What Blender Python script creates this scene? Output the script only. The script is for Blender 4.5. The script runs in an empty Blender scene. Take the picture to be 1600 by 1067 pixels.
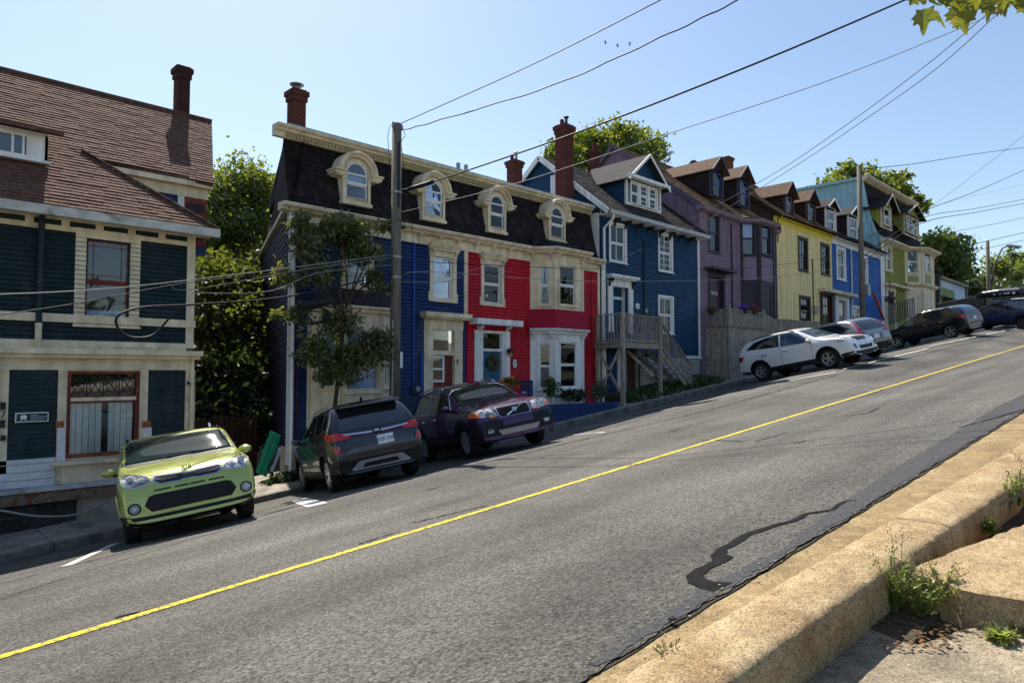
import bpy, bmesh, math, random
from mathutils import Vector as V, Matrix
from mathutils.bvhtree import BVHTree
from mathutils.geometry import delaunay_2d_cdt
random.seed(7)
C = bpy.context.scene.collection
rad = math.radians
# ---------------------------------------------------------------- camera
FOC, HZ, SLOPE = 1080.0, 582.0, 0.0855
PIT = math.atan((HZ-533.5)/FOC); AZ = rad(45.5)
ex = V((math.sin(AZ), -math.cos(AZ), 0))          # right
hx = V((math.cos(AZ), math.sin(AZ), 0))           # level forward   (x runs up the street, y towards the houses)
FW = hx*math.cos(PIT)+V((0, 0, math.sin(PIT)))
UP = -hx*math.sin(PIT)+V((0, 0, math.cos(PIT)))
cam = bpy.data.cameras.new('camera'); cam.lens = FOC/1600*36; cam.clip_end = 3000; cam.clip_start = 0.05
co = bpy.data.objects.new('camera', cam); C.objects.link(co)
m3 = Matrix((ex, UP, -FW)).transposed(); co.matrix_world = m3.to_4x4()
bpy.context.scene.camera = co
# ---------------------------------------------------------------- light
SUN = V((0.27, 0.74, 1.02)).normalized()
EL = math.asin(SUN.z); AZS = math.atan2(SUN.x, SUN.y)
w = bpy.data.worlds.new('World'); bpy.context.scene.world = w; w.use_nodes = True
nt = w.node_tree; bg = nt.nodes['Background']
sky = nt.nodes.new('ShaderNodeTexSky'); sky.sky_type = 'NISHITA'; sky.sun_disc = False
sky.sun_elevation = EL; sky.sun_rotation = AZS; sky.air_density = 1.15; sky.dust_density = .7; sky.ozone_density = 1.7
nt.links.new(sky.outputs[0], bg.inputs[0]); bg.inputs[1].default_value = 0.078
ld = bpy.data.lights.new('sun', 'SUN'); ld.energy = 4.0; ld.angle = rad(0.55); ld.color = (1, .93, .82)
lo = bpy.data.objects.new('sun', ld); C.objects.link(lo); lo.rotation_euler = (-SUN).to_track_quat('-Z', 'Y').to_euler()
vs = bpy.context.scene.view_settings; vs.view_transform = 'Standard'; vs.look = 'None'; vs.gamma = 1; vs.use_curve_mapping = False
vs.exposure = 1.05

# ---------------------------------------------------------------- materials
MATS = {}
def mat(name, col, rough=.7, var=.15, scale=6, bump=0, bscale=60, metal=0, rnd=0, spec=.22, col2=None, c2s=1.5, c2w=(.5, .62), coat=0, stretch=None):
    if name in MATS: return MATS[name]
    m = bpy.data.materials.new(name); m.use_nodes = True; n = m.node_tree.nodes; L = m.node_tree.links
    b = n['Principled BSDF']; b.inputs['Roughness'].default_value = rough; b.inputs['Metallic'].default_value = metal
    b.inputs['Specular IOR Level'].default_value = spec
    if coat: b.inputs['Coat Weight'].default_value = coat; b.inputs['Coat Roughness'].default_value = .04
    tc = n.new('ShaderNodeTexCoord'); src = tc.outputs['Object']
    if stretch:
        mp = n.new('ShaderNodeMapping'); mp.inputs['Scale'].default_value = stretch; L.new(src, mp.inputs[0]); src = mp.outputs[0]
    def noise(s, d=6):
        t = n.new('ShaderNodeTexNoise'); t.inputs['Scale'].default_value = s; t.inputs['Detail'].default_value = d; L.new(src, t.inputs['Vector']); return t.outputs[0]
    rgb = n.new('ShaderNodeRGB'); rgb.outputs[0].default_value = (*col, 1); out = rgb.outputs[0]
    if col2:
        r = n.new('ShaderNodeMapRange'); r.inputs[1].default_value, r.inputs[2].default_value = c2w; L.new(noise(c2s, 8), r.inputs[0])
        mx = n.new('ShaderNodeMix'); mx.data_type = 'RGBA'; L.new(r.outputs[0], mx.inputs[0]); L.new(out, mx.inputs[6]); mx.inputs[7].default_value = (*col2, 1); out = mx.outputs[2]
    if var or rnd:
        hsv = n.new('ShaderNodeHueSaturation'); L.new(out, hsv.inputs['Color']); out = hsv.outputs[0]
        r = n.new('ShaderNodeMapRange'); r.inputs[1].default_value = .3; r.inputs[2].default_value = .7
        r.inputs[3].default_value = 1-var; r.inputs[4].default_value = 1+var; L.new(noise(scale), r.inputs[0]); v = r.outputs[0]
        if rnd:
            oi = n.new('ShaderNodeObjectInfo'); r2 = n.new('ShaderNodeMapRange'); r2.inputs[3].default_value = 1-rnd; r2.inputs[4].default_value = 1+rnd
            L.new(oi.outputs['Random'], r2.inputs[0]); mm = n.new('ShaderNodeMath'); mm.operation = 'MULTIPLY'; L.new(v, mm.inputs[0]); L.new(r2.outputs[0], mm.inputs[1]); v = mm.outputs[0]
        if name in ('navy_paint', 'red_paint', 'teal_navy_paint', 'dark_teal_paint', 'cream_paint', 'worn_cream_paint', 'white_trim', 'purple_paint', 'yellow_clapboard', 'bright_blue_paint', 'olive_paint', 'pale_teal_paint'):
            mp2 = n.new('ShaderNodeMapping'); mp2.inputs['Scale'].default_value = (4.5, 4.5, .35); L.new(tc.outputs['Object'], mp2.inputs[0]); t2 = n.new('ShaderNodeTexNoise'); t2.inputs['Scale'].default_value = 1; t2.inputs['Detail'].default_value = 7; L.new(mp2.outputs[0], t2.inputs['Vector'])
            r4 = n.new('ShaderNodeMapRange'); r4.inputs[1].default_value = .32; r4.inputs[2].default_value = .62; r4.inputs[3].default_value = .76; r4.inputs[4].default_value = 1.06; L.new(t2.outputs[0], r4.inputs[0]); mm2 = n.new('ShaderNodeMath'); mm2.operation = 'MULTIPLY'; L.new(v, mm2.inputs[0]); L.new(r4.outputs[0], mm2.inputs[1]); v = mm2.outputs[0]
        L.new(v, hsv.inputs['Value'])
        # roughness wear
        r3 = n.new('ShaderNodeMapRange'); r3.inputs[3].default_value = max(0, rough-.12); r3.inputs[4].default_value = min(1, rough+.12)
        if rough > .25: L.new(noise(scale*2.3), r3.inputs[0]); L.new(r3.outputs[0], b.inputs['Roughness'])
    L.new(out, b.inputs['Base Color'])
    if bump:
        bp = n.new('ShaderNodeBump'); bp.inputs['Strength'].default_value = bump; bp.inputs['Distance'].default_value = .02
        L.new(noise(bscale), bp.inputs['Height']); L.new(bp.outputs[0], b.inputs['Normal'])
    MATS[name] = m; return m
def glassmat(name, tint=(.8, .85, .9), ior=1.9, dark=(.01, .012, .015), trans=.75, wav=.02):
    if name in MATS: return MATS[name]
    m = bpy.data.materials.new(name); m.use_nodes = True; n = m.node_tree.nodes; L = m.node_tree.links
    n.remove(n['Principled BSDF']); o = n['Material Output']
    gl = n.new('ShaderNodeBsdfGlossy'); gl.inputs['Roughness'].default_value = .015; gl.inputs[0].default_value = (.95, .97, 1, 1)
    tr = n.new('ShaderNodeBsdfTransparent'); tr.inputs[0].default_value = (*tint, 1)
    df = n.new('ShaderNodeBsdfDiffuse'); df.inputs[0].default_value = (*dark, 1)
    m1 = n.new('ShaderNodeMixShader'); m1.inputs[0].default_value = trans; L.new(df.outputs[0], m1.inputs[1]); L.new(tr.outputs[0], m1.inputs[2])
    fr = n.new('ShaderNodeFresnel'); fr.inputs[0].default_value = ior
    tc = n.new('ShaderNodeTexCoord'); nz = n.new('ShaderNodeTexNoise'); nz.inputs['Scale'].default_value = 1.4; L.new(tc.outputs['Object'], nz.inputs['Vector'])
    bp = n.new('ShaderNodeBump'); bp.inputs['Strength'].default_value = wav*10; bp.inputs['Distance'].default_value = .02; L.new(nz.outputs[0], bp.inputs['Height'])
    L.new(bp.outputs[0], gl.inputs['Normal'])
    m2 = n.new('ShaderNodeMixShader'); L.new(fr.outputs[0], m2.inputs[0]); L.new(m1.outputs[0], m2.inputs[1]); L.new(gl.outputs[0], m2.inputs[2]); L.new(m2.outputs[0], o.inputs[0])
    MATS[name] = m; return m
def leafmat(name, col, col2, tr=.4):
    if name in MATS: return MATS[name]
    m = bpy.data.materials.new(name); m.use_nodes = True; n = m.node_tree.nodes; L = m.node_tree.links
    n.remove(n['Principled BSDF']); o = n['Material Output']
    tc = n.new('ShaderNodeTexCoord'); nz = n.new('ShaderNodeTexNoise'); nz.inputs['Scale'].default_value = .9; nz.inputs['Detail'].default_value = 8; L.new(tc.outputs['Object'], nz.inputs['Vector'])
    r = n.new('ShaderNodeMapRange'); r.inputs[1].default_value = .35; r.inputs[2].default_value = .65; L.new(nz.outputs[0], r.inputs[0])
    mx = n.new('ShaderNodeMix'); mx.data_type = 'RGBA'; L.new(r.outputs[0], mx.inputs[0]); mx.inputs[6].default_value = (*col, 1); mx.inputs[7].default_value = (*col2, 1)
    d = n.new('ShaderNodeBsdfDiffuse'); t = n.new('ShaderNodeBsdfTranslucent'); g = n.new('ShaderNodeBsdfGlossy'); g.inputs['Roughness'].default_value = .45
    hs = n.new('ShaderNodeHueSaturation'); hs.inputs['Value'].default_value = 2.6; hs.inputs['Saturation'].default_value = 1.1; hs.inputs['Hue'].default_value = .485
    L.new(mx.outputs[2], hs.inputs['Color']); L.new(mx.outputs[2], d.inputs[0]); L.new(hs.outputs[0], t.inputs[0])
    a = n.new('ShaderNodeMixShader'); a.inputs[0].default_value = tr; L.new(d.outputs[0], a.inputs[1]); L.new(t.outputs[0], a.inputs[2])
    b = n.new('ShaderNodeMixShader'); b.inputs[0].default_value = .06; L.new(a.outputs[0], b.inputs[1]); L.new(g.outputs[0], b.inputs[2]); L.new(b.outputs[0], o.inputs[0])
    MATS[name] = m; return m
def sandy(name, c1, c2, rough=.95, s=1.0, pits=.35):
    """exposed-aggregate concrete: fine grains of several tones, dark pits, soft stains"""
    if name in MATS: return MATS[name]
    m = mat(name, c1, rough, 0); n = m.node_tree.nodes; L = m.node_tree.links; b = n['Principled BSDF']; tc = n.new('ShaderNodeTexCoord')
    def N(sc, d, r=.6):
        t = n.new('ShaderNodeTexNoise'); t.inputs['Scale'].default_value = sc; t.inputs['Detail'].default_value = d; t.inputs['Roughness'].default_value = r; L.new(tc.outputs['Object'], t.inputs[0]); return t.outputs[0]
    def R(x, a, b_, c, d):
        r = n.new('ShaderNodeMapRange'); r.inputs[1].default_value = a; r.inputs[2].default_value = b_; r.inputs[3].default_value = c; r.inputs[4].default_value = d; L.new(x, r.inputs[0]); return r.outputs[0]
    def M(a, b_):
        q = n.new('ShaderNodeMath'); q.operation = 'MULTIPLY'; L.new(a, q.inputs[0]); L.new(b_, q.inputs[1]); return q.outputs[0]
    vo = n.new('ShaderNodeTexVoronoi'); vo.inputs['Scale'].default_value = 170*s; L.new(tc.outputs['Object'], vo.inputs['Vector']); sp = n.new('ShaderNodeSeparateColor'); L.new(vo.outputs['Color'], sp.inputs[0])
    mx = n.new('ShaderNodeMix'); mx.data_type = 'RGBA'; L.new(R(N(2.6, 9, .65), .38, .64, 0, 1), mx.inputs[0]); mx.inputs[6].default_value = (*c1, 1); mx.inputs[7].default_value = (*c2, 1)
    v = M(M(R(sp.outputs[0], 0, 1, .72, 1.3), R(N(95*s, 3, .8), .36, .5, 1-pits, 1.08)), M(R(N(11, 6, .7), .3, .7, .75, 1.2), R(N(40*s, 3, .7), .34, .46, .72, 1.03)))
    hs = n.new('ShaderNodeHueSaturation'); L.new(mx.outputs[2], hs.inputs['Color']); L.new(v, hs.inputs['Value']); L.new(hs.outputs[0], b.inputs['Base Color'])
    b1 = n.new('ShaderNodeBump'); b1.inputs['Strength'].default_value = .8; b1.inputs['Distance'].default_value = .004; L.new(N(110*s, 4, .75), b1.inputs['Height'])
    b2 = n.new('ShaderNodeBump'); b2.inputs['Strength'].default_value = .5; b2.inputs['Distance'].default_value = .010; L.new(N(22, 6, .7), b2.inputs['Height']); L.new(b1.outputs[0], b2.inputs['Normal']); L.new(b2.outputs[0], b.inputs['Normal']); b.inputs['Specular IOR Level'].default_value = .15
    return m
def brickmat(name, c1, c2, mortar, s=1.0):
    if name in MATS: return MATS[name]
    m = mat(name, c1, .85, spec=.1); n = m.node_tree.nodes; L = m.node_tree.links; b = n['Principled BSDF']
    tc = n.new('ShaderNodeTexCoord'); sp = n.new('ShaderNodeSeparateXYZ'); cb = n.new('ShaderNodeCombineXYZ'); ad = n.new('ShaderNodeMath')
    L.new(tc.outputs['Object'], sp.inputs[0]); L.new(sp.outputs[0], ad.inputs[0]); L.new(sp.outputs[1], ad.inputs[1]); L.new(ad.outputs[0], cb.inputs[0]); L.new(sp.outputs[2], cb.inputs[1])
    bt = n.new('ShaderNodeTexBrick'); bt.inputs['Scale'].default_value = 4.2*s; bt.inputs['Color1'].default_value = (*c1, 1); bt.inputs['Color2'].default_value = (*c2, 1); bt.inputs['Mortar'].default_value = (*mortar, 1)
    bt.inputs['Mortar Size'].default_value = .03; bt.inputs['Row Height'].default_value = .32; bt.inputs['Brick Width'].default_value = .9; bt.inputs['Bias'].default_value = -.2
    L.new(cb.outputs[0], bt.inputs['Vector']); L.new(bt.outputs[0], b.inputs['Base Color'])
    bp = n.new('ShaderNodeBump'); bp.inputs['Strength'].default_value = .6; bp.inputs['Distance'].default_value = -.02; L.new(bt.outputs['Fac'], bp.inputs['Height']); L.new(bp.outputs[0], b.inputs['Normal'])
    return m

# ---------------------------------------------------------------- geometry helpers
Z3 = V((0, 0, 1))
def ray(x, y): return ex*((x-800)/FOC)+UP*((533.5-y)/FOC)+FW
class Fr:
    """a plane: origin o, unit axes u, v in the plane and n out of it"""
    def __init__(s, o, u, v=None, n=None):
        s.o = V(o); s.u = V(u).normalized(); s.v = V(v).normalized() if v is not None else Z3.copy()
        s.n = V(n).normalized() if n is not None else s.u.cross(s.v).normalized()
    def P(s, a, b, c=0): return s.o+s.u*a+s.v*b+s.n*c
    def px(s, x, y, c=0):
        r = ray(x, y); o = s.o+s.n*c; k = o.dot(s.n)/r.dot(s.n); p = r*k-o; return p.dot(s.u), p.dot(s.v)
    def rect(s, xl, xr, yt, yb, c=0):
        xm = (xl+xr)/2; ym = (yt+yb)/2
        return s.px(xl, ym, c)[0], s.px(xr, ym, c)[0], s.px(xm, yb, c)[1], s.px(xm, yt, c)[1]
def face(t=16.0): return Fr((0, t, 0), (1, 0, 0), n=(0, -1, 0))
class MB:
    def __init__(s): s.v = []; s.f = []
    def quad(s, *p):
        i = len(s.v); s.v += [tuple(q) for q in p]; s.f.append(tuple(range(i, i+len(p)))); return s
    def hexa(s, p):
        i = len(s.v); s.v += [tuple(q) for q in p]
        for f in ((0, 3, 2, 1), (4, 5, 6, 7), (0, 1, 5, 4), (1, 2, 6, 5), (2, 3, 7, 6), (3, 0, 4, 7)): s.f.append(tuple(i+k for k in f))
        return s
    def box(s, fr, u0, u1, v0, v1, n0, n1):
        return s.hexa([fr.P(u0, v0, n0), fr.P(u1, v0, n0), fr.P(u1, v1, n0), fr.P(u0, v1, n0), fr.P(u0, v0, n1), fr.P(u1, v0, n1), fr.P(u1, v1, n1), fr.P(u0, v1, n1)])
    def prism(s, fr, pts, n0, n1):
        i = len(s.v); k = len(pts)
        s.v += [tuple(fr.P(a, b, n0)) for a, b in pts]+[tuple(fr.P(a, b, n1)) for a, b in pts]
        s.f.append(tuple(range(i, i+k))[::-1]); s.f.append(tuple(range(i+k, i+2*k)))
        for j in range(k): s.f.append((i+j, i+(j+1) % k, i+k+(j+1) % k, i+k+j))
        return s
    def strip(s, A, B, closed=False):
        i = len(s.v); k = len(A); s.v += [tuple(p) for p in A]+[tuple(p) for p in B]
        for j in range(k if closed else k-1): s.f.append((i+j, i+(j+1) % k, i+k+(j+1) % k, i+k+j))
        return s
    def beam(s, a, b, w, h=None, up=Z3):
        a = V(a); b = V(b); h = h or w; d = (b-a).normalized(); x = d.cross(up)
        x = V((1, 0, 0)) if x.length < 1e-4 else x.normalized(); y = x.cross(d).normalized(); x *= w/2; y *= h/2
        return s.hexa([a-x-y, a+x-y, a+x+y, a-x+y, b-x-y, b+x-y, b+x+y, b-x+y])
    def tube(s, pts, r, seg=8, cap=True):
        pts = [V(p) for p in pts]; rs = r if isinstance(r, (list, tuple)) else [r]*len(pts); i0 = len(s.v); ref = None
        for k, p in enumerate(pts):
            d = (pts[min(k+1, len(pts)-1)]-pts[max(k-1, 0)]).normalized()
            if ref is None:
                ref = d.cross(Z3); ref = V((1, 0, 0)) if ref.length < .05 else ref.normalized()
            ref = (ref-d*ref.dot(d)).normalized(); y = d.cross(ref)
            for j in range(seg):
                a = 2*math.pi*j/seg; s.v.append(tuple(p+(ref*math.cos(a)+y*math.sin(a))*rs[k]))
        for k in range(len(pts)-1):
            for j in range(seg): s.f.append((i0+k*seg+j, i0+k*seg+(j+1) % seg, i0+(k+1)*seg+(j+1) % seg, i0+(k+1)*seg+j))
        if cap:
            s.f.append(tuple(range(i0, i0+seg))[::-1]); e = i0+(len(pts)-1)*seg; s.f.append(tuple(range(e, e+seg)))
        return s
    def build(s, name, m, parent=None, smooth=False, **kw):
        me = bpy.data.meshes.new(name); me.from_pydata(s.v, [], s.f); me.materials.append(m)
        if kw.pop('fix', True) and len(s.f) < 60000:
            bm = bmesh.new(); bm.from_mesh(me); bmesh.ops.recalc_face_normals(bm, faces=bm.faces); bm.to_mesh(me); bm.free()
        if smooth:
            me.shade_smooth()
        o = bpy.data.objects.new(name, me); C.objects.link(o)
        if parent: o.parent = parent; o.matrix_parent_inverse = Matrix()
        for k, v in kw.items(): o[k] = v
        return o
def thing(name, label, cat, loc=(0, 0, 0), rot=None, group=None):
    o = bpy.data.objects.new(name, None); C.objects.link(o); o.location = loc; o.empty_display_size = .3
    if rot: o.rotation_euler = rot
    o['label'] = label; o['category'] = cat
    if group: o['group'] = group
    return o
class House:
    """parts are given in world coordinates; the Empty stands at the base and the parts are moved under it"""
    def __init__(s, name, label, cat, loc, group=None): s.root = thing(name, label, cat, loc, group=group); s.loc = V(loc)
    def add(s, mb, name, m, parent=None, smooth=False, **kw):
        if parent is None: mb.v = [tuple(V(p)-s.loc) for p in mb.v]; par = s.root
        else: mb.v = [tuple(V(p)-s.loc) for p in mb.v]; par = parent
        return mb.build(name, m, par, smooth, **kw)
def tagged(o, label, cat, group=None):
    o['label'] = label; o['category'] = cat
    if group: o['group'] = group
    return o
def inter(poly, v):
    xs = []
    for i in range(len(poly)):
        (a, b), (c, d) = poly[i], poly[(i+1) % len(poly)]
        if (b <= v < d) or (d <= v < b): xs.append(a+(c-a)*(v-b)/(d-b))
    return sorted(xs)
def rows(mb, fr, poly, holes=(), pitch=.1, proud=.018, n0=0.0, jit=0, seglen=0):
    vs_ = [p[1] for p in poly]; v = min(vs_); top = max(vs_); i = 0
    while v < top-1e-4:
        v1 = min(v+pitch, top); vm = (v+v1)/2; xs = inter(poly, vm); iv = [(xs[k], xs[k+1]) for k in range(0, len(xs)-1, 2)]
        for (a, b, c, d) in holes:
            if c < vm < d:
                q = []
                for (p0, p1) in iv:
                    if b <= p0 or a >= p1: q.append((p0, p1)); continue
                    if a > p0: q.append((p0, a))
                    if b < p1: q.append((b, p1))
                iv = q
        for (a, b) in iv:
            if b-a < .004: continue
            if seglen:
                cuts = [a]; x = a+(seglen*(.5 if i % 2 else 1)); 
                while x < b-.02: cuts.append(x); x += seglen*random.uniform(.8, 1.2)
                cuts.append(b)
            else: cuts = [a, b]
            for c0, c1 in zip(cuts, cuts[1:]):
                j = random.uniform(0, jit) if jit else 0; pr = proud*(1+random.uniform(-.3, .3)) if jit else proud
                g = .006 if seglen else 0
                A = fr.P(c0, v-j, n0+pr); B = fr.P(c1-g, v-j, n0+pr); Cc = fr.P(c1-g, v1+.002, n0+.002); D = fr.P(c0, v1+.002, n0+.002)
                E = fr.P(c0, v-j, n0-.004); F_ = fr.P(c1-g, v-j, n0-.004)
                mb.quad(A, B, Cc, D); mb.quad(E, F_, B, A)
                if seglen: mb.quad(fr.P(c0, v-j, n0), A, D); mb.quad(B, fr.P(c1-g, v-j, n0), Cc)
        v += pitch; i += 1
    return mb

# ================================================================ ground
def lerp_tab(x, X, Y):
    if x <= X[0]: return Y[0]
    for i in range(1, len(X)):
        if x <= X[i]: return Y[i-1]+(Y[i]-Y[i-1])*(x-X[i-1])/(X[i]-X[i-1])
    return Y[-1]
TK = [0, 1.7, 6.0, 9.4, 11.2, 14.2, 14.25, 16, 40]; GK = [-1.2, -1.34, -2.06, -2.45, -2.78, -3.33, -3.33, -3.3, -3.2]
SKn = [4, 10, 20, 26, 33, 41, 58, 100]; WK = [0, .09, .33, .47, .60, .68, .9, 1.2]
def gz(s, t):
    u = min(max((t-6)/3.4, 0), 1); ss = s if s < 130 else 130+(s-130)*.25
    return SLOPE*ss+lerp_tab(t, TK, GK)+lerp_tab(s, SKn, WK)*u*u*(3-2*u)
def gp(x, y, dz=0):
    r = ray(x, y); k = 3.0
    lo, hi = .5, 300.0
    for _ in range(60):
        k = (lo+hi)/2; p = r*k
        if p.z > gz(p.x, p.y)+dz: lo = k
        else: hi = k
    return r*k
def nodes_asphalt():
    m = mat('asphalt', (.085, .083, .079), .9); n = m.node_tree.nodes; L = m.node_tree.links; b = n['Principled BSDF']
    tc = n.new('ShaderNodeTexCoord')
    def noise(s, d, r=.6):
        t = n.new('ShaderNodeTexNoise'); t.inputs['Scale'].default_value = s; t.inputs['Detail'].default_value = d; t.inputs['Roughness'].default_value = r; L.new(tc.outputs['Object'], t.inputs[0]); return t.outputs[0]
    def rng(x, a, b_, c, d):
        r = n.new('ShaderNodeMapRange'); r.inputs[1].default_value = a; r.inputs[2].default_value = b_; r.inputs[3].default_value = c; r.inputs[4].default_value = d; L.new(x, r.inputs[0]); return r.outputs[0]
    def mul(a, b_):
        q = n.new('ShaderNodeMath'); q.operation = 'MULTIPLY'; L.new(a, q.inputs[0]); L.new(b_, q.inputs[1]); return q.outputs[0]
    vo = n.new('ShaderNodeTexVoronoi'); vo.inputs['Scale'].default_value = 75; L.new(tc.outputs['Object'], vo.inputs['Vector'])
    sep = n.new('ShaderNodeSeparateColor'); L.new(vo.outputs['Color'], sep.inputs[0])
    agg = rng(sep.outputs[0], 0, 1, .4, 1.65)
    # wheel-path polish: long soft streaks along the street
    mp = n.new('ShaderNodeMapping'); mp.inputs['Scale'].default_value = (.05, 1.1, 1); L.new(tc.outputs['Object'], mp.inputs[0])
    st = n.new('ShaderNodeTexNoise'); st.inputs['Scale'].default_value = 1.0; st.inputs['Detail'].default_value = 5; L.new(mp.outputs[0], st.inputs[0])
    v = mul(mul(agg, rng(noise(.35, 9, .68), .3, .7, .62, 1.3)), mul(rng(noise(28, 3, .8), .3, .7, .6, 1.4), rng(st.outputs[0], .3, .7, .62, 1.3)))
    hs = n.new('ShaderNodeHueSaturation'); hs.inputs['Color'].default_value = (.104, .099, .088, 1); L.new(v, hs.inputs['Value']); L.new(hs.outputs[0], b.inputs['Base Color'])
    bp = n.new('ShaderNodeBump'); bp.inputs['Strength'].default_value = .9; bp.inputs['Distance'].default_value = .007; L.new(vo.outputs['Distance'], bp.inputs['Height'])
    bp2 = n.new('ShaderNodeBump'); bp2.inputs['Strength'].default_value = .7; bp2.inputs['Distance'].default_value = .012; L.new(noise(30, 4, .7), bp2.inputs['Height']); L.new(bp.outputs[0], bp2.inputs['Normal']); L.new(bp2.outputs[0], b.inputs['Normal'])
    b.inputs['Specular IOR Level'].default_value = .25
    return m
ASPH = nodes_asphalt()
CONC = mat('sidewalk_concrete', (.34, .31, .26), .92, .25, 3, .8, 90, col2=(.22, .2, .17), c2s=2.2)
CONCW = sandy('kerb_concrete', (.44, .34, .20), (.28, .19, .10), pits=.6)
CONCO = sandy('gutter_concrete', (.33, .245, .13), (.21, .15, .08), s=1.1, pits=.5)
PAVE = sandy('near_paving', (.34, .28, .2), (.2, .165, .12), s=.8)
DIRT = mat('dirt', (.075, .06, .04), 1, .35, 3, 1, 40, col2=(.05, .065, .025), c2s=1.2)
TAR = mat('tar', (.016, .015, .016), .95, .3, 12, .6, 60, spec=.05)
YEL = mat('yellow_paint', (.80, .62, .02), .75, .12, 25, .5, 120, col2=(.25, .21, .07), c2s=22, c2w=(.46, .56))
WHP = mat('line_sun_strip_white', (.62, .61, .58), .8, .2, 20, .5, 120, col2=(.3, .3, .28), c2s=8, c2w=(.62, .75))
def sheet(name, S, T, f, m, kind='structure', dz=0):
    mb = MB(); 
    for s in S:
        for t in T: tt = t(s) if callable(t) else t; mb.v.append((s, tt, f(s, tt)+dz))
    nT = len(T)
    for i in range(len(S)-1):
        for j in range(nT-1): mb.f.append((i*nT+j, (i+1)*nT+j, (i+1)*nT+j+1, i*nT+j+1))
    return mb.build(name, m, smooth=True, fix=False, kind=kind)
def fr_(a, b, st): return [a+(b-a)*i/round((b-a)/st) for i in range(round((b-a)/st)+1)]
S_all = fr_(-40, 0, 4)[:-1]+fr_(0, 60, .5)[:-1]+fr_(60, 420, 10)
kerbL = lambda s: lerp_tab(s, [2.2, 3.49, 7.73, 30], [1.57, 1.50, 1.25, .9])     # street side edge of the near kerb
kerbR = lambda s: lerp_tab(s, [2.29, 3.66, 5.9, 30], [1.235, 1.16, 1.0, .6])     # footpath side edge
aspE = lambda s: lerp_tab(s, [2, 10.3, 30], [1.735, 1.64, 1.6])
def rag(s): return aspE(s)+.010*math.sin(s*5)+.006*math.sin(s*17+1)+.006*math.sin(s*51)+random.uniform(-.007, .007)
sheet('terrain', [-300, -120]+S_all[::4]+[700, 1200], [-300, -60, 0.3, 1, 2, 6, 9.4, 11.2, 14.2, 16, 22, 40, 120, 500], gz, DIRT, dz=-.30)
S_road = fr_(-40, 1, 1)[:-1]+fr_(1, 12, .04)[:-1]+fr_(12, 60, .5)[:-1]+fr_(60, 420, 10)
sheet('road', S_road, [rag, lambda s: aspE(s)+.05, 1.9, 3, 4.5, 6, 7, 8, 9.4, 10.3, 11.2, 12.5, 13.4, 14.21], gz, ASPH)
# gutter strip between the asphalt and the near kerb, a little lower
sheet('gutter', fr_(-10, 30, .25), [lambda s: kerbL(s)-.02, lambda s: kerbL(s)+.1, lambda s: aspE(s)+.08], gz, CONCO, dz=-.009)
sheet('asphalt_lip', S_road, [lambda s: aspE(s)-.012-.012*abs(math.sin(s*7.3)), lambda s: aspE(s)+.03], gz, mat('broken_asphalt_edge', (.06, .055, .045), .95, .5, 60, 1, 90, spec=.05), dz=-.006)
# near kerb, cast in lengths
random.seed(3)
def kerb_near():
    cuts = [-6, -3.2, -.6, 1.9, 4.62, 7.6, 10.6, 13.6, 17, 21, 26]
    for a, b in zip(cuts, cuts[1:]):
        n = max(int((b-a-.012)/.05), 6); prof = []
        mb = MB(); rings = []
        for i in range(n+1):
            s = a+(b-a-.012)*i/n; L_, R_ = kerbL(s), kerbR(s); w = L_-R_; base = SLOPE*s-1.34
            if i in (0, n): j = lambda: 0
            else: ch = .018 if random.random() < .06 else 0; j = lambda: random.uniform(-.004-ch, .004)
            ring = [(L_, base-.2), (L_+.004+j(), base+.01+j()), (L_-.012+j(), base+.045+j()), (L_-.045*w/.33, base+.066+j()), (L_-w*.5, base+.070+j()), (L_-w*.86, base+.064+j()), (R_+.022+j()*.6, base+.056+j()), (R_+.004+j(), base+.040+j()), (R_+.0+j(), base-.02+j()), (R_+.004+j(), base-.09+j()), (R_+.006, base-.32)]
            rings.append([V((s, t, z)) for t, z in ring])
        k = len(rings[0])
        for r in rings: mb.v += [tuple(p) for p in r]
        for i in range(n):
            for q in range(k-1): mb.f.append((i*k+q, (i+1)*k+q, (i+1)*k+q+1, i*k+q+1))
        mb.f.append(tuple(range(k))); mb.f.append(tuple(range(n*k, n*k+k))[::-1])
        mb.build('kerb_stone' if a > -6 else 'kerb_stone', CONCW, KN, smooth=True)
KN = bpy.data.objects.new('near_kerb', None); C.objects.link(KN); KN['kind'] = 'structure'
kerb_near()
# footpath slabs on the near side
PN = bpy.data.objects.new('near_footpath', None); C.objects.link(PN); PN['kind'] = 'structure'
def slab(name, pts, z0, z1, m, par, rough=.006, **kw):
    """prism over a plan outline with a slope; top edges chipped a little"""
    mb = MB(); n = len(pts); P = []
    for i in range(n):
        a, b = V((*pts[i], 0)), V((*pts[(i+1) % n], 0)); k = max(1, int((b-a).length/.08))
        for j in range(k): p = a.lerp(b, j/k); P.append((p.x+random.uniform(-rough, rough), p.y+random.uniform(-rough, rough)))
    top = [(x, y, SLOPE*x+z1) for x, y in P]; cx = sum(p[0] for p in P)/len(P); cy = sum(p[1] for p in P)/len(P)
    ins = [(cx+(x-cx)*.985, cy+(y-cy)*.985, SLOPE*x+z1) for x, y in P]
    rim = [(x, y, z-.012+random.uniform(-.004, .002)) for x, y, z in top]; bot = [(x, y, SLOPE*x+z0) for x, y in P]
    k = len(P); mb.v = ins+rim+bot; mb.f.append(tuple(range(k)))
    for q in range(2):
        for j in range(k): mb.f.append((q*k+j, q*k+(j+1) % k, (q+1)*k+(j+1) % k, (q+1)*k+j))
    return mb.build(name, m, par, **kw)
low = -1.50
def npx(x, y, g_): r = ray(x, y); q = r*(g_/(r.z-SLOPE*r.x)); return (q.x, q.y)
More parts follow.
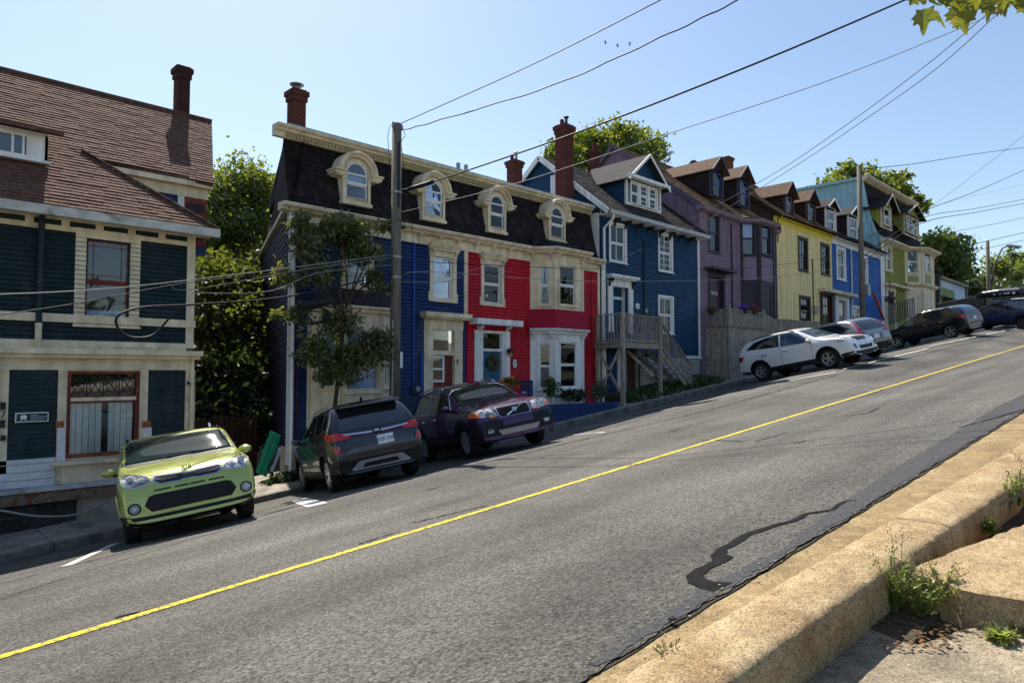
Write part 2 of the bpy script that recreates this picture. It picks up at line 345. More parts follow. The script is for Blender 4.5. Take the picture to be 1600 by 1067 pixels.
slab('paving_slab', [(-4, -2.5), (2.05, -2.5), (2.05, 1.33), (-4, 1.6)], -1.9, low, PAVE, PN)
A_, B_, C_, D_1, E_1 = npx(1412, 888, -1.335), npx(1452, 898, -1.335), npx(1500, 917, -1.335), npx(1600, 934, -1.335), npx(1600, 818, -1.335)
e = (C_[0]-D_1[0], C_[1]-D_1[1]); far_ = (C_[0]-e[0]*9, C_[1]-e[1]*9)
slab('raised_slab', [A_, B_, C_, D_1, far_, (9, far_[1]), (9, .72), E_1], -1.9, -1.335, sandy('raised_paving', (.38, .28, .16), (.26, .18, .10), s=.85), PN, .012)
slab('paving_slab', [(2.065, -2.5), (far_[0]+.5, -2.5), (far_[0]+.02, far_[1]), (C_[0]-.02, C_[1]-.03), (C_[0]-.35, C_[1]+.1), (A_[0]-.38, 1.28), (2.065, 1.3)], -1.9, low, PAVE, PN)
slab('joint_fill', [(2, -2.4), (9, -2.4), (9, 1.1), (2, 1.28)], -1.95, low-.03, DIRT, PN)
slab('joint_fill', [(A_[0]-.42, 1.3), (C_[0]-.37, C_[1]+.1), (C_[0], C_[1]+.1), (9, .9), (9, 1.1), (5, 1.2)], -1.9, low+.012, DIRT, PN)
sheet('bounce_sheet', [-40, -10, 0, 10, 30, 60], [-26, -12, -2.65], lambda s, t: SLOPE*s-1.5, mat('pale_bounce', (.42, .39, .34), .95, .15, 2), dz=-.02)  # unseen pale sheet behind the viewer, added to bounce light onto the fronts
# far kerb and sidewalk, slab by slab
KF = bpy.data.objects.new('far_sidewalk', None); C.objects.link(KF); KF['kind'] = 'structure'
FARK = mat('far_kerb_concrete', (.2, .185, .16), .95, .25, 5, .9, 60, col2=(.1, .095, .08), c2s=2)
s = -8.0
while s < 62:
    l = 1.55; a, b = s, s+l-.02
    mb = MB(); P = lambda x, t, d: V((x, t, gz(x, 14.2)+d))
    mb.hexa([P(a, 14.36, -.3), P(b, 14.36, -.3), P(b, 16.3, -.3), P(a, 16.3, -.3), P(a, 14.36, .12), P(b, 14.36, .12), P(b, 16.3, .16), P(a, 16.3, .16)])
    mb.build('sidewalk_slab', CONC, KF)
    mb = MB(); mb.hexa([P(a, 14.2, -.3), P(b, 14.2, -.3), P(b, 14.35, -.3), P(a, 14.35, -.3), P(a, 14.215, .125), P(b, 14.215, .125), P(b, 14.35, .13), P(a, 14.35, .13)])
    mb.build('kerb_stone', FARK, KF)
    s += l
# markings, sunlit strips painted pale, and tar lines: thin sheets over the asphalt
def ribbon(name, pts, wds, m, dz=.005, par=None, sub=.25, jit=0, **kw):
    mb = MB(); A = []; B = []; pts = [V((p[0], p[1], 0)) for p in pts]
    P = [pts[0]]; W = [wds if isinstance(wds, (int, float)) else wds[0]]
    for i in range(len(pts)-1):
        k = max(1, int((pts[i+1]-pts[i]).length/sub))
        for j in range(1, k+1):
            P.append(pts[i].lerp(pts[i+1], j/k)); W.append(wds if isinstance(wds, (int, float)) else wds[i]+(wds[i+1]-wds[i])*j/k)
    for i, p in enumerate(P):
        d = (P[min(i+1, len(P)-1)]-P[max(i-1, 0)]).normalized(); q = V((-d.y, d.x, 0)); w_ = W[i]/2
        a = p+q*(w_+random.uniform(-jit, jit)); b = p-q*(w_+random.uniform(-jit, jit))
        A.append((a.x, a.y, gz(a.x, a.y)+dz)); B.append((b.x, b.y, gz(b.x, b.y)+dz))
    mb.strip(A, B); return mb.build(name, m, par, fix=False, **kw)
mk = dict(kind='structure')
ribbon('centre_line', [(s, 6.0) for s in fr_(-30, 120, 1)], .125, YEL, .006, sub=.5, jit=.004, **mk)
def pxline(name, pts, w_, m, dz=.005, **kw): return ribbon(name, [gp(*p) for p in pts], w_, m, dz, **{**mk, **kw})
pxline('line_and_sun_strip', [(104, 884), (180, 849)], .14, WHP, .006, jit=.005)
pxline('line_and_sun_strip', [(466, 780), (497, 789)], .30, WHP, .006, jit=.01)
for a, b in (((882, 681), (945, 676)), ((905, 672), (1168, 610)), ((1182, 607), (1306, 582)), ((1318, 577), (1450, 545)), ((1452, 541), (1600, 511)), ((40, 862), (92, 851))):
    pxline('line_and_sun_strip', [a, b], .07, WHP, .006, jit=.008)  # faint strips along the parking: sunlit gaps between shadows, painted pale
pxline('tar_seam', [(0, 912), (235, 852), (470, 790), (560, 769), (680, 740), (760, 722), (935, 681), (1090, 645), (1290, 590), (1480, 545), (1600, 516)], .03, TAR, jit=.012, sub=.1)
pts = [(1338, 783), (1322, 782), (1300, 797), (1260, 803), (1240, 814), (1215, 820), (1185, 830), (1165, 836), (1150, 848), (1128, 858), (1122, 868), (1130, 872), (1122, 878), (1098, 890), (1085, 900), (1088, 908), (1105, 915), (1130, 918)]
pxline('tar_seam', pts, [.015, .03, .05, .05, .06, .07, .07, .07, .07, .07, .08, .12, .09, .09, .1, .09, .12, .16], TAR, jit=.008, sub=.05)
for P_ in ([(1280, 640), (1340, 622), (1375, 611), (1400, 596)], [(1300, 652), (1355, 646), (1372, 638)], [(1420, 612), (1560, 592)], [(1092, 687), (1120, 688), (1160, 690)], [(1180, 690), (1230, 676)], [(1500, 668), (1560, 652), (1600, 640)], [(180, 965), (250, 948)], [(560, 850), (625, 830)], [(640, 818), (760, 790)], [(1560, 790), (1600, 770)]):
    pxline('tar_seam', P_, .03, TAR, jit=.015, sub=.06)
PATCH = mat('asphalt_patch', (.078, .078, .082), .9, .4, 45, 1, 90, spec=.1)
ribbon('asphalt_patch', [(x, aspE(x)+.012+.5*w_) for x, w_ in ((2.2, .05), (3.2, .12), (4.0, .07), (5.2, .2), (7, .28), (9, .34), (11, .4), (14, .3))], [.05, .12, .07, .2, .28, .34, .4, .3], PATCH, .003, jit=.02, sub=.05, kind='structure')

# oil drips and darker mends on the parking strip and lane
random.seed(12); STAIN = mat('oil_stain', (.035, .034, .034), .8, .3, 9, spec=.2)
for (x, t, r_) in ((5.2, 10.6, .22), (8.8, 10.5, .18), (13.4, 10.9, .25), (17, 11.5, .3), (20.5, 11.2, .22), (23, 11.8, .25), (6.5, 8.3, .12), (12, 7.6, .15), (9.2, 3.9, .10)):
    n = 14; mb = MB(); c = (x, t, gz(x, t)+.004); P = []
    for i in range(n): a = 2*math.pi*i/n; rr = r_*random.uniform(.45, 1); X, Y = x+rr*1.5*math.cos(a), t+rr*.8*math.sin(a); P.append((X, Y, gz(X, Y)+.004))
    mb.v = P+[c]; mb.f = [(i, (i+1) % n, n) for i in range(n)]; mb.build('oil_stain', STAIN, fix=False, kind='structure')

# ================================================================ paints
NAVY1 = mat('navy_paint', (.014, .034, .13), .5, .14, 5, .15, 40, col2=(.03, .06, .13), c2s=.9)
RED = mat('red_paint', (.50, .012, .026), .5, .1, 5, .15, 40, col2=(.40, .012, .022), c2s=.8)
TEAL = mat('teal_navy_paint', (.009, .05, .125), .5, .12, 5, .15, 40, col2=(.010, .06, .11), c2s=.7)
LHG = mat('dark_teal_paint', (.014, .030, .036), .6, .2, 6, .2, 40, col2=(.024, .04, .046), c2s=1.2)
CREAM = mat('cream_paint', (.78, .665, .48), .6, .12, 4, .2, 50, col2=(.62, .53, .35), c2s=1.3, c2w=(.5, .7))
CREAMD = mat('worn_cream_paint', (.74, .62, .43), .7, .18, 5, .4, 40, col2=(.36, .29, .18), c2s=2.0, c2w=(.55, .72))
WHITE = mat('white_trim', (.82, .81, .80), .5, .07, 5, .1, 50)
PVC = mat('white_sash', (.8, .8, .8), .4, .03, 5)
PURP = mat('purple_paint', (.26, .18, .245), .6, .12, 5, .15, 40)
PURD = mat('dark_plum_trim', (.035, .026, .042), .5, .2, 6)
YELH = mat('yellow_clapboard', (.90, .74, .36), .6, .1, 5, .15, 40)
YELT = mat('bright_yellow_trim', (.72, .58, .08), .6, .1, 5)
BRN = mat('brown_trim', (.035, .018, .014), .5, .25, 6)
BLUE6 = mat('bright_blue_paint', (.008, .12, .46), .5, .1, 5, .15, 40)
OLIVE = mat('olive_paint', (.28, .29, .05), .6, .1, 5, .15, 40)
AQUA = mat('pale_teal_paint', (.36, .58, .64), .6, .1, 4, .15, 40)
BLKSH = mat('black_shingle', (.014, .011, .013), .9, .45, 7, .9, 30, col2=(.028, .02, .022), c2s=3)
SLATE = mat('purple_slate', (.05, .028, .055), .7, .4, 7, .5, 25, col2=(.02, .03, .09), c2s=1.0)
BRNSH = mat('brown_shingle', (.15, .078, .055), .95, .3, 9, .9, 40, col2=(.12, .066, .05), c2s=7, c2w=(.4, .6))
BRNS2 = mat('brown_roof_shingle', (.14, .082, .05), .95, .3, 9, .9, 40, col2=(.1, .07, .045), c2s=6, c2w=(.4, .6))
GREYSH = mat('grey_shingle', (.042, .038, .042), .95, .3, 9, .9, 40, col2=(.035, .032, .035), c2s=6, c2w=(.4, .6))
REDSH = mat('red_shingle', (.36, .01, .035), .7, .15, 9, .4, 30)
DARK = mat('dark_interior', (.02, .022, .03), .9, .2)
CURT = mat('curtain', (.50, .64, .88), .9, .1, 5)
CURTB = mat('blue_curtain', (.10, .2, .55), .9, .1, 5)
BLIND = mat('blind', (.36, .48, .74), .8, .05)
MAROON = mat('maroon_paint', (.16, .028, .022), .5, .2, 8, .2, 40, col2=(.28, .07, .03), c2s=2)
METAL = mat('grey_metal', (.3, .31, .32), .45, .2, 8, metal=.6)
DARKM = mat('dark_metal', (.025, .025, .028), .5, .2, 8)
BRICK = brickmat('red_brick', (.125, .032, .026), (.075, .02, .018), (.10, .07, .06))
BRICKD = brickmat('dark_brick', (.075, .026, .022), (.05, .02, .02), (.05, .035, .03))
OLDW = mat('weathered_wood', (.40, .35, .29), .9, .3, 7, .6, 40, rnd=.18, col2=(.2, .16, .13), c2s=3, stretch=(8, 8, 1))
PEEL = mat('peeling_beam', (.2, .15, .11), .9, .3, 9, .9, 40, col2=(.2, .07, .035), c2s=5, c2w=(.56, .6))
WBOARD = mat('white_board', (.68, .66, .68), .6, .12, 7, .3, 40, rnd=.06)
STONE = mat('foundation_stone', (.045, .045, .045), .9, .35, 6, 1, 30, rnd=.35)
MORT = mat('mortar', (.09, .085, .075), 1, .3, 8, .8)
PLAST = mat('plaster', (.42, .40, .36), .95, .15, 4, .5, 40, col2=(.3, .28, .23), c2s=1.7)
RUBBLE = brickmat('rubble_brick', (.16, .06, .04), (.09, .05, .04), (.06, .05, .04), 1.2)
GLASS = glassmat('window_glass', ior=1.55, tint=(.97, .98, 1), trans=.97)
GLASSD = glassmat('dark_glass', ior=2.0, trans=.35)

# ================================================================ building pieces (world coordinates, added to a House)
def corners(fr, u0, u1, v0, v1): return [(u0, v0), (u1, v0), (u1, v1), (u0, v1)]
def curtain_mb(fr, u0, u1, v0, v1, n, amp=.015, fold=.09):
    mb = MB(); k = max(4, int((u1-u0)/fold*4)); A = []; B = []
    for i in range(k+1):
        u = u0+(u1-u0)*i/k; d = n+amp*math.sin(i*math.pi/2+.3*math.sin(i))
        A.append(fr.P(u, v0, d)); B.append(fr.P(u, v1, d))
    return mb.strip(A, B)
def window(H, fr, r, cas=.1, m=None, sm=None, lights=2, mull=(0, 0), curtain=None, cmat=None, head=.0, sill=.05, out=.035, arch=False, sashw=.045, frac=.5, label=None, gm=None, top_mull=None, inset=.07, cl=None):
    """sash window in an opening r=(u0,u1,v0,v1); casing round it, two sashes with a pane each"""
    m = m or CREAM; sm = sm or PVC; u0, u1, v0, v1 = r
    mb = MB()
    mb.box(fr, u0-cas, u0, v0-cas*.6, v1, -.02, out); mb.box(fr, u1, u1+cas, v0-cas*.6, v1, -.02, out)
    mb.box(fr, u0-cas-head*.3, u1+cas+head*.3, v1, v1+cas+head, -.02, out+.004) if not arch else None
    mb.box(fr, u0-cas-.02, u1+cas+.02, v0-cas*.6-sill, v0-cas*.6, -.02, out+.05)
    mb.box(fr, u0, u1, v0-cas*.6, v0, -.02, out-.004)
    # reveals
    mb.box(fr, u0-.012, u0, v0, v1, -.16, -.021); mb.box(fr, u1, u1+.012, v0, v1, -.16, -.021)
    W = H.add(mb, 'window', m, **({'label': label} if label else {}))
    if head > .05:
        mb = MB(); mb.box(fr, u0-cas-.07, u1+cas+.07, v1+cas+head, v1+cas+head+.05, -.02, out+.10); mb.box(fr, u0-cas-.04, u1+cas+.04, v1+cas+head-.04, v1+cas+head, -.02, out+.06)
        H.add(mb, 'window_head', m, W)
    vm = v0+(v1-v0)*frac; n = -inset
    def arcpts(k=14, rr=None): 
        R_ = (u1-u0)/2 if rr is None else rr; cu = (u0+u1)/2; vv = v1-(u1-u0)/2
        return [(cu+R_*math.cos(math.pi*i/k), vv+R_*math.sin(math.pi*i/k)) for i in range(k+1)]
    mb = MB(); s = sashw
    vt = v1-(u1-u0)/2 if arch else v1
    for (a, b, dn) in ((v0, vm, 0), (vm, vt, .02)):
        mb.box(fr, u0, u0+s, a, b, n+dn-.015, n+dn+.015); mb.box(fr, u1-s, u1, a, b, n+dn-.015, n+dn+.015)
        mb.box(fr, u0+s, u1-s, a, a+s, n+dn-.014, n+dn+.014)
        if not arch or dn == 0: mb.box(fr, u0+s, u1-s, b-s, b, n+dn-.0145, n+dn+.0145)
        cols, rws = (mull if dn == 0 else (top_mull or mull))
        for i in range(1, cols+1): x = u0+(u1-u0)*i/(cols+1); mb.box(fr, x-.012, x+.012, a+s, b-s, n+dn-.01, n+dn+.012)
        for i in range(1, rws+1): y = a+(b-a)*i/(rws+1); mb.box(fr, u0+s, u1-s, y-.011, y+.011, n+dn-.011, n+dn+.011)
    if arch:
        O = arcpts(); I = arcpts(rr=(u1-u0)/2-s)
        for d0, d1 in ((n+.004, n+.034),):
            mb.strip([fr.P(a, b, d1) for a, b in O], [fr.P(a, b, d1) for a, b in I]); mb.strip([fr.P(a, b, d0) for a, b in I], [fr.P(a, b, d1) for a, b in I])
        mb.box(fr, u0+s, u1-s, vt-s/2, vt+s/2, n-.01, n+.036)
    H.add(mb, 'sash', sm, W)
    g = gm or GLASS
    mb = MB().box(fr, u0+s*.6, u1-s*.6, v0+s*.6, vm-s*.4, n-.003, n+.003); H.add(mb, 'pane', g, W)
    if arch:
        mb = MB(); P = [(u0+s*.6, vm+s*.4), (u1-s*.6, vm+s*.4)]+arcpts(rr=(u1-u0)/2-s*.6); mb.prism(fr, P, n+.017, n+.023)
    else: mb = MB().box(fr, u0+s*.6, u1-s*.6, vm+s*.4, v1-s*.6, n+.017, n+.023)
    H.add(mb, 'pane', g, W)
    cm = cmat or CURT
    if curtain == 'full': H.add(curtain_mb(fr, u0+.01, u1-.01, v0, vt, n-.06), 'curtain', cm, W)
    elif curtain == 'sides':
        for sg in (0, 1):
            mb = MB(); A = []; B = []
            for i in range(9):
                f = i/8; wd = (u1-u0)*(.48-.36*f) if f < .9 else (u1-u0)*.12
                y = vt-(vt-v0)*f*.95; ua = u0 if sg == 0 else u1; ub = ua+(wd if sg == 0 else -wd)
                A.append(fr.P(ua, y, n-.06)); B.append(fr.P(ub, y, n-.045-.01*(i % 2)))
            mb.strip(A, B); H.add(mb, 'curtain', cm, W)
    elif curtain == 'half': H.add(curtain_mb(fr, u0+.01, u1-.01, v0, vm, n-.06), 'curtain', cm, W)
    elif curtain == 'blind': H.add(MB().box(fr, u0+.01, u1-.01, v0+(vt-v0)*(cl or .55), v1 if not arch else vt, n-.06, n-.055), 'blind', cmat or BLIND, W)
    elif curtain == 'low': H.add(MB().box(fr, u0+.01, u1-.01, v0, v0+(vt-v0)*(cl or .5), n-.06, n-.055), 'blind', cmat or BLIND, W)
    top = v1
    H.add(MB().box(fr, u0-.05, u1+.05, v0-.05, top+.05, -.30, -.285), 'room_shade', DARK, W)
    return W
def hole(r, c=.1): return (r[0]-c, r[1]+c, r[2]-c, r[3]+c)
def wall(H, fr, poly, holes, m, pitch=.11, name='clapboard', proud=.04, back=.12, core=None, kind='stuff', **kw):
    """clapboards one by one in real relief on a solid core"""
    mb = rows(MB(), fr, poly, holes, pitch, proud, **kw); o = H.add(mb, name, m, kind=kind)
    # core: scan boxes around holes
    mb = MB(); cuts = sorted(set([min(p[1] for p in poly), max(p[1] for p in poly)]+[h[2] for h in holes]+[h[3] for h in holes]+[p[1] for p in poly]))
    hs = [(a+.03, b-.03, c+.03, d-.03) for a, b, c, d in holes]
    cuts = sorted(set([min(p[1] for p in poly), max(p[1] for p in poly)]+[h[2] for h in hs]+[h[3] for h in hs]+[p[1] for p in poly]))
    cuts = [c for c in cuts if min(p[1] for p in poly) <= c <= max(p[1] for p in poly)]
    for a, b in zip(cuts, cuts[1:]):
        if b-a < 1e-4: continue
        vm = (a+b)/2; lo = inter(poly, a+1e-5); hi = inter(poly, b-1e-5)
        if len(lo) < 2 or len(hi) < 2: continue
        iv = [(lo[0], lo[-1], hi[0], hi[-1])]
        for (p, q, r, t) in hs:
            if r-1e-6 <= a and b <= t+1e-6:
                nv = []
                for (a0, a1, b0, b1) in iv:
                    if max(a1, b1) <= p or min(a0, b0) >= q: nv.append((a0, a1, b0, b1)); continue
                    if a0 < p: nv.append((a0, p, min(b0, p), p))
                    if a1 > q: nv.append((q, a1, q, max(b1, q)))
                iv = nv
        for (a0, a1, b0, b1) in iv:
            mb.hexa([fr.P(a0, a, -back), fr.P(a1, a, -back), fr.P(b1, b, -back), fr.P(b0, b, -back), fr.P(a0, a, -.002), fr.P(a1, a, -.002), fr.P(b1, b, -.002), fr.P(b0, b, -.002)])
    H.add(mb, 'wall', core or m)
    return o
def bracket_mb(fr, u, v, w=.09, h=.28, d=.16, n0=0):
    mb = MB(); prof = [(n0, v-h), (n0+.03, v-h+.02), (n0+.05, v-h*.55), (n0+d*.8, v-h*.35), (n0+d, v-.03), (n0+d, v), (n0, v)]
    i = len(mb.v); k = len(prof)
    mb.v += [tuple(fr.P(u-w/2, b, a)) for a, b in prof]+[tuple(fr.P(u+w/2, b, a)) for a, b in prof]
    mb.f.append(tuple(range(k))[::-1]); mb.f.append(tuple(range(k, 2*k)))
    for j in range(k): mb.f.append((j, (j+1) % k, k+(j+1) % k, k+j))
    return mb
def cornice(H, path, prof, m, name='cornice', out_dir=None):
    """sweep of a profile [(out, dz)] along plan points with mitred corners; path = [(x,y,z)]"""
    P = [V(p) for p in path]; mb = MB(); rings = []
    for i, p in enumerate(P):
        d0 = (P[i]-P[i-1]).normalized() if i else (P[1]-P[0]).normalized()
        d1 = (P[i+1]-P[i]).normalized() if i < len(P)-1 else d0
        n0 = V((d0.y, -d0.x, 0)).normalized(); n1 = V((d1.y, -d1.x, 0)).normalized(); nn = (n0+n1).normalized(); c = nn.dot(n0)
        rings.append([p+nn*(a/c)+Z3*b for a, b in prof])
    k = len(prof)
    for r in rings: mb.v += [tuple(q) for q in r]
    for i in range(len(P)-1):
        for j in range(k): mb.f.append((i*k+j, i*k+(j+1) % k, (i+1)*k+(j+1) % k, (i+1)*k+j))
    mb.f.append(tuple(range(k))); mb.f.append(tuple(range((len(P)-1)*k, len(P)*k))[::-1])
    return H.add(mb, name, m)
def chimney(H, x, y, w, d, z0, z1, m=None, cap=.12, pots=(), name='chimney'):
    m = m or BRICK; fr = Fr((x, y, 0), (1, 0, 0), n=(0, -1, 0)); mb = MB()
    mb.box(fr, -w/2, w/2, z0, z1-cap*2.2, -d/2, d/2); e = .035
    mb.box(fr, -w/2-e, w/2+e, z1-cap*2.2, z1-cap*1.2, -d/2-e, d/2+e); mb.box(fr, -w/2-2*e, w/2+2*e, z1-cap*1.2, z1-cap*.3, -d/2-2*e, d/2+2*e); mb.box(fr, -w/2-e*.5, w/2+e*.5, z1-cap*.3, z1, -d/2-e*.5, d/2+e*.5)
    c = H.add(mb, name, m)
    for (dx, h, r, mm, cowl) in pots:
        mb = MB(); mb.tube([(x+dx, y, z1-.02), (x+dx, y, z1+h)], r, 12)
        if cowl: mb.tube([(x+dx, y, z1+h), (x+dx, y, z1+h+.05), (x+dx, y, z1+h+.07), (x+dx, y, z1+h+.12)], [r*1.1, r*2.1, r*2.2, r*.6], 12)
        H.add(mb, 'chimney_pot', mm, c)
    return c
def gable_dormer(H, sx, tx, w, zb, zw, zp, tback, rm, sm, tm, wm=None, over=.12, lights=(1, 0), tover=.15, pane=None, side_rows=True, win=True, name='dormer', double=False, pm=None):
    """front face at y=tx, centre sx, width w, from zb to eave zw, peak zp, running back to tback"""
    fr = Fr((0, tx, 0), (1, 0, 0), n=(0, -1, 0)); a, b = sx-w/2, sx+w/2; mb = MB()
    mb.prism(fr, [(a, zb), (a+.09, zb), (a+.09, zw), (b-.09, zw), (b-.09, zb), (b, zb), (b, zw), (sx, zp-.03), (a, zw)], -.10, 0)
    mb.box(fr, a+.09, b-.09, zb, zb+.1, -.1, 0)
    D = H.add(mb, name, tm)
    mb = MB(); mb.prism(fr, [(a+.02, zw+.02), (b-.02, zw+.02), (sx, zp-.06)], .001, .01); H.add(mb, 'gable_panel', pm or sm, D)
    for x, sg in ((a, 1), (b, -1)):
        mb = MB(); fs = Fr((x, tx+.1, 0), (0, 1, 0), n=(-sg, 0, 0)); d_ = tback-tx-.1
        rows(mb, fs, [(0, zb), (d_, zb+(zw-zb)*.98), (d_, zw), (0, zw)], (), .12, .012)
        H.add(mb, 'cheek', sm, D, kind='stuff')
        H.add(MB().prism(fs, [(0, zb), (d_, zw-.01), (d_, zw), (0, zw)], -.04, -.001), 'cheek_wall', sm, D)
    mb = MB(); e = over; sl = (zp-zw)/(w/2); 
    tb = tback+(zp-zw)*1.2
    for sg in (-1, 1):
        A = V((sx, tx-tover, zp+.02)); B = V((sx+sg*(w/2+e), tx-tover, zw-sl*e+.02)); d = V((0, 0, .05))
        A2 = V((sx, tb, zp+.02)); B2 = V((sx+sg*(w/2+e), tback+.1, zw-sl*e+.02))
        mb.hexa([A-d, B-d, B2-d, A2-d, A, B, B2, A2])
    H.add(mb, 'dormer_roof', rm, D)
    mb = MB()
    for sg in (-1, 1):
        mb.beam((sx, tx-tover-.015, zp-.03), (sx+sg*(w/2+e), tx-tover-.015, zw-sl*e-.03), .03, .1, up=Z3)
    H.add(mb, 'rake_board', tm if wm is None else wm, D)
    return D, fr, (a, b)

# ================================================================ the dark teal shop-house on the left
F16 = face(16.0)
def onface(x, y, t=16.0): f = face(t); return f.px(x, y)
LH = House('corner_shop_house', 'dark teal clapboard house with brown shingle roof, behind the lime green car', 'house', (3, 16, gz(3, 16)))
fr = F16; sR = fr.px(303, 450)[0]; sL = -2.6
def yz(y, x=180, t=16.0): return onface(x, y, t)[1]
zt = 3.12; z2t = yz(380, 250)      # top of frieze band, bottom of band
# second floor
zb2 = yz(541, 150)
w2 = fr.rect(133, 202.5, 376, 500)
wall(LH, fr, [(sL, zb2), (sR-.02, zb2), (sR-.02, z2t), (sL, z2t)], [hole(w2, 0)], LHG, .095)
window(LH, fr, w2, .19, CREAM, MAROON, curtain='low', cmat=BLIND, cl=.12, sashw=.05, frac=.47, top_mull=(0, 0), label='upper window with dark red sash and thin leaded border')
mb = MB(); u0, u1, v0, v1 = w2; vm = v0+(v1-v0)*.47                # leaded border in the top sash
for x in (u0+.15, u1-.15): mb.box(fr, x-.006, x+.006, vm+.05, v1-.05, -.045, -.036)
for y in (vm+.14, v1-.14): mb.box(fr, u0+.05, u1-.05, y-.006, y+.006, -.045, -.036)
LH.add(mb, 'leading', MAROON)
mb = MB(); mb.box(fr, sR-.17, sR, zb2, zt, 0, .045); LH.add(mb, 'corner_board', CREAM)
# frieze of small dark panels
mb = MB(); mb.box(fr, sL, sR-.17, z2t, z2t+.1, 0, .04); mb.box(fr, sL, sR-.17, zt-.1, zt, 0, .04); LH.add(mb, 'frieze_rail', CREAM)
edges = [fr.px(x, 350)[0] for x in (260, 293)]; pit = fr.px(251, 350)[0]-fr.px(205, 350)[0]
u = sR-.17; pw = .46; gap = .14
LH.add(MB().box(fr, sL, sR, z2t, zt, -.12, -.002), 'frieze_back', CREAM)
while u > sL+.6:
    LH.add(MB().box(fr, u-pw, u, z2t+.1, zt-.1, 0, .012), 'frieze_panel', LHG); LH.add(MB().box(fr, u-pw-gap, u-pw, z2t+.1, zt-.1, 0, .04), 'frieze_block', CREAM); u -= pw+gap
# belts
for (ya, yb, x, o) in ((493.5, 506, 150, .09), (533, 541, 150, .05)):
    LH.add(MB().box(fr, sL, sR+.02, yz(yb, x), yz(ya, x), 0, o), 'belt_course', CREAM)
LH.add(MB().box(fr, sL, sR-.17, yz(548, 150), yz(541, 150), 0, .10), 'belt_course', CREAMD)
cb = yz(556, 150)
LH.add(MB().box(fr, sL, sR+.12, yz(554, 150), yz(546, 150), 0, .32), 'shop_cornice', CREAM)
LH.add(MB().box(fr, sL, sR+.09, yz(560, 150), yz(554, 150), 0, .22), 'shop_cornice', CREAM)
# ground floor
zg = yz(716, 60); zc = yz(560, 150); fz = yz(578, 150)
wbig = fr.rect(103, 217, 580, 712)
for (xa, xb, yb) in ((12, 89, 716), (229.5, 288, 700)):
    ua, ub = fr.px(xa, 640)[0], fr.px(xb, 640)[0]; rws = rows(MB(), fr, [(ua, yz(yb, (xa+xb)/2)), (ub, yz(yb, (xa+xb)/2)), (ub, fz), (ua, fz)], (), .095, .02); LH.add(rws, 'clapboard', LHG, kind='stuff')
bot = yz(760, 60)
wall(LH, fr, [(sL, bot), (sR-.05, bot), (sR-.05, zc), (sL, zc)], [hole(wbig, 0.0)], CREAM, 10, name='frieze', proud=.003)
for xa, xb in ((0, 12), (89, 103), (217, 229.5), (288, 303)):
    ua, ub = fr.px(xa, 640)[0], fr.px(xb, 640)[0]; LH.add(MB().box(fr, ua, ub, bot+.3, fz, 0, .05), 'pilaster', CREAMD)
LH.add(MB().box(fr, sL, sR-.02, fz, zc, 0, .045), 'frieze_rail', CREAM)
# shop window: leaded transom over one big pane
u0, u1, v0, v1 = wbig; vt = yz(618, 160); vt0 = yz(628, 160)
mb = MB()
for (a, b, c, d) in ((u0, u0+.07, v0, v1), (u1-.07, u1, v0, v1), (u0+.07, u1-.07, v0, v0+.07), (u0+.07, u1-.07, v1-.06, v1), (u0+.07, u1-.07, vt0, vt0+.03), (u0+.07, u1-.07, vt-.03, vt)): mb.box(fr, a, b, c, d, -.12, .02)
SW = LH.add(mb, 'shop_window', MAROON); LH.add(MB().box(fr, u0+.07, u1-.07, vt0+.03, vt-.03, -.1, .035), 'transom_bar', CREAM, SW)
LH.add(MB().box(fr, u0+.07, u1-.07, v0+.07, vt0, -.075, -.068), 'pane', GLASS, SW)
LH.add(MB().box(fr, u0+.07, u1-.07, vt, v1-.06, -.075, -.068), 'pane', GLASSD, SW)
mb = MB(); n = 4; wq = (u1-u0-.14)/n; hh = v1-.06-vt
for i in range(n):
    a = u0+.07+i*wq; c = a+wq/2; m_ = vt+hh/2
    for (p, q) in (((a, vt), (a+wq, v1-.06)), ((a, v1-.06), (a+wq, vt))): mb.beam(fr.P(*p, -.06), fr.P(*q, -.06), .014, .014, up=fr.n)
    mb.beam(fr.P(a, vt, -.06), fr.P(a, v1-.06, -.06), .014, .014, up=fr.n)
    pts = [fr.P(c+wq*.34*math.cos(j*math.pi/6), m_+hh*.36*math.sin(j*math.pi/6), -.058) for j in range(12)]
    for j in range(12): mb.beam(pts[j], pts[(j+1) % 12], .012, .012, up=fr.n)
LH.add(mb, 'leading', DARKM, SW)
i = 0; x = u0+.08
while x < u1-.15:                                                  # vertical blinds, some turned open
    f = (x-u0)/(u1-u0)
    if not (.47 < f < .53 or .70 < f < .75 or .8 < f < .84): LH.add(MB().hexa([fr.P(x+a_, b_, c_-.09) for c_ in (0, .004) for a_, b_, in ((0, v0+.07), (.105, v0+.07), (.105, vt0-.02), (0, vt0-.02))]), 'blind_slat', mat('blind_slat_cloth', (.82, .8, .72), .8, .1, rnd=.12), SW)
    x += .115
LH.add(MB().box(fr, u0, u1, v0-.05, v1+.05, -.6, -.58), 'room_shade', DARK, SW)
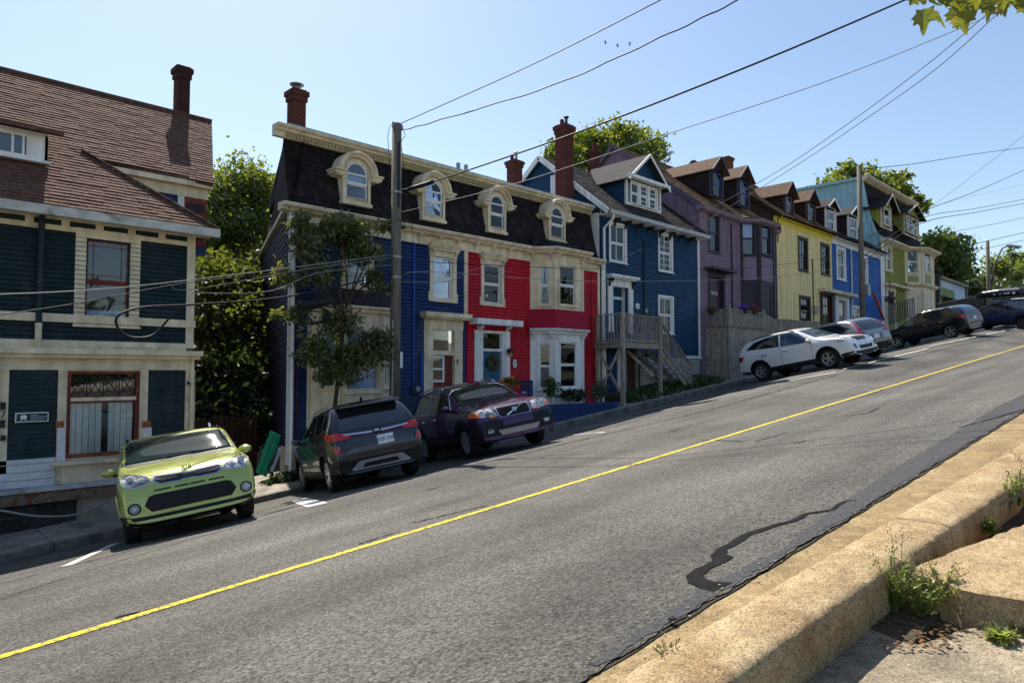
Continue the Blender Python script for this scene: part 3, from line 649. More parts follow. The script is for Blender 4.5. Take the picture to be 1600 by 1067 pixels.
# sill with its moulded box under the shop window, painted boards, porch beam
LH.add(MB().box(fr, fr.px(78, 725)[0], fr.px(232, 725)[0], v0-.10, v0-.03, 0, .3), 'window_sill', CREAMD)
LH.add(MB().box(fr, fr.px(95, 725)[0], fr.px(214, 725)[0], v0-.5, v0-.10, 0, .12), 'sill_panel', CREAM)
vb = bot; ua, ub = fr.px(4, 735)[0], fr.px(85, 735)[0]; v = vb
while v < zg-.02: LH.add(MB().box(fr, ua-.5, ub, v+.006, min(v+.145, zg), .022, .05), 'white_board', WBOARD); v += .15
for x in (88, 222): LH.add(MB().box(fr, fr.px(x, 700)[0], fr.px(x+13, 700)[0], yz(722, x), yz(668, x), .05, .062), 'bare_patch', WBOARD)
for x in (86, 221): LH.add(MB().box(fr, fr.px(x, 662)[0], fr.px(x+13, 662)[0], yz(668, x), yz(658, x), .05, .064), 'bare_patch', mat('bare_wood', (.3, .13, .04), .9, .3, 20, .5))
f1 = face(15.55); bz1 = f1.px(90, 765)[1]; bz0 = f1.px(90, 783)[1]
LH.add(MB().box(F16, sL, f1.px(182, 770)[0], bz0, bz1, .25, .45), 'porch_beam', PEEL)
LH.add(MB().box(F16, sL, sR, bz1+.004, bz1+.06, 0, .5), 'porch_deck', mat('pale_deck', (.5, .5, .52), .8, .2, 5, .3, col2=(.3, .28, .26), c2s=3))
# rubble foundation: stones one by one
gb = gz(2, 15.6)-.5; f15 = face(15.75); ur = f15.px(120, 790)[0]
LH.add(MB().box(f15, sL, ur, gb, bz0, -.3, -.03), 'foundation', MORT)
random.seed(11); v = bz0-.03
while v > gb+.3:
    h = random.uniform(.2, .27); u = sL
    while u < ur-.05:
        l = random.uniform(.28, .55); e = min(u+l, ur)
        q = lambda: random.uniform(-.012, .012)
        p = [(u+.015+q(), v-h+.012+q()), (e-.015+q(), v-h+.012+q()), (e-.015+q(), v-.012+q()), (u+.015+q(), v-.012+q())]; d = random.uniform(.0, .035)
        LH.add(MB().hexa([f15.P(a, b, -.06) for a, b in p]+[f15.P(a+(.02 if i in (0, 3) else -.02), b+(.015 if i < 2 else -.015), d) for i, (a, b) in enumerate(p)]), 'stone', STONE); u = e
    v -= h
LH.add(MB().box(f15, ur, sR, gb, bz0+.02, -.3, .02), 'plaster_footing', PLAST)
# plaque on the boards (blank dark plate with a white border and an emblem)
pr = fr.rect(23, 75, 644, 659); a, b, c, d = pr
mb = MB(); mb.box(fr, a, b, c, d, .02, .05); PL = LH.add(mb, 'plaque', WHITE)
LH.add(MB().box(fr, a+.02, b-.02, c+.02, d-.02, .05, .056), 'plaque_face', mat('plaque_face', (.03, .05, .075), .4, .05), PL)
mb = MB(); cx, cy = a+.13, (c+d)/2
mb.prism(fr, [(cx+.055*math.cos(k*.524), cy+.01+.04*math.sin(k*.524)) for k in range(12)], .056, .060); mb.box(fr, cx-.05, cx-.02, cy-.05, cy-.03, .056, .06); mb.box(fr, cx+.02, cx+.05, cy-.05, cy-.03, .056, .06); LH.add(mb, 'plaque_emblem', WHITE, PL)
mb = MB()
for k, (l, h) in enumerate(((.12, .012), (.3, .008), (.26, .008), (.2, .008))): mb.box(fr, a+.24, a+.24+l, d-.05-k*.028-h, d-.05-k*.028, .056, .059)
LH.add(mb, 'plaque_lines', mat('plaque_print', (.5, .52, .55), .6), PL)
# security camera, downpipes
cu, cv = fr.px(292, 597); mb = MB(); mb.tube([fr.P(cu, cv, .05), fr.P(cu, cv, .12)], .045, 12); CM = LH.add(mb, 'security_camera', WHITE, smooth=False)
LH.add(MB().tube([fr.P(cu-.01, cv, .11), fr.P(cu-.03, cv-.02, .19)], .032, 12), 'camera_lens', DARKM, CM)
dpx = fr.px(60, 450)[0]; LH.add(MB().tube([fr.P(dpx, zt+.05, .3), fr.P(dpx, zt-.1, .14), fr.P(dpx, yz(505, 60), .12)], .055, 10), 'downpipe', LHG); LH.add(MB().tube([fr.P(dpx, yz(505, 60), .12), fr.P(dpx, yz(545, 60), .13)], .058, 10), 'downpipe', CREAM)
dpx = sR-.03; LH.add(MB().tube([fr.P(dpx, yz(560, 300), .10), fr.P(dpx, yz(672, 300), .10)], .04, 10), 'downpipe', CREAM)
# number 7 on the dark ironwork at the far left
mb = MB(); mb.box(fr, fr.px(-1, 640)[0], fr.px(8, 640)[0], yz(640, 3), yz(628, 3), .05, .065); mb.box(fr, fr.px(-1, 660)[0], fr.px(7, 660)[0], yz(668, 3), yz(656, 3), .05, .065); mb.box(fr, fr.px(0, 685)[0], fr.px(8, 685)[0], yz(688, 3), yz(680, 3), .05, .065)
LH.add(mb, 'iron_ornament', DARKM)
def text_obj(H, s, fr, u, v, size, m, n=.01, par=None, name='lettering', align='CENTER', ext=.004, shear=0, font_v='CENTER'):
    cu_ = bpy.data.curves.new('lettering', 'FONT'); cu_.body = s; cu_.size = size; cu_.align_x = align; cu_.align_y = font_v; cu_.extrude = ext; cu_.shear = shear
    tmp = bpy.data.objects.new('tmp', cu_); C.objects.link(tmp); bpy.context.view_layer.update()
    me = bpy.data.meshes.new_from_object(tmp.evaluated_get(bpy.context.evaluated_depsgraph_get())); bpy.data.objects.remove(tmp)
    M = Matrix((fr.u, fr.v, fr.n)).transposed().to_4x4(); M.translation = fr.P(u, v, n)-(H.loc if H else V((0, 0, 0)))
    me.transform(M); me.materials.clear(); me.materials.append(m)
    o = bpy.data.objects.new(name, me); C.objects.link(o); 
    if par is not None: o.parent = par
    elif H: o.parent = H.root
    return o
text_obj(LH, '7', fr, fr.px(4, 648)[0], yz(648, 4), .2, DARKM, .05, name='house_number')
# roof: one slope from the gutter to the ridge, hipped at the lower right
m_ = .84; T0, Z0 = 15.5, 3.2
ZR = lambda t: Z0+m_*(t-T0)
tE, tR = 17.3, 20.4; sE, sRr = 6.6, 7.7; sG = 6.02
vdir = V((0, 1, m_)).normalized(); RF = Fr((0, T0, Z0), (1, 0, 0), vdir, V((0, -m_, 1)).normalized()); kL = math.hypot(1, m_)
hipT = 17.5; hipS = 3.88
def rp(s, t): return (s, (t-T0)*kL)
polyroof = [rp(-6, T0), rp(sG, T0), rp(hipS, hipT), rp(hipS+.15, hipT-.16), rp(sE, tE), rp(sRr, tR), rp(-6, tR)]
mb = rows(MB(), RF, polyroof, (), .135, .022, jit=.012, seglen=.30); LH.add(mb, 'roof_shingles', BRNSH, kind='stuff')
mb = MB(); 
def slabp(pts, th=.1): 
    a = [V(p) for p in pts]; i = len(mb.v); k = len(a); mb.v += [tuple(p-Z3*.004) for p in a]+[tuple(p-Z3*th) for p in a]
    mb.f.append(tuple(range(i, i+k))); mb.f.append(tuple(range(i+k, i+2*k))[::-1])
    for j in range(k): mb.f.append((i+j, i+k+j, i+k+(j+1) % k, i+(j+1) % k))
slabp([(-6, T0, ZR(T0)), (sG, T0, ZR(T0)), (hipS, hipT, ZR(hipT)), (-6, hipT, ZR(hipT))], .14)
slabp([(-6, hipT, ZR(hipT)), (hipS, hipT, ZR(hipT)), (sE, tE, ZR(tE)), (sRr, tR, ZR(tR)), (-6, tR, ZR(tR))], .12)
slabp([(sG, T0, ZR(T0)), (sG, hipT+1, ZR(T0)), (hipS, hipT, ZR(hipT))], .1)
slabp([(sRr, tR, ZR(tR)), (sE-.5, tR+4.4, ZR(tR)-3.5), (-6, tR+4.4, ZR(tR)-3.5), (-6, tR, ZR(tR))], .12)
LH.add(mb, 'roof_deck', BRNSH)
LH.add(MB().tube([(-6, tR, ZR(tR)+.03), (sRr, tR, ZR(tR)+.03)], .06, 6), 'ridge_cap', BRNSH)
for i in range(12):
    a = V((sG, T0, Z0+.03)).lerp(V((hipS, hipT, ZR(hipT)+.03)), i/12); b = V((sG, T0, Z0+.03)).lerp(V((hipS, hipT, ZR(hipT)+.03)), (i+1)/12+.02); LH.add(MB().beam(a, b, .16, .04), 'hip_cap', BRNSH)
# gutter and soffit
LH.add(MB().box(F16, -6, sG+.05, Z0-.2, Z0-.02, .42, .56), 'gutter', mat('gutter_metal', (.5, .5, .46), .5, .25, 4, .2, col2=(.2, .17, .13), c2s=3, c2w=(.55, .7)))
LH.add(MB().box(F16, -6, sG, Z0-.16, Z0-.12, 0, .42), 'soffit', CREAM)
# upper wall above the hip, its cream eave band and corner post
fU = Fr((0, 17.55, 0), (1, 0, 0), n=(0, -1, 0)); eZ = ZR(tE)
LH.add(rows(MB(), fU, [(2.5, 3.1), (sE-.75, 3.1), (sE-.75, eZ-.35), (2.5, eZ-.35)], (), .095, .02), 'clapboard', NAVY1, kind='stuff')
LH.add(MB().box(fU, 2.5, sE-.05, 2.9, eZ-.2, -.1, -.002), 'wall', NAVY1)
LH.add(MB().box(fU, 2.5, sE-.04, eZ-.42, eZ-.14, 0, .05), 'eave_board', CREAM); LH.add(MB().box(fU, 3.6, sE+.02, eZ-.17, eZ-.05, 0, .22), 'eave_board', CREAM)
LH.add(MB().box(fU, sE-.75, sE-.6, 3.1, eZ-.42, 0, .04), 'corner_board', WHITE); LH.add(MB().box(fU, sE-.6, sE-.06, 3.1, eZ-.42, 0, .02), 'side_panel', MAROON)
for k in range(3): LH.add(MB().box(fU, sE-.52, sE-.14, 3.35+k*.3, 3.55+k*.3, .02, .05), 'louvre', DARKM)
# rear and side mass
mb = MB(); mb.hexa([(-6, 16.15, gb), (sR-.06, 16.15, gb), (sR-.06, 24, gb), (-6, 24, gb), (-6, 16.15, 3.05), (sR-.06, 16.15, 3.05), (sR-.06, 24, 3.05), (-6, 24, 3.05)]); LH.add(mb, 'rear_wall', LHG)
# chimney
cs, cz = onface(283, 190, 20.6)
chimney(LH, cs, 20.6, .34, .34, ZR(20.0)-.4, onface(283, 106, 20.6)[1], BRICKD, cap=.16)
# small dormer at the left edge of the frame
dt = 16.6; f = face(dt); dz0, dz1 = f.px(40, 247)[1], f.px(40, 207)[1]; da, db = f.px(-75, 225)[0], f.px(75, 225)[0]
mb = MB(); wr = f.rect(-60, 42, 204, 233)
D = LH.add(MB().box(f, da, wr[0], dz0, dz1+.05, -.1, 0).box(f, wr[1], db, dz0, dz1+.05, -.1, 0).box(f, wr[0], wr[1], wr[3], dz1+.05, -.1, 0).box(f, wr[0], wr[1], dz0, wr[2], -.1, 0).box(f, da-.05, db+.05, dz0-.05, dz0, -.1, .06), 'dormer', WHITE)
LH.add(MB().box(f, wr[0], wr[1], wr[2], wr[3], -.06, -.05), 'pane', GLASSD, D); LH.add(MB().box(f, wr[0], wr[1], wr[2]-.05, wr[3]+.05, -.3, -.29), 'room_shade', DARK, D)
mb = MB()
for x in (20, 37): xx = f.px(x, 225)[0]; mb.box(f, xx-.02, xx+.02, wr[2], wr[3], -.05, -.02)
LH.add(mb, 'glazing_bar', WHITE, D)
LH.add(MB().hexa([(db-.05, dt, dz0), (db, dt, dz0), (db, dt+.1, dz0), (db-.05, dt+.1, dz0), (db-.05, dt, dz1), (db, dt, dz1), (db, dt+1.6, dz1), (db-.05, dt+1.6, dz1)]), 'cheek', WHITE, D)
mb = MB(); q = .22; A = [(da-.2, dt-.3, dz1), (db+q, dt-.3, dz1), (db+q, dt+2.0, dz1+.62), (da-.2, dt+2, dz1+.62)]
mb.hexa(A+[(a, b, c+.09) for a, b, c in A]); LH.add(mb, 'dormer_roof', BRNSH, D)

# ================================================================ navy house no. 9 and red house no. 11 under one mansard
sA = 7.97; fr = F16
sM = fr.px(727, 450)[0]; sB = fr.px(932, 400)[0]
gA = gz(sA, 16); zC = 4.16                        # eave cornice height
zFr = fr.px(449, 347)[1]
H1 = House('navy_rowhouse', 'navy clapboard row house with cream trim behind the street tree', 'house', (sA, 16, gA))
H2 = House('red_rowhouse', 'bright red clapboard row house with cream bay and a blue door with a wreath', 'house', (sM, 16, gz(sM, 16)))
def rr(xl, xr, yt, yb, f=None): return (f or F16).rect(xl, xr, yt, yb)
W1a = rr(541, 576, 400, 447); W1b = rr(676, 706.7, 402, 467)
W2a = rr(755, 782, 414, 474)
def ornate(H, fr, r, cas, hood, cur, m=CREAM, cmat=None, **kw):
    W = window(H, fr, r, cas, m, PVC, curtain=cur, cmat=cmat, head=.07, sill=.03, out=.05, **kw); u0, u1, v0, v1 = r
    mb = MB(); a, b, c, d = u0-cas-.10, u1+cas+.10, v1+cas+.12, v1+cas+.12
    mb.box(fr, a, b, c, c+.06, 0, .2); mb.box(fr, a+.03, b-.03, c+.06, c+.10, 0, .24); mb.box(fr, a+.07, b-.07, c-.07, c, 0, .14); H.add(mb, 'window_hood', m, W)
    mb = MB()
    for x in (u0-cas*.5, u1+cas*.5): mb.v, mb.f = mb.v, mb.f; b_ = bracket_mb(fr, x, c-.07, .07, .22, .13, .05); k = len(mb.v); mb.v += b_.v; mb.f += [tuple(i+k for i in f) for f in b_.f]
    x = u0
    while x < u1: mb.box(fr, x, x+.025, v1+cas+.01, v1+cas+.05, .05, .085); x += .05
    H.add(mb, 'hood_brackets', m, W, kind='stuff')
    mb = MB()
    for sg, x in ((-1, u0-cas), (1, u1+cas)): mb.box(fr, min(x, x+sg*.05), max(x, x+sg*.05), v0-cas*.6, v0+.18, -.02, .05)
    H.add(mb, 'casing_foot', m, W); return W
# --- plan of the bays
def bay(xl, xm, xr, proj, y=430, xr2=None):
    a = F16.px(xl, y)[0]; f2 = face(16-proj); b = f2.px(xm, y)[0]; c = f2.px(xr, y)[0]; d = c+(b-a) if xr2 is None else xr2
    return [V((a, 16, 0)), V((b, 16-proj, 0)), V((c, 16-proj, 0)), V((d, 16, 0))]
def bayfr(p, i): u = (p[i+1]-p[i]).normalized(); return Fr(p[i], u), (p[i+1]-p[i]).length
B2 = bay(828, 866, 911, .62)
B1 = bay(480, 533, 598, .5, 560)
z1bt = None
# H1 wall + bay hole; lower boundary follows the street
dH1 = rr(668, 721, 506, 640); dH1 = (dH1[0], dH1[1], gz(11.5, 16)+.3, dH1[3])
bayt = F16.px(480, 487)[1]
bh = (B1[0].x-.02, B1[3].x+.02, gA-.5, bayt-.05)
wall(H1, F16, [(sA, gA+.75), (sM, gA+.75), (sM, zFr+.02), (sA, zFr+.02)], [hole(W1a, .12), hole(W1b, .13), dH1, bh], NAVY1, .105)
H1.add(MB().box(F16, sA, sM, gA-.6, gA+.75, -.3, .03), 'foundation', PLAST)
for k in range(7): H1.add(MB().box(F16, sA+.25+.19*(k % 3)+random.uniform(0, .1), sA+.42+.19*(k % 3)+random.uniform(0, .1), gA+.02+.17*(k//3), gA+.17+.17*(k//3), .03, .05+.01*(k % 2)), 'bare_stone', STONE)
ornate(H1, F16, W1a, .13, 1, 'blind'); ornate(H1, F16, W1b, .13, 1, 'full')
H1.add(MB().box(F16, sA-.01, sA+.13, gA+.3, zC-.02, 0, .05), 'corner_board', WHITE)
H1.add(MB().tube([(sA+.06, 15.86, zFr), (sA+.06, 15.86, gA-.1)], .045, 10), 'downpipe', WHITE)
H1.add(MB().box(F16, sA, F16.px(532, 690)[0], gA+.62, gA+.85, 0, .12), 'water_table', CREAM)
# frieze + cornice (follows H2's bay)
def frieze(H, a, b, zb=None):
    zb = zb or zFr; H.add(MB().box(F16, a, b, zb, zC-.06, -.1, .04), 'frieze_board', CREAM); H.add(MB().box(F16, a, b, zb-.02, zb+.05, .04, .07), 'frieze_moulding', CREAM)
frieze(H1, sA, sM); frieze(H2, sM, B2[0].x+.02); frieze(H2, B2[3].x-.02, sB)
cprof = [(0, 0), (.34, 0), (.36, -.03), (.33, -.09), (.25, -.11), (.20, -.17), (.06, -.2), (0, -.2)]
cornice(H1, [(sA-.3, 16, zC), (sM, 16, zC)], cprof, CREAM)
cornice(H2, [(sM+.004, 16, zC)]+[(p.x, p.y, zC) for p in B2]+[(sB+.15, 16, zC)], cprof, CREAM)
u = sA+.35
while u < B2[0].x-.1:
    H = H1 if u < sM else H2; H.add(bracket_mb(F16, u, zC-.17, .075, .2, .16, .04), 'bracket', CREAM); u += .72
# mansard: curved slope
def mansard(H, a, b, skirt=None, z0=zC, zt=6.02, t0=15.93, t1=16.42, left=False, right=False):
    n = 14; prof = []
    for i in range(n+1):
        f = i/n; prof.append((t0+(t1-t0)*(f**.6), z0+(zt-z0)*f))
    mb = MB(); 
    for (ta, za), (tb, zb) in zip(prof, prof[1:]):
        k = 1
        # shingle courses: each ring slightly proud at its foot
        mb.quad((a, ta-.02, za), (b, ta-.02, za), (b, tb, zb), (a, tb, zb)); mb.quad((a, ta, za), (b, ta, za), (b, ta-.02, za), (a, ta-.02, za))
    H.add(mb, 'mansard_shingles', BLKSH, kind='stuff')
    k_ = 3.1 if left else 0; H.add(MB().hexa([(a+.06, t0+.06, z0-.1), (b, t0+.06, z0-.1), (b, 24, z0-.1), (a+k_, 24, z0-.1), (a+.06, t1+.05, zt), (b, t1+.05, zt), (b, 24, zt), (a+k_+.3, 24, zt)]), 'roof_core', BLKSH)
zT = 6.0
mansard(H1, sA, sM+.003, left=True); mansard(H2, sM, sB+.12)
# bay cover of the mansard foot on the red house
mb = MB(); q = [V((p.x, p.y-.1, zC)) for p in B2]; r_ = [V((B2[0].x+.1, 16.0, zC+.42)), V((B2[1].x+.2, 15.97, zC+.42)), V((B2[2].x-.2, 15.97, zC+.42)), V((B2[3].x-.1, 16.0, zC+.42))]
mb.strip(q, r_); H2.add(mb, 'bay_roof_skirt', BLKSH)
tprof = [(0, 0), (.34, 0), (.36, -.04), (.33, -.08), (.27, -.10), (.24, -.15), (.16, -.17), (.14, -.29), (0, -.29)]
zcap = F16.px(429, 193)[1]+.09
cornice(H1, [(sA-.28, 16.42, zcap+.02), (sM, 16.42, zcap+.02)], tprof, CREAM, 'top_cornice')
cornice(H2, [(sM+.004, 16.42, zcap+.02), (sB+.05, 16.42, zcap+.02)], tprof, CREAM, 'top_cornice')
for (H, a, b) in ((H1, sA, sM), (H2, sM, sB)):
    mb = MB(); u = a
    while u < b-.04: mb.box(face(16.42), u, u+.055, zcap-.245, zcap-.155, .14, .20); u += .1
    H.add(mb, 'dentils', mat('ochre_dentil', (.42, .34, .19), .7, .1), kind='stuff')
    k_ = 3.2 if a == sA else 0
    H.add(MB().hexa([(a+.3 if k_ else a, 16.4, zcap-.4), (b, 16.4, zcap-.4), (b, 24, zcap-.4), (a+k_, 24, zcap-.4), (a+.3 if k_ else a, 16.4, zcap), (b, 16.4, zcap), (b, 24, zcap), (a+k_, 24, zcap)]), 'flat_roof', BLKSH)
    H.add(MB().hexa([(a, 16.1, zcap+.021), (b, 16.1, zcap+.021), (b, 24, zcap+.021), (a+k_, 24, zcap+.021), (a, 16.1, zcap+.06), (b, 16.1, zcap+.06), (b, 24, zcap+.06), (a+k_, 24, zcap+.06)]), 'roof_edge', METAL)
# arched dormers
def arch_dormer(H, xl, xr, yb, ytop, xol, xor_, cur, cm=None, label=None):
    td = 15.98; f = face(td); r = f.rect(xl, xr, ytop, yb); u0, u1, v0, v1 = r; cu = (u0+u1)/2; R_ = (u1-u0)/2; vs_ = v1-R_
    cas = .10
    W = window(H, f, r, .001, CREAM, PVC, curtain=cur, cmat=cm, arch=True, frac=.42, out=.02, inset=.05, sill=.001, label=label)
    mb = MB(); Ro = R_+cas
    out = [(cu+Ro*math.cos(math.pi*i/16), vs_+Ro*math.sin(math.pi*i/16)) for i in range(17)]; inn = [(cu+R_*math.cos(math.pi*i/16), vs_+R_*math.sin(math.pi*i/16)) for i in range(17)]
    for n0, n1 in ((-.5, .0),):
        mb.strip([f.P(*p, n1) for p in out], [f.P(*p, n1) for p in inn]); mb.strip([f.P(*p, n0) for p in out], [f.P(*p, n1) for p in out]); mb.strip([f.P(*p, n1) for p in inn], [f.P(*p, n1-.12) for p in inn])
    mb.box(f, u0-cas, u0, v0-.1, vs_, -.5, 0); mb.box(f, u1, u1+cas, v0-.1, vs_, -.5, 0); mb.box(f, u0-cas-.03, u1+cas+.03, v0-.17, v0-.08, -.5, .05); mb.box(f, u0, u1, v0-.09, v0, -.3, .01)
    H.add(mb, 'dormer_frame', CREAM, W)
    # hood: half-round moulding with feet
    Rh0, Rh1, Rh2 = R_+.095, R_+.175, R_+.235; v5 = vs_+.02
    ring = lambda r1, n: [f.P(cu+r1*math.cos(math.pi*i/18), v5+r1*math.sin(math.pi*i/18), n) for i in range(19)]
    mb = MB(); A = ring(Rh0, .0); B = ring(Rh0, .07); C_ = ring(Rh1, .09); D_ = ring(Rh1, .15); E_ = ring(Rh2, .17); F_ = ring(Rh2+.02, .13); G_ = ring(Rh2+.02, -.55)
    for p, q in ((A, B), (B, C_), (C_, D_), (D_, E_), (E_, F_), (F_, G_)): mb.strip(p, q)
    for sg in (-1, 1):
        a = cu+sg*(Rh0-.0); b = cu+sg*(Rh2+.15); lo_, hi_ = min(a, b), max(a, b)
        mb.box(f, lo_, hi_, v5-.11, v5-.02, -.45, .12); mb.box(f, lo_ if sg > 0 else lo_-.03, hi_+.03 if sg > 0 else hi_, v5-.03, v5+.02, -.45, .17); mb.box(f, lo_+.02 if sg > 0 else lo_+.07, hi_-.07 if sg > 0 else hi_-.02, v5-.15, v5-.10, -.4, .09)
    H.add(mb, 'dormer_hood', CREAM, W)
    mb = MB()
    for i in range(1, 20):
        a0 = math.pi*i/20; r1 = (Rh0+Rh1)/2-.01; p = (cu+r1*math.cos(a0), v5+r1*math.sin(a0)); mb.box(f, p[0]-.014, p[0]+.014, p[1]-.014, p[1]+.014, .06, .1)
    H.add(mb, 'beading', CREAMD, W, kind='stuff')
arch_dormer(H1, 541, 574.5, 312, 254, 0, 0, 'blind', label='leftmost arched dormer window')
arch_dormer(H1, 664.5, 691.5, 338, 283, 0, 0, 'blind'); arch_dormer(H2, 766.5, 787.6, 357, 305, 0, 0, 'full', CURTB); arch_dormer(H2, 861, 880.6, 372, 324, 0, 0, 'blind', CURTB)
# skewed side wall of the navy house, slate hung
SK = V((2.9, 8, 0)).normalized(); fs = Fr((sA, 16.0, 0), SK, n=V((-SK.y, SK.x, 0)))
mb = rows(MB(), fs, [(0, gA-.1), (8.4, gA-.1), (8.4, zC), (0, zC)], (), .16, .02, jit=.012, seglen=.22); H1.add(mb, 'slate_cladding', SLATE, kind='stuff')
H1.add(MB().box(fs, 0.05, 8.4, gA-.6, zC, -.3, -.004), 'side_wall', SLATE)
mb = MB(); n = 10
for i in range(n):
    f0, f1_ = i/n, (i+1)/n; g0, g1 = .45*(f0**.6), .45*(f1_**.6)
    mb.quad(fs.P(-.12+g0, zC+(zT-zC)*f0, .05-g0), fs.P(8.4, zC+(zT-zC)*f0, .05-g0), fs.P(8.4, zC+(zT-zC)*f1_, .05-g1), fs.P(-.12+g1, zC+(zT-zC)*f1_, .05-g1))
H1.add(mb, 'side_mansard', BLKSH)
H1.add(MB().box(fs, -.1, 8.4, zC-.12, zC, 0, .12), 'side_cornice', CREAM)
H1.add(MB().box(fs, 8.25, 8.42, gA, zC-.15, 0, .06), 'corner_board', mat('rust_board', (.3, .07, .03), .7, .3, 2, col2=(.5, .45, .38), c2s=.35, c2w=(.45, .5)))
# roof things
chimney(H1, *[(onface(463, 195, 17.6)[0]), 17.6], .37, .37, zcap-.3, onface(463, 142, 17.6)[1], BRICK, .15, [(0, .10, .09, METAL, True)])
chimney(H2, onface(804, 270, 18.4)[0], 18.4, .42, .42, zcap-.3, onface(804, 252, 18.4)[1], BRICK, .12, [(-.13, .22, .07, BRICK, False), (.09, .28, .05, METAL, True)])
for xx in (716, 728): H1.add(MB().tube([(onface(xx, 262, 17.6)[0], 17.6, zcap-.1), (onface(xx, 262, 17.6)[0], 17.6, onface(xx, 255+(xx-716)*.25, 17.6)[1])], .07, 10), 'vent_pipe', METAL)
chimney(H2, onface(882, 290, 17.3)[0], 17.3, .50, .50, zcap-.3, onface(882, 197, 17.3)[1], BRICK, .16, [(-.13, .2, .08, BRICK, False), (.12, .3, .05, DARKM, True)])
# --- H1 ground-floor bay
def bay_storey(H, B, zb, zt_, ops, m, base=None, cas=.09, cur=(), panel=None, cm=None, name='bay', sk=None, pm=None):
    for i in range(3):
        f, L_ = bayfr(B, i)
        hs = []
        if ops[i]: 
            r = ops[i]; hs = [(r[0], r[1], r[2], r[3])]
        wall(H, f, [(0, zb), (L_, zb), (L_, zt_), (0, zt_)], hs, m, 20, name='bay_facing', proud=.002, back=.1)
        H.add(MB().box(f, 0, .07, zb, zt_, .002, .03).box(f, L_-.07, L_, zb, zt_, .002, .03), 'bay_pilaster', m)
        if ops[i]:
            window(H, f, r, cas, m, PVC, curtain=cur[i] if cur else None, cmat=cm, sill=.03, out=.02, head=0)
            if panel:
                u0, u1 = r[0]-.03, r[1]+.03; a, b = zb+panel[0], r[2]-cas-panel[1]
                if b-a > .08: H.add(MB().box(f, u0, u1, a, b, .002, .02).box(f, u0+.05, u1-.05, a+.05, b-.05, .02, .035), 'bay_panel', pm or m)
fL, LL = bayfr(B1, 0); fM, LM = bayfr(B1, 1)
wl = fL.rect(499, 524, 516, 605); wm = fM.rect(541, 592, 517, 610); wrt = (LL-wl[1], LL-wl[0], wl[2], wl[3])
zb1 = F16.px(480, 668)[1]; zt1 = fM.px(560, 486)[1]
bay_storey(H1, B1, zb1, zt1, [wl, wm, wrt], CREAM, cur=('sides', 'full', 'sides'), panel=(.08, .1))
cornice(H1, [(p.x, p.y, zt1+.12) for p in B1], [(0, 0), (.2, 0), (.22, -.05), (.14, -.08), (.1, -.16), (0, -.16)], CREAM)
mb = MB(); q = [V((p.x, p.y, zt1+.12))+V((0, -.15, 0)) for p in B1]; zr = zt1+.62; q[0].x -= .15; q[3].x += .15
mb.strip(q, [V((B1[0].x+.45, 15.99, zr)), V((B1[1].x+.1, 15.98, zr)), V((B1[2].x-.1, 15.98, zr)), V((B1[3].x-.45, 15.99, zr))]); H1.add(mb, 'bay_roof', GREYSH)
H1.add(MB().box(F16, B1[0].x, B1[3].x, gA-.5, zb1+.02, 0, .5), 'bay_footing', PLAST)
# H1 door case
u0, u1 = F16.px(661, 560)[0], F16.px(722, 560)[0]; ze = F16.px(694, 497)[1]; gd = gz(11.5, 16)+.32
H1.add(MB().box(F16, F16.px(655, 495)[0], sM+.0, ze, ze+.13, 0, .34).box(F16, F16.px(657, 495)[0], sM, ze-.05, ze, 0, .26), 'door_canopy', CREAM)
tr = rr(675, 708.6, 516, 548); dr = (tr[0], tr[1], gd, F16.px(692, 555)[1])
H1.add(MB().box(F16, u0, tr[0], gd-.3, ze-.05, -.1, .06).box(F16, tr[1], u1, gd-.3, ze-.05, -.1, .06).box(F16, tr[0], tr[1], tr[3], ze-.05, -.1, .06).box(F16, tr[0], tr[1], dr[3], tr[2], -.1, .05), 'door_case', CREAM)
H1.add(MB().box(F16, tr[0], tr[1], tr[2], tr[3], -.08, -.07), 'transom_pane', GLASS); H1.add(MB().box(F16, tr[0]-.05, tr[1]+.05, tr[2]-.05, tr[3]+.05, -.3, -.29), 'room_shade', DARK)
D = H1.add(MB().box(F16, dr[0], dr[1], dr[2], dr[3], -.12, -.06), 'front_door', MAROON)
sw_ = rr(674, 695, 556, 597); H1.add(MB().box(F16, sw_[0], sw_[0]+.06, sw_[2], sw_[3], -.06, -.02).box(F16, sw_[1]-.06, sw_[1], sw_[2], sw_[3], -.06, -.02).box(F16, sw_[0]+.06, sw_[1]-.06, sw_[3]-.06, sw_[3], -.06, -.02).box(F16, sw_[0]+.06, sw_[1]-.06, sw_[2], sw_[2]+.06, -.06, -.02).box(F16, sw_[0]+.06, sw_[1]-.06, (sw_[2]+sw_[3])/2-.03, (sw_[2]+sw_[3])/2+.03, -.06, -.03), 'door_sash', PVC, D)
H1.add(MB().box(F16, sw_[0]+.06, sw_[1]-.06, sw_[2]+.06, sw_[3]-.06, -.055, -.045), 'door_pane', GLASSD, D)
H1.add(MB().box(F16, F16.px(721, 560)[0]+.0, F16.px(725, 560)[0], gd, F16.px(722, 516)[1], .061, .075), 'navy_strip', NAVY1)
text_obj(H1, '9', F16, F16.px(712.5, 566)[0], F16.px(712.5, 566)[1], .22, DARKM, .062, name='house_number')
H1.add(MB().box(F16, u0-.3, u1+.1, gd-.6, gd-.02, .0, 1.0).box(F16, u0-.3, u1+.1, gd-.75, gd-.2, 1.0, 1.3), 'door_steps', CONC)
for x in (u0+.05, u1-.05):
    H1.add(MB().tube([F16.P(x, gd, .06), F16.P(x, gd+.75, .06), F16.P(x, gd+.35, 1.2), F16.P(x, gd-.5, 1.2)], .025, 6), 'hand_rail', METAL)
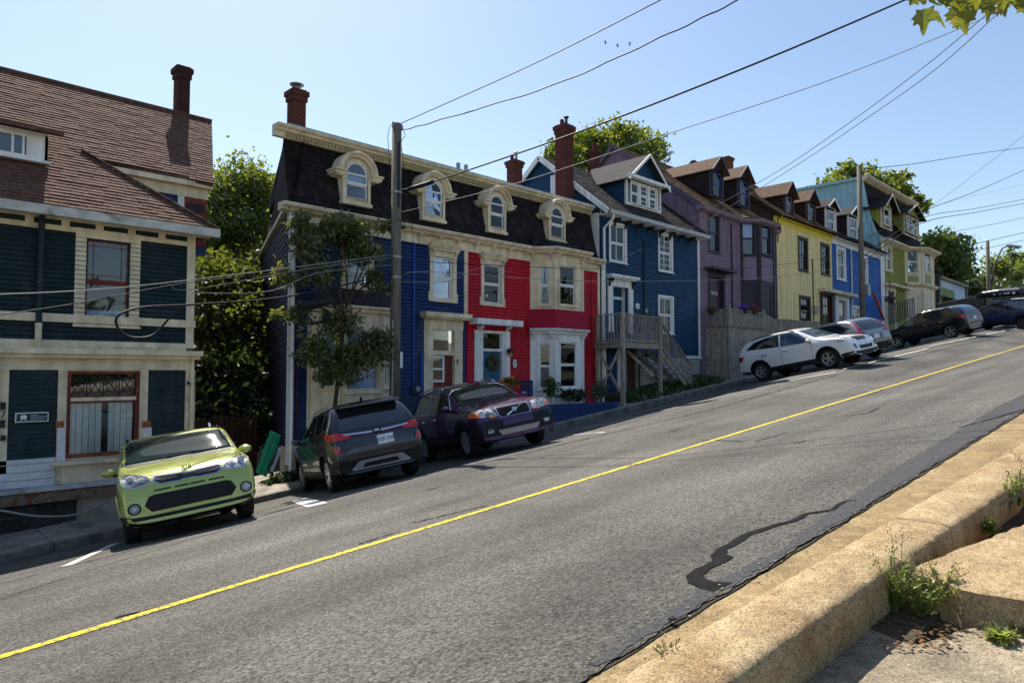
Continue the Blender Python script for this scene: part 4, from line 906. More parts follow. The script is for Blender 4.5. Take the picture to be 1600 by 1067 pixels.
cx = F16.px(645, 450)[0]; H1.add(MB().tube([F16.P(cx, zFr-.05, .05), F16.P(cx, F16.px(645, 600)[1], .05)], .028, 8), 'conduit', mat('conduit_blue', (.02, .1, .4), .5, .1))
mu, mv = F16.px(646, 607); mb = MB(); mb.box(F16, mu-.13, mu+.2, mv-.14, mv+.08, .02, .14); mt = H1.add(mb, 'meter_box', NAVY1); H1.add(MB().tube([F16.P(mu, mv, .14), F16.P(mu, mv, .22)], .075, 14), 'meter_dial', METAL, mt)
cx = F16.px(657, 570)[0]; H1.add(MB().tube([F16.P(cx, F16.px(657, 553)[1], .05), F16.P(cx, mv-.1, .05), F16.P(mu+.1, mv-.1, .05)], .035, 8), 'conduit', mat('conduit_blue', (.02, .1, .4), .5, .1))
# corner board between the two
H2.add(MB().box(F16, sM-.08, sM+.06, F16.px(727, 498)[1], zFr, 0, .055), 'corner_board', CREAM)
# --- H2 wall, windows, door
dH2 = rr(740, 795, 518, 640); dH2 = (dH2[0], dH2[1], gz(14, 16)-.5, dH2[3])
bh2 = (B2[0].x-.02, B2[3].x+.02, gz(18, 16)-.6, zC)
wall(H2, F16, [(sM+.06, gz(sM, 16)-.3), (sB, gz(sM, 16)-.3), (sB, zFr+.02), (sM+.06, zFr+.02)], [hole(W2a, .12), dH2, bh2], RED, .105)
ornate(H2, F16, W2a, .12, 1, 'full', cmat=mat('grey_blue_curtain', (.42, .62, .85), .9, .1))
H2.add(MB().box(F16, F16.px(733, 503)[0], F16.px(804, 503)[0], F16.px(768, 509)[1], F16.px(768, 500)[1], 0, .4), 'door_canopy', WHITE)
for x in (746.5, 791): H2.add(bracket_mb(F16, F16.px(x, 515)[0], F16.px(x, 509)[1], .1, .28, .25), 'canopy_bracket', WHITE)
tr = rr(753, 783, 521, 545); gd2 = gz(14.5, 16)+.25; dt_ = F16.px(768, 549)[1]
H2.add(MB().box(F16, F16.px(740, 550)[0], tr[0], gd2-.2, F16.px(768, 517)[1], -.1, .06).box(F16, tr[1], F16.px(795, 550)[0], gd2-.2, F16.px(768, 517)[1], -.1, .06).box(F16, tr[0], tr[1], tr[3], F16.px(768, 517)[1], -.1, .05).box(F16, tr[0], tr[1], dt_, tr[2], -.1, .05), 'door_case', WHITE)
for xa, xb in ((742, 750.5), (786, 793)):
    for ya, yb in ((520, 530), (536, 590)): q = rr(xa, xb, ya, yb); H2.add(MB().box(F16, *q, .06, .075), 'pilaster_panel', WHITE)
H2.add(MB().box(F16, *tr, -.08, -.07), 'transom_pane', GLASS); H2.add(MB().box(F16, tr[0]-.05, tr[1]+.05, tr[2]-.05, tr[3]+.05, -.3, -.29), 'room_shade', DARK)
D = H2.add(MB().box(F16, tr[0], tr[1], gd2, dt_, -.12, -.06), 'front_door', mat('door_blue', (.03, .12, .22), .4, .1))
for a, b in ((.12, .45), (.55, .88)):
    for c, d in ((.08, .42), (.5, .92)): H2.add(MB().box(F16, tr[0]+(tr[1]-tr[0])*a, tr[0]+(tr[1]-tr[0])*b, gd2+(dt_-gd2)*c, gd2+(dt_-gd2)*d, -.06, -.045), 'door_panel', mat('door_blue', (.03, .12, .22)), D)
H2.add(MB().box(F16, tr[0]-.5, tr[1]+.5, gd2-.8, gd2-.02, 0, 1.0), 'door_step', CONC)
lu, lv = F16.px(790, 547); L_ = H2.add(MB().tube([F16.P(lu, lv, .07), F16.P(lu, lv+.05, .2)], .02, 6).box(F16, lu-.07, lu+.07, lv-.1, lv+.02, .14, .28), 'wall_lantern', DARKM)
H2.add(MB().box(F16, lu-.045, lu+.045, lv-.19, lv-.1, .16, .26), 'lantern_glass', mat('amber_glass', (.6, .3, .1), .3), L_)
pu, pv = F16.px(803, 568); ov = lambda a, b: [(pu+a*math.cos(k*math.pi/10), pv+b*math.sin(k*math.pi/10)) for k in range(20)]
P_ = H2.add(MB().prism(F16, ov(.115, .19), .02, .04), 'number_plaque', DARKM); H2.add(MB().prism(F16, ov(.09, .15), .04, .048), 'plaque_face', WHITE, P_); text_obj(H2, '11', F16, pu, pv, .15, DARKM, .05, P_, 'house_number')
mu, mv = F16.px(930, 568); mt = H2.add(MB().box(F16, mu-.03, mu+.1, mv-.35, mv-.08, .02, .12), 'meter_box', METAL); H2.add(MB().tube([F16.P(mu, mv, .02), F16.P(mu, mv, .14)], .09, 12), 'meter_dial', METAL, mt)
# red bay: lower windows, shingled skirt, upper windows
fL, LL = bayfr(B2, 0); fM, LM = bayfr(B2, 1)
lo = [fL.rect(842.5, 860, 537, 607), fM.rect(875.5, 901.5, 535, 605)]; lo.append((LL-lo[0][1], LL-lo[0][0], lo[0][2], lo[0][3]))
up = [fL.rect(843.5, 858.5, 416, 476), fM.rect(874.5, 899.5, 416, 477)]; up.append((LL-up[0][1], LL-up[0][0], up[0][2], up[0][3]))
zlb = gz(17, 15.4)-.1; zlt = fM.px(888, 520)[1]; zub = fM.px(888, 485)[1]
bay_storey(H2, B2, zlb, zlt, lo, WHITE, cur=('low', 'low', 'low'), cm=mat('violet_blind', (.2, .2, .3), .8, .1), panel=(.3, .05), cas=.07)
bay_storey(H2, B2, zub, zC-.1, up, CREAM, cur=('sides', 'sides', 'sides'), cm=mat('sheer_blue', (.6, .76, .92), .9, .1), cas=.07)
cornice(H2, [(p.x, p.y, zlt+.12) for p in B2], [(0, 0), (.2, 0), (.24, -.03), (.2, -.08), (.12, -.1), (.08, -.18), (0, -.18)], WHITE)
for i in range(3):
    f, L_ = bayfr(B2, i)
    for u in (.12, L_-.12): H2.add(bracket_mb(f, u, zlt, .07, .22, .13, .03), 'bracket', WHITE); H2.add(bracket_mb(f, u, zC-.17, .07, .24, .16, .03), 'bracket', CREAM)
    mb = MB(); zz = zlt+.13; nR = 6; hh = (zub-zz)/nR
    for k in range(nR):
        o0 = .17*(1-k/nR)**.7; o1 = .17*(1-(k+1)/nR)**.7; e0 = -o0*.5; uu = e0
        while uu < L_-e0: 
            e = min(uu+.12, L_-e0); mb.hexa([f.P(uu+.004, zz+k*hh, 0), f.P(e-.004, zz+k*hh, 0), f.P(e-.004, zz+(k+1)*hh, 0), f.P(uu+.004, zz+(k+1)*hh, 0), f.P(uu+.004, zz+k*hh, o0+.015), f.P(e-.004, zz+k*hh, o0+.015), f.P(e-.004, zz+(k+1)*hh+.005, o1+.004), f.P(uu+.004, zz+(k+1)*hh+.005, o1+.004)]); uu += .12
    H2.add(mb, 'skirt_shingles', REDSH, kind='stuff')
H2.add(MB().box(F16, sB-.0, sB+.12, gz(20, 16)-.3, zFr+.2, 0, .06), 'corner_board', CREAM)
H2.add(MB().tube([F16.P(sB+.2, zC-.1, .12), F16.P(sB+.2, gz(20, 16), .12)], .05, 10), 'downpipe', WHITE)
H2.add(MB().tube([F16.P(sB-.35, zFr, .04), F16.P(sB-.35, mv, .04)], .02, 8), 'conduit', RED)

# ================================================================ teal-navy house with the wooden deck
sC = F16.px(1092, 480)[0]
H3 = House('teal_navy_rowhouse', 'teal navy clapboard house with white trim, directly right of the red house', 'house', (sB, 16, gz(sB, 16)))
def zat(x, y, t=16.0): return onface(x, y, t)[1]
z3t = zat(1030, 353); z3b = zat(1080, 556); fZ = zat(940, 326, 15.7)-.02
a3 = rr(953.6, 976, 353, 408); b3 = rr(1030, 1048.5, 368, 423); c3 = rr(1030, 1050, 466, 519); d3 = rr(955.5, 981, 447, 519)
s3 = F16.px(946, 430)[0]
wall(H3, F16, [(s3-.3, z3b-.0), (sC, z3b), (sC, z3t), (s3-.3, z3t)], [hole(a3, .08), hole(b3, .08), hole(c3, .08), (d3[0]-.02, d3[1]+.02, d3[2]-.1, d3[3]+.05)], TEAL, .115)
wkw = dict(cas=.11, m=WHITE, sm=PVC, sill=.03)
window(H3, F16, a3, mull=(1, 0), curtain='full', cmat=mat('mauve_curtain', (.35, .38, .52), .9, .1), **wkw)
window(H3, F16, b3, mull=(1, 2), curtain='sides', cmat=mat('ochre_curtain', (.5, .4, .2), .9, .2), label='window with many small bars and ochre curtains', **wkw); window(H3, F16, c3, mull=(1, 0), curtain=None, **wkw)
H3.add(MB().box(F16, s3-.3, sC+.05, z3t, fZ-.1, -.1, .03), 'frieze_board', CREAM)
for x in (959, 976, 995, 1012, 1029, 1045, 1061, 1076): H3.add(bracket_mb(F16, F16.px(x, 352)[0], fZ-.14, .12, .3, .3, .03), 'bracket', DARKM)
H3.add(MB().box(F16, s3-.35, sC+.15, fZ-.14, fZ-.1, -.05, .42), 'soffit', WHITE); H3.add(MB().box(F16, s3-.35, sC+.15, fZ-.13, fZ+.02, .42, .54), 'gutter', mat('grey_gutter', (.45, .45, .45), .5, .1))
H3.add(MB().box(F16, sC-.12, sC+.03, z3b-.1, z3t, 0, .05), 'corner_board', WHITE)
H3.add(MB().tube([F16.P(s3-.1, fZ-.05, .48), F16.P(s3-.1, fZ-.3, .45), F16.P(s3-.22, fZ-.62, .12), F16.P(s3-.22, z3b-1.2, .12)], .05, 10), 'downpipe', WHITE)
xx = F16.px(1005, 430)[0]; H3.add(MB().tube([F16.P(xx, zat(1005, 376), .05), F16.P(xx, zat(1005, 492), .05)], .028, 8), 'conduit', DARKM)
H3.add(MB().box(F16, F16.px(1069, 552)[0], sC+.05, z3b-.12, z3b+.0, -.05, .09), 'water_table', WHITE); H3.add(MB().box(F16, F16.px(1000, 552)[0], sC, gz(sC, 16)-.8, z3b-.1, -.3, .02), 'foundation', PLAST)
H3.add(MB().box(F16, s3-.3, F16.px(1002, 552)[0], gz(s3, 16)-.6, z3b, -.3, .0), 'rubble_wall', RUBBLE)
# basement door
q = rr(949, 963, 552, 620); H3.add(MB().box(F16, *q, .0, .03), 'basement_door', NAVY1); H3.add(MB().box(F16, q[1], q[1]+.35, q[2]-.2, q[3]+.1, .0, .08), 'door_post', WHITE)
# front door in a deep case
u0, u1 = F16.px(948, 470)[0], F16.px(987, 470)[0]; zd = zat(968, 520); zh = zat(968, 436)
tr = rr(956, 970.5, 448, 462); 
H3.add(MB().box(F16, u0, tr[0]-.02, zd, zh, -.4, .08).box(F16, d3[1], u1, zd, zh, -.4, .08).box(F16, tr[0]-.02, d3[1], tr[3], zh, -.4, .07).box(F16, tr[0]-.02, d3[1], tr[2]-.1, tr[2], -.4, -.25), 'door_case', WHITE)
H3.add(MB().box(F16, u0-.07, u1+.1, zh, zh+.1, 0, .34).box(F16, u0-.02, u1+.05, zh-.05, zh, 0, .26), 'door_hood', WHITE)
for x in (u0+.06, u1-.06): H3.add(bracket_mb(F16, x, zh-.05, .1, .3, .22, .08), 'hood_bracket', DARKM)
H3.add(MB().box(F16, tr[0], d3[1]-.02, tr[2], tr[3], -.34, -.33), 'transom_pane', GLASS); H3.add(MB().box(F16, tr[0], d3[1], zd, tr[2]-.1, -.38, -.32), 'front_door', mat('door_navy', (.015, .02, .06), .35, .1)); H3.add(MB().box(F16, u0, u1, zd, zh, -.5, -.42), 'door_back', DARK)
for x, y, r_ in ((994.5, 478.5, .12), (1008, 485.5, .09)):
    u, v = F16.px(x, y); o = H3.add(MB().tube([F16.P(u, v, .02), F16.P(u, v, .07)], r_, 16), 'number_plate' if r_ > .1 else 'meter_dial', WHITE if r_ > .1 else METAL)
    if r_ > .1: text_obj(H3, '15', F16, u, v, .11, DARKM, .072, o, 'house_number')
# roof: gable with ridge along the street
tq0, zq0, tq1, zq1 = 15.5, fZ+.03, 19.0, 8.80
mq = (zq1-zq0)/(tq1-tq0); R3 = Fr((0, tq0, zq0), (1, 0, 0), (0, 1, mq), (0, -mq, 1)); k3 = math.hypot(1, mq)
H3.add(rows(MB(), R3, [(s3-.45, 0), (sC+.2, 0), (sC+.2, (tq1-tq0)*k3), (s3-.45, (tq1-tq0)*k3)], (), .14, .022, jit=.012, seglen=.30), 'roof_shingles', GREYSH, kind='stuff')
H3.add(MB().hexa([(s3-.45, tq0, zq0-.12), (sC+.2, tq0, zq0-.12), (sC+.2, tq1, zq1-.12), (s3-.45, tq1, zq1-.12), (s3-.45, tq0, zq0), (sC+.2, tq0, zq0), (sC+.2, tq1, zq1), (s3-.45, tq1, zq1)]).hexa([(s3-.45, tq1, zq1-.12), (sC+.2, tq1, zq1-.12), (sC+.2, 22.6, zq0-.2), (s3-.45, 22.6, zq0-.2), (s3-.45, tq1, zq1), (sC+.2, tq1, zq1), (sC+.2, 22.6, zq0), (s3-.45, 22.6, zq0)]), 'roof_deck', GREYSH)
fG = Fr((s3-.28, 0, 0), (0, -1, 0), n=(-1, 0, 0))          # left gable wall
gpoly = [(-22.4, zq0-.1), (-15.9, zq0+.2), (-19.0, zq1-.15)]
H3.add(rows(MB(), fG, [(-22.4, 4), (-16.0, 4), (-16.0, zq0+.1), (-19.0, zq1-.12), (-22.4, zq0+.1)], (), .115, .02), 'clapboard', TEAL, kind='stuff')
H3.add(MB().prism(fG, [(-22.4, 3), (-16.0, 3), (-16.0, zq0+.1), (-19.0, zq1-.12), (-22.4, zq0+.1)], -.12, -.002), 'gable_wall', TEAL)
for (a, b) in (((15.5, zq0-.06), (19.0, zq1-.04)), ((22.6, zq0-.06), (19.0, zq1-.04))): H3.add(MB().beam((s3-.47, a[0], a[1]-.05), (s3-.47, b[0], b[1]-.05), .05, .2), 'rake_board', WHITE)
gw = fG.px(876, 285); H3.add(MB().box(fG, gw[0]-.5, gw[0]+.1, gw[1]-.5, gw[1]+.35, .0, .05), 'gable_window', WHITE)
H3.add(MB().box(Fr((s3-.28, 0, 0), (0, -1, 0), n=(-1, 0, 0)), -16.6, -16.05, 4.2, 6.0, .02, .05), 'side_board', WHITE)
H3.add(MB().box(face(24), s3-.2, sC, 0, zq0-.2, -.1, 7.7), 'rear_mass', TEAL)
# triple dormer
td = 16.25; f = face(td); dl, dr_, dzt = f.px(979, 300)[0], f.px(1033, 320)[0], None
w3 = f.rect(985, 1027, 291, 322); zb_ = w3[2]-.12; zw_ = w3[3]+.22; cx = (dl+dr_)/2; zp_ = f.px(1011, 246)[1]
D, ff, (a, b) = gable_dormer(H3, cx, td, dr_-dl, zb_, zw_, zp_, tq0+(zw_-zq0)/mq, GREYSH, TEAL, WHITE, over=.25, tover=.3, pm=TEAL)
H3.add(MB().beam((a-.25, td-.29, zw_-.06), (b+.25, td-.29, zw_-.06), .06, .12), 'dormer_cornice', WHITE); H3.add(MB().box(ff, a-.1, b+.1, zw_-.1, zw_, 0, .28), 'dormer_cornice', WHITE)
wq = (w3[1]-w3[0])/3
for i in range(3): window(H3, ff, (w3[0]+i*wq+.06, w3[0]+(i+1)*wq-.06, w3[2], w3[3]), .06, WHITE, PVC, mull=(0, 1) if i else (0, 0), curtain='full', cmat=mat('blue_green_curtain', (.2, .42, .5), .9, .1), sill=.02, out=.03)
chimney(H3, onface(929.5, 262, 19.2)[0], 19.2, .32, .32, zq1-.9, onface(929.5, 236, 19.2)[1], BRICK, .1, [(0, .3, .12, BRICK, False)])
# ---- wooden deck and stairs
DK = House('wooden_deck', 'grey weathered wooden deck on posts with picket railing and open stairs at the teal house', 'deck', (sB+.3, 14.8, gz(sB, 14.8)))
tD = 14.75; fD = face(tD); uL = fD.px(971.5, 520)[0]; uR = fD.px(1030, 540)[0]; zdk = fD.px(972, 536)[1]; zrl = fD.px(971.5, 492)[1]
nb = 0; v = tD
while v < 15.95: DK.add(MB().box(F16, uL-.12, uR+.1, zdk-.0, zdk+.035, 16-v-.13, 16-v), 'deck_board', OLDW); v += .14
DK.add(MB().box(fD, uL-.1, uR+.1, zdk-.17, zdk-.004, -.02, .03), 'rim_joist', OLDW); DK.add(MB().beam((uL-.06, tD, zdk-.09), (uL-.06, 16, zdk-.09), .04, .16), 'rim_joist', OLDW); DK.add(MB().beam((uR+.04, tD, zdk-.09), (uR+.04, 16, zdk-.09), .04, .16), 'rim_joist', OLDW)
def post(p, zt_, w_=.1, H=DK, m=OLDW, zb=None): return H.add(MB().beam((p[0], p[1], gz(*p)+(.1 if zb is None else 0) if zb is None else zb), (p[0], p[1], zt_), w_), 'post', m)
post((uL, tD-.04), zrl+.12, .13); post((uR, tD-.04), zrl+.1, .11); post((uL, 15.85), zdk, .1); post((uL+1.6, 15.8), zdk, .1); post((uR, 15.8), zdk)
def rail(H, a, b, za0, za1, zb0, zb1, pitch, w_=.035, m=OLDW, name='baluster', top=.09, cap=True, pointed=0):
    a = V(a); b = V(b); L_ = (b-a).length; n = max(2, int(L_/pitch))
    if cap: H.add(MB().beam((a.x, a.y, za1), (b.x, b.y, zb1), top, .04), 'top_rail', m); H.add(MB().beam((a.x, a.y, za0+.06), (b.x, b.y, zb0+.06), .035, .07), 'bottom_rail', m)
    me = None
    for i in range(n):
        f = (i+.5)/n; p = a.lerp(b, f); lo_ = za0+(zb0-za0)*f; hi_ = za1+(zb1-za1)*f
        d = (b-a).normalized(); frp = Fr((p.x, p.y, 0), (d.x, d.y, 0)); h = random.uniform(-.01, .01)
        mb = MB()
        if pointed: mb.prism(frp, [(-w_/2, lo_), (w_/2, lo_), (w_/2, hi_-pointed+h), (0, hi_+h), (-w_/2, hi_-pointed+h)], .018, .036)
        else: mb.box(frp, -w_/2, w_/2, lo_, hi_-.02, -.015, .015)
        H.add(mb, name, m)
rail(DK, (uL, tD), (uR, tD), zdk+.05, zrl+.05, zdk+.05, zrl+.03, .118); rail(DK, (uL, tD), (uL, 15.95), zdk+.05, zrl+.05, zdk+.05, zrl+.05, .125)
for a, b in (((uL, tD+.1, zdk-.2), (uL, 15.8, gz(uL, 15)+.5)), ((uL, 15.8, zdk-.25), (uL, tD+.1, gz(uL, 15)+.6))): DK.add(MB().beam(a, b, .04, .1), 'cross_brace', OLDW)
DK.add(MB().beam((uL+1.6, 15.7, zdk-.2), (uR-.1, 14.95, gz(uR, 15)+.9), .04, .12), 'cross_brace', OLDW)
uS = fD.px(1081, 596)[0]; zS = gz(uS, 15)+.15
for tt in (14.86, 15.36, 15.86): DK.add(MB().beam((uR+.05, tt, zdk-.12), (uS, tt, zS-.02), .045, .22), 'stringer', OLDW)
for i in range(8):
    f = (i+.5)/8; DK.add(MB().hexa([(uR+.05+(uS-uR)*f+dx, tt, zdk+.02+(zS-zdk)*f+dz) for dz in (0, .035) for dx, tt in ((-.03, 14.85), (.26, 14.85), (.26, 15.92), (-.03, 15.92))]), 'stair_tread', mat('painted_tread', (.30, .36, .46), .7, .15))
rail(DK, (uR, tD+.05), (uS, tD+.05), zdk+.05, zrl+.03, zS+.1, zS+.92, .125); post((uS, tD+.05), zS+.95, .09)
# ================================================================ purple house
sP = F16.px(1213, 430)[0]; sC2 = sC+.08
H4 = House('purple_rowhouse', 'purple clapboard house with dark plum trim and a two storey bay', 'house', (sC2, 16, gz(sC2, 16)))
B4 = bay(1156, 1187, 1209, .62, 400)
z4 = zat(1091, 318, 15.7)-.0; zg4 = zat(1105, 486)-.3
w4 = rr(1108, 1122, 338, 392); d4 = rr(1109, 1129, 432, 486)
wall(H4, F16, [(sC2, gz(sC2, 16)-.5), (sP, gz(sC2, 16)-.5), (sP, z4-.1), (sC2, z4-.1)], [hole(w4, .12), (d4[0]-.05, d4[1]+.05, d4[2], d4[3]+.1), (B4[0].x-.02, B4[3].x+.02, gz(sC2, 16)-.6, z4-.1)], PURP, .115)
window(H4, F16, w4, .14, PURD, mat('plum_sash', (.06, .05, .10), .5, .1), curtain='sides', cmat=BLIND, sill=.04, head=.03)
H4.add(MB().box(F16, d4[0]-.18, d4[0], zg4, d4[3]+.2, -.1, .06).box(F16, d4[1], d4[1]+.18, zg4, d4[3]+.2, -.1, .06).box(F16, d4[0], d4[1], d4[3]-.05, d4[3]+.2, -.1, .05), 'door_case', PURD); H4.add(MB().box(F16, d4[0]-.5, d4[1]+.55, d4[3]+.2, d4[3]+.3, 0, .5), 'door_hood', PURD)
D = H4.add(MB().box(F16, d4[0], d4[1], zg4, d4[3]-.05, -.16, -.1), 'front_door', mat('plum_door', (.05, .03, .05), .4)); H4.add(MB().box(F16, d4[0]+.2, d4[1]-.2, zg4+1.1, d4[3]-.7, -.1, -.09), 'door_pane', GLASSD, D)
f5, L5 = bayfr(B4, 0); f6, L6 = bayfr(B4, 1)
up = [f5.rect(1160, 1178, 348, 398), f6.rect(1190, 1203, 347, 397)]; up.append((L5-up[0][1], L5-up[0][0], up[0][2], up[0][3]))
lo = [f5.rect(1162, 1180, 444, 490), f6.rect(1191, 1204, 446, 496)]; lo.append((L5-lo[0][1], L5-lo[0][0], lo[0][2], lo[0][3]))
zmid = f6.px(1196, 440)[1]; psh = mat('plum_sash', (.06, .05, .1))
for zb_, zt_, ops, cu in ((gz(30, 15)-.3, zmid, lo, (None, None, None)), (zmid+.001, z4-.05, up, ('blind', None, None))):
    for i in range(3):
        f, L_ = bayfr(B4, i); r = ops[i]
        wall(H4, f, [(0, zb_), (L_, zb_), (L_, zt_), (0, zt_)], [r], PURD, 20, name='bay_facing', proud=.002)
        window(H4, f, r, .1, PURD, psh, curtain=cu[i], cmat=BLIND, out=.03, sill=.04)
        H4.add(MB().box(f, 0, .1, zb_, zt_, .002, .04).box(f, L_-.1, L_, zb_, zt_, .002, .04), 'bay_pilaster', PURD)
for i in range(3):
    f, L_ = bayfr(B4, i); H4.add(rows(MB(), f, [(.16, lo[1][3]+.2), (L_-.16, lo[1][3]+.2), (L_-.16, up[1][2]-.2), (.16, up[1][2]-.2)], (), .115, .02, .003), 'clapboard', PURP, kind='stuff')
cornice(H4, [(sC2-.25, 16, z4)]+[(p.x, p.y, z4) for p in B4]+[(sP+.02, 16, z4)], [(0, .02), (.3, .02), (.33, -.04), (.28, -.14), (.06, -.2), (0, -.2)], PURP)
H4.add(MB().box(F16, sP-.14, sP, gz(sP, 16)-.3, z4-.2, 0, .05), 'corner_board', PURD); xx = F16.px(1142, 430)[0]; H4.add(MB().tube([F16.P(xx, z4-.3, .06), F16.P(xx, zg4, .06)], .035, 8), 'conduit', PURD)
t0, tr_, zr_ = 15.7, 20.6, onface(990, 238, 20.6)[1]
mq4 = (zr_-z4)/(tr_-t0); R4 = Fr((0, t0, z4+.03), (1, 0, 0), (0, 1, mq4), (0, -mq4, 1)); k4 = math.hypot(1, mq4)
sP2 = sP+.1
def simple_roof(H, a, b, t0, z0, t1, z1, m, t2=None):
    q = (z1-z0)/(t1-t0); F_ = Fr((0, t0, z0), (1, 0, 0), (0, 1, q), (0, -q, 1)); L_ = (t1-t0)*math.hypot(1, q)
    H.add(rows(MB(), F_, [(a, 0), (b, 0), (b, L_), (a, L_)], (), .15, .022, jit=.012, seglen=.32), 'roof_shingles', m, kind='stuff')
    t2 = t2 or 2*t1-t0
    H.add(MB().hexa([(a, t0, z0-.12), (b, t0, z0-.12), (b, t1, z1-.12), (a, t1, z1-.12), (a, t0, z0), (b, t0, z0), (b, t1, z1), (a, t1, z1)]).hexa([(a, t1, z1-.12), (b, t1, z1-.12), (b, t2, z0-.12), (a, t2, z0-.12), (a, t1, z1), (b, t1, z1), (b, t2, z0), (a, t2, z0)]), 'roof_deck', m)
def simple_gable(H, s_, t0, z0, t1, z1, m, rake, zb=2.0):
    fg = Fr((s_, 0, 0), (0, -1, 0), n=(-1, 0, 0)); t2 = 2*t1-t0-.4; P = [(-t2, zb), (-t0-.3, zb), (-t0-.3, z0+.05), (-t1, z1-.1), (-t2, z0+.2)]
    H.add(rows(MB(), fg, P, (), .115, .02), 'clapboard', m, kind='stuff'); H.add(MB().prism(fg, P, -.12, -.002), 'gable_wall', m)
    H.add(MB().beam((s_-.18, t0, z0-.1), (s_-.18, t1, z1-.08), .05, .2), 'rake_board', rake); H.add(MB().beam((s_-.18, 2*t1-t0, z0-.1), (s_-.18, t1, z1-.08), .05, .2), 'rake_board', rake)
simple_roof(H4, sC2-.2, sP+.02, t0, z4+.03, tr_, zr_, BRNS2); simple_gable(H4, sC2, t0, z4, tr_, zr_, PURP, mat('plum_rake', (.12, .09, .13), .6))
mb = MB(); q = [V((B4[0].x-.3, 15.7, z4+.03)), V((B4[1].x, B4[1].y-.33, z4+.03)), V((B4[2].x+.1, B4[2].y-.33, z4+.03)), V((sP, 15.7, z4+.03))]
mb.strip(q, [V((B4[0].x+.1, 16.6, z4+.03+.9*mq4)), V((B4[1].x, 16.6, z4+.03+.9*mq4)), V((B4[2].x, 16.6, z4+.03+.9*mq4)), V((sP, 16.6, z4+.03+.9*mq4))]); H4.add(mb, 'bay_roof', BRNS2)
H4.add(MB().box(face(25), sC2, sP, 0, z4, -.1, 8.8), 'rear_mass', PURP)
def slope_dormer(H, xa, xb, yb, yt, apx, apy, td, z0, t0, mq, rm, sm, tm, wm, mull=(0, 0), cur=None, cm=None, wi=(.22, .12, .16), over=.16):
    f = face(td); a, b = f.px(xa, (yb+yt)/2)[0], f.px(xb, (yb+yt)/2)[0]; cx = (a+b)/2; zb = f.px((xa+xb)/2, yb)[1]; zw = f.px((xa+xb)/2, yt)[1]; zp = f.px(apx, apy)[1]
    D, ff, _ = gable_dormer(H, cx, td, b-a, zb, zw, zp, t0+(zw-z0)/mq, rm, sm, tm, over=over, tover=.22)
    window(H, ff, (a+wi[0], b-wi[0], zb+wi[1], zw-wi[2]), .05, tm, wm, mull=mull, curtain=cur, cmat=cm, sill=.02, out=.02)
PLS = mat('plum_slate_shingle', (.03, .018, .02), .9, .3)
slope_dormer(H4, 1110, 1131, 310, 266, 1121.6, 247, 16.5, z4, t0, mq4, BRNS2, PLS, PURD, mat('plum_blue_sash', (.05, .08, .25), .5), cur='blind'); slope_dormer(H4, 1152.5, 1171.5, 325, 279, 1163.5, 261, 16.5, z4, t0, mq4, BRNS2, PLS, PURD, mat('plum_blue_sash', (.05, .08, .25)), cur='low')
chimney(H4, onface(1137, 262, tr_)[0], tr_, .6, .45, zr_-.8, onface(1137, 249, tr_)[1]+.1, brickmat('brown_brick', (.2, .08, .05), (.14, .06, .04), (.12, .08, .06)), .1)
# porch screen of boards with pickets on top, in front of the purple house
PF = House('board_porch', 'weathered grey board porch with picket railing and flower baskets before the purple house', 'porch', (sC+.5, 15, gz(sC, 15)))
sA4 = sC+.28; tF = 14.85; fF = face(tF); uE = fF.px(1193, 500)[0]; zf0 = fF.px(1140, 510)[1]; zf1 = fF.px(1140, 481)[1]; sA4 = fF.px(1140, 540)[0]
def boards(H, a, b, ztop, ztop2, gap=.004, w_=.14, zb=None):
    a = V((*a, 0)); b = V((*b, 0)); n = int((b-a).length/w_); d = (b-a).normalized()
    for i in range(n):
        p = a+d*(i*w_); z = ztop+(ztop2-ztop)*i/n; frp = Fr(p, d); g_ = min(gz(p.x, p.y), gz(p.x, 14.2)+.1)
        H.add(MB().box(frp, gap, w_-gap, g_-.05, z, random.uniform(-.02, -.014), random.uniform(.004, .014)), 'board', OLDW)
boards(PF, (sA4, 15.98), (sA4, tF), zf0, zf0); boards(PF, (sA4, tF), (uE, tF), zf0, zf0)
PF.add(MB().beam((sA4-.03, 16, zf0+.03), (sA4-.03, tF-.03, zf0+.03), .12, .05), 'ledge', OLDW); PF.add(MB().beam((sA4-.03, tF-.03, zf0+.03), (uE, tF-.03, zf0+.03), .12, .05), 'ledge', OLDW)
PF.add(MB().hexa([(sA4, tF, zf0-.05), (uE, tF, zf0-.05), (uE, 16, zf0-.05), (sA4, 16, zf0-.05), (sA4, tF, zf0), (uE, tF, zf0), (uE, 16, zf0), (sA4, 16, zf0)]), 'porch_floor', OLDW)
rail(PF, (sA4, 15.95), (sA4, tF), zf0+.06, zf1, zf0+.06, zf1, .09, .05, name='picket', cap=False); rail(PF, (sA4, tF), (uE, tF), zf0+.06, zf1, zf0+.06, zf1+.02, .09, .05, name='picket', cap=False)
PF.add(MB().beam((sA4, 16, zf1-.12), (sA4, tF, zf1-.12), .03, .06), 'top_rail', OLDW); PF.add(MB().beam((sA4, tF, zf1-.12), (uE, tF, zf1-.12), .03, .06), 'top_rail', OLDW)
for p in ((sA4, tF), (uE, tF)): post(p, zf1+.12, .1, PF)
uE2 = fF.px(1219, 520)[0]; z2 = fF.px(1219, 503)[1]
rail(PF, (uE, tF), (uE2, tF), zf0+.06, zf1, z2-.75, z2, .09, .05, name='picket', cap=False); boards(PF, (uE, tF), (uE2, tF), zf0, z2-.75); post((uE2, tF), z2+.1, .08, PF)
uE3 = F16.px(1262, 510)[0]; rail(PF, (uE2, 15.3), (uE3, 15.3), z2-.9, face(15.3).px(1230, 500)[1], z2-.5, face(15.3).px(1250, 498)[1], .1, .05, name='picket', cap=False)
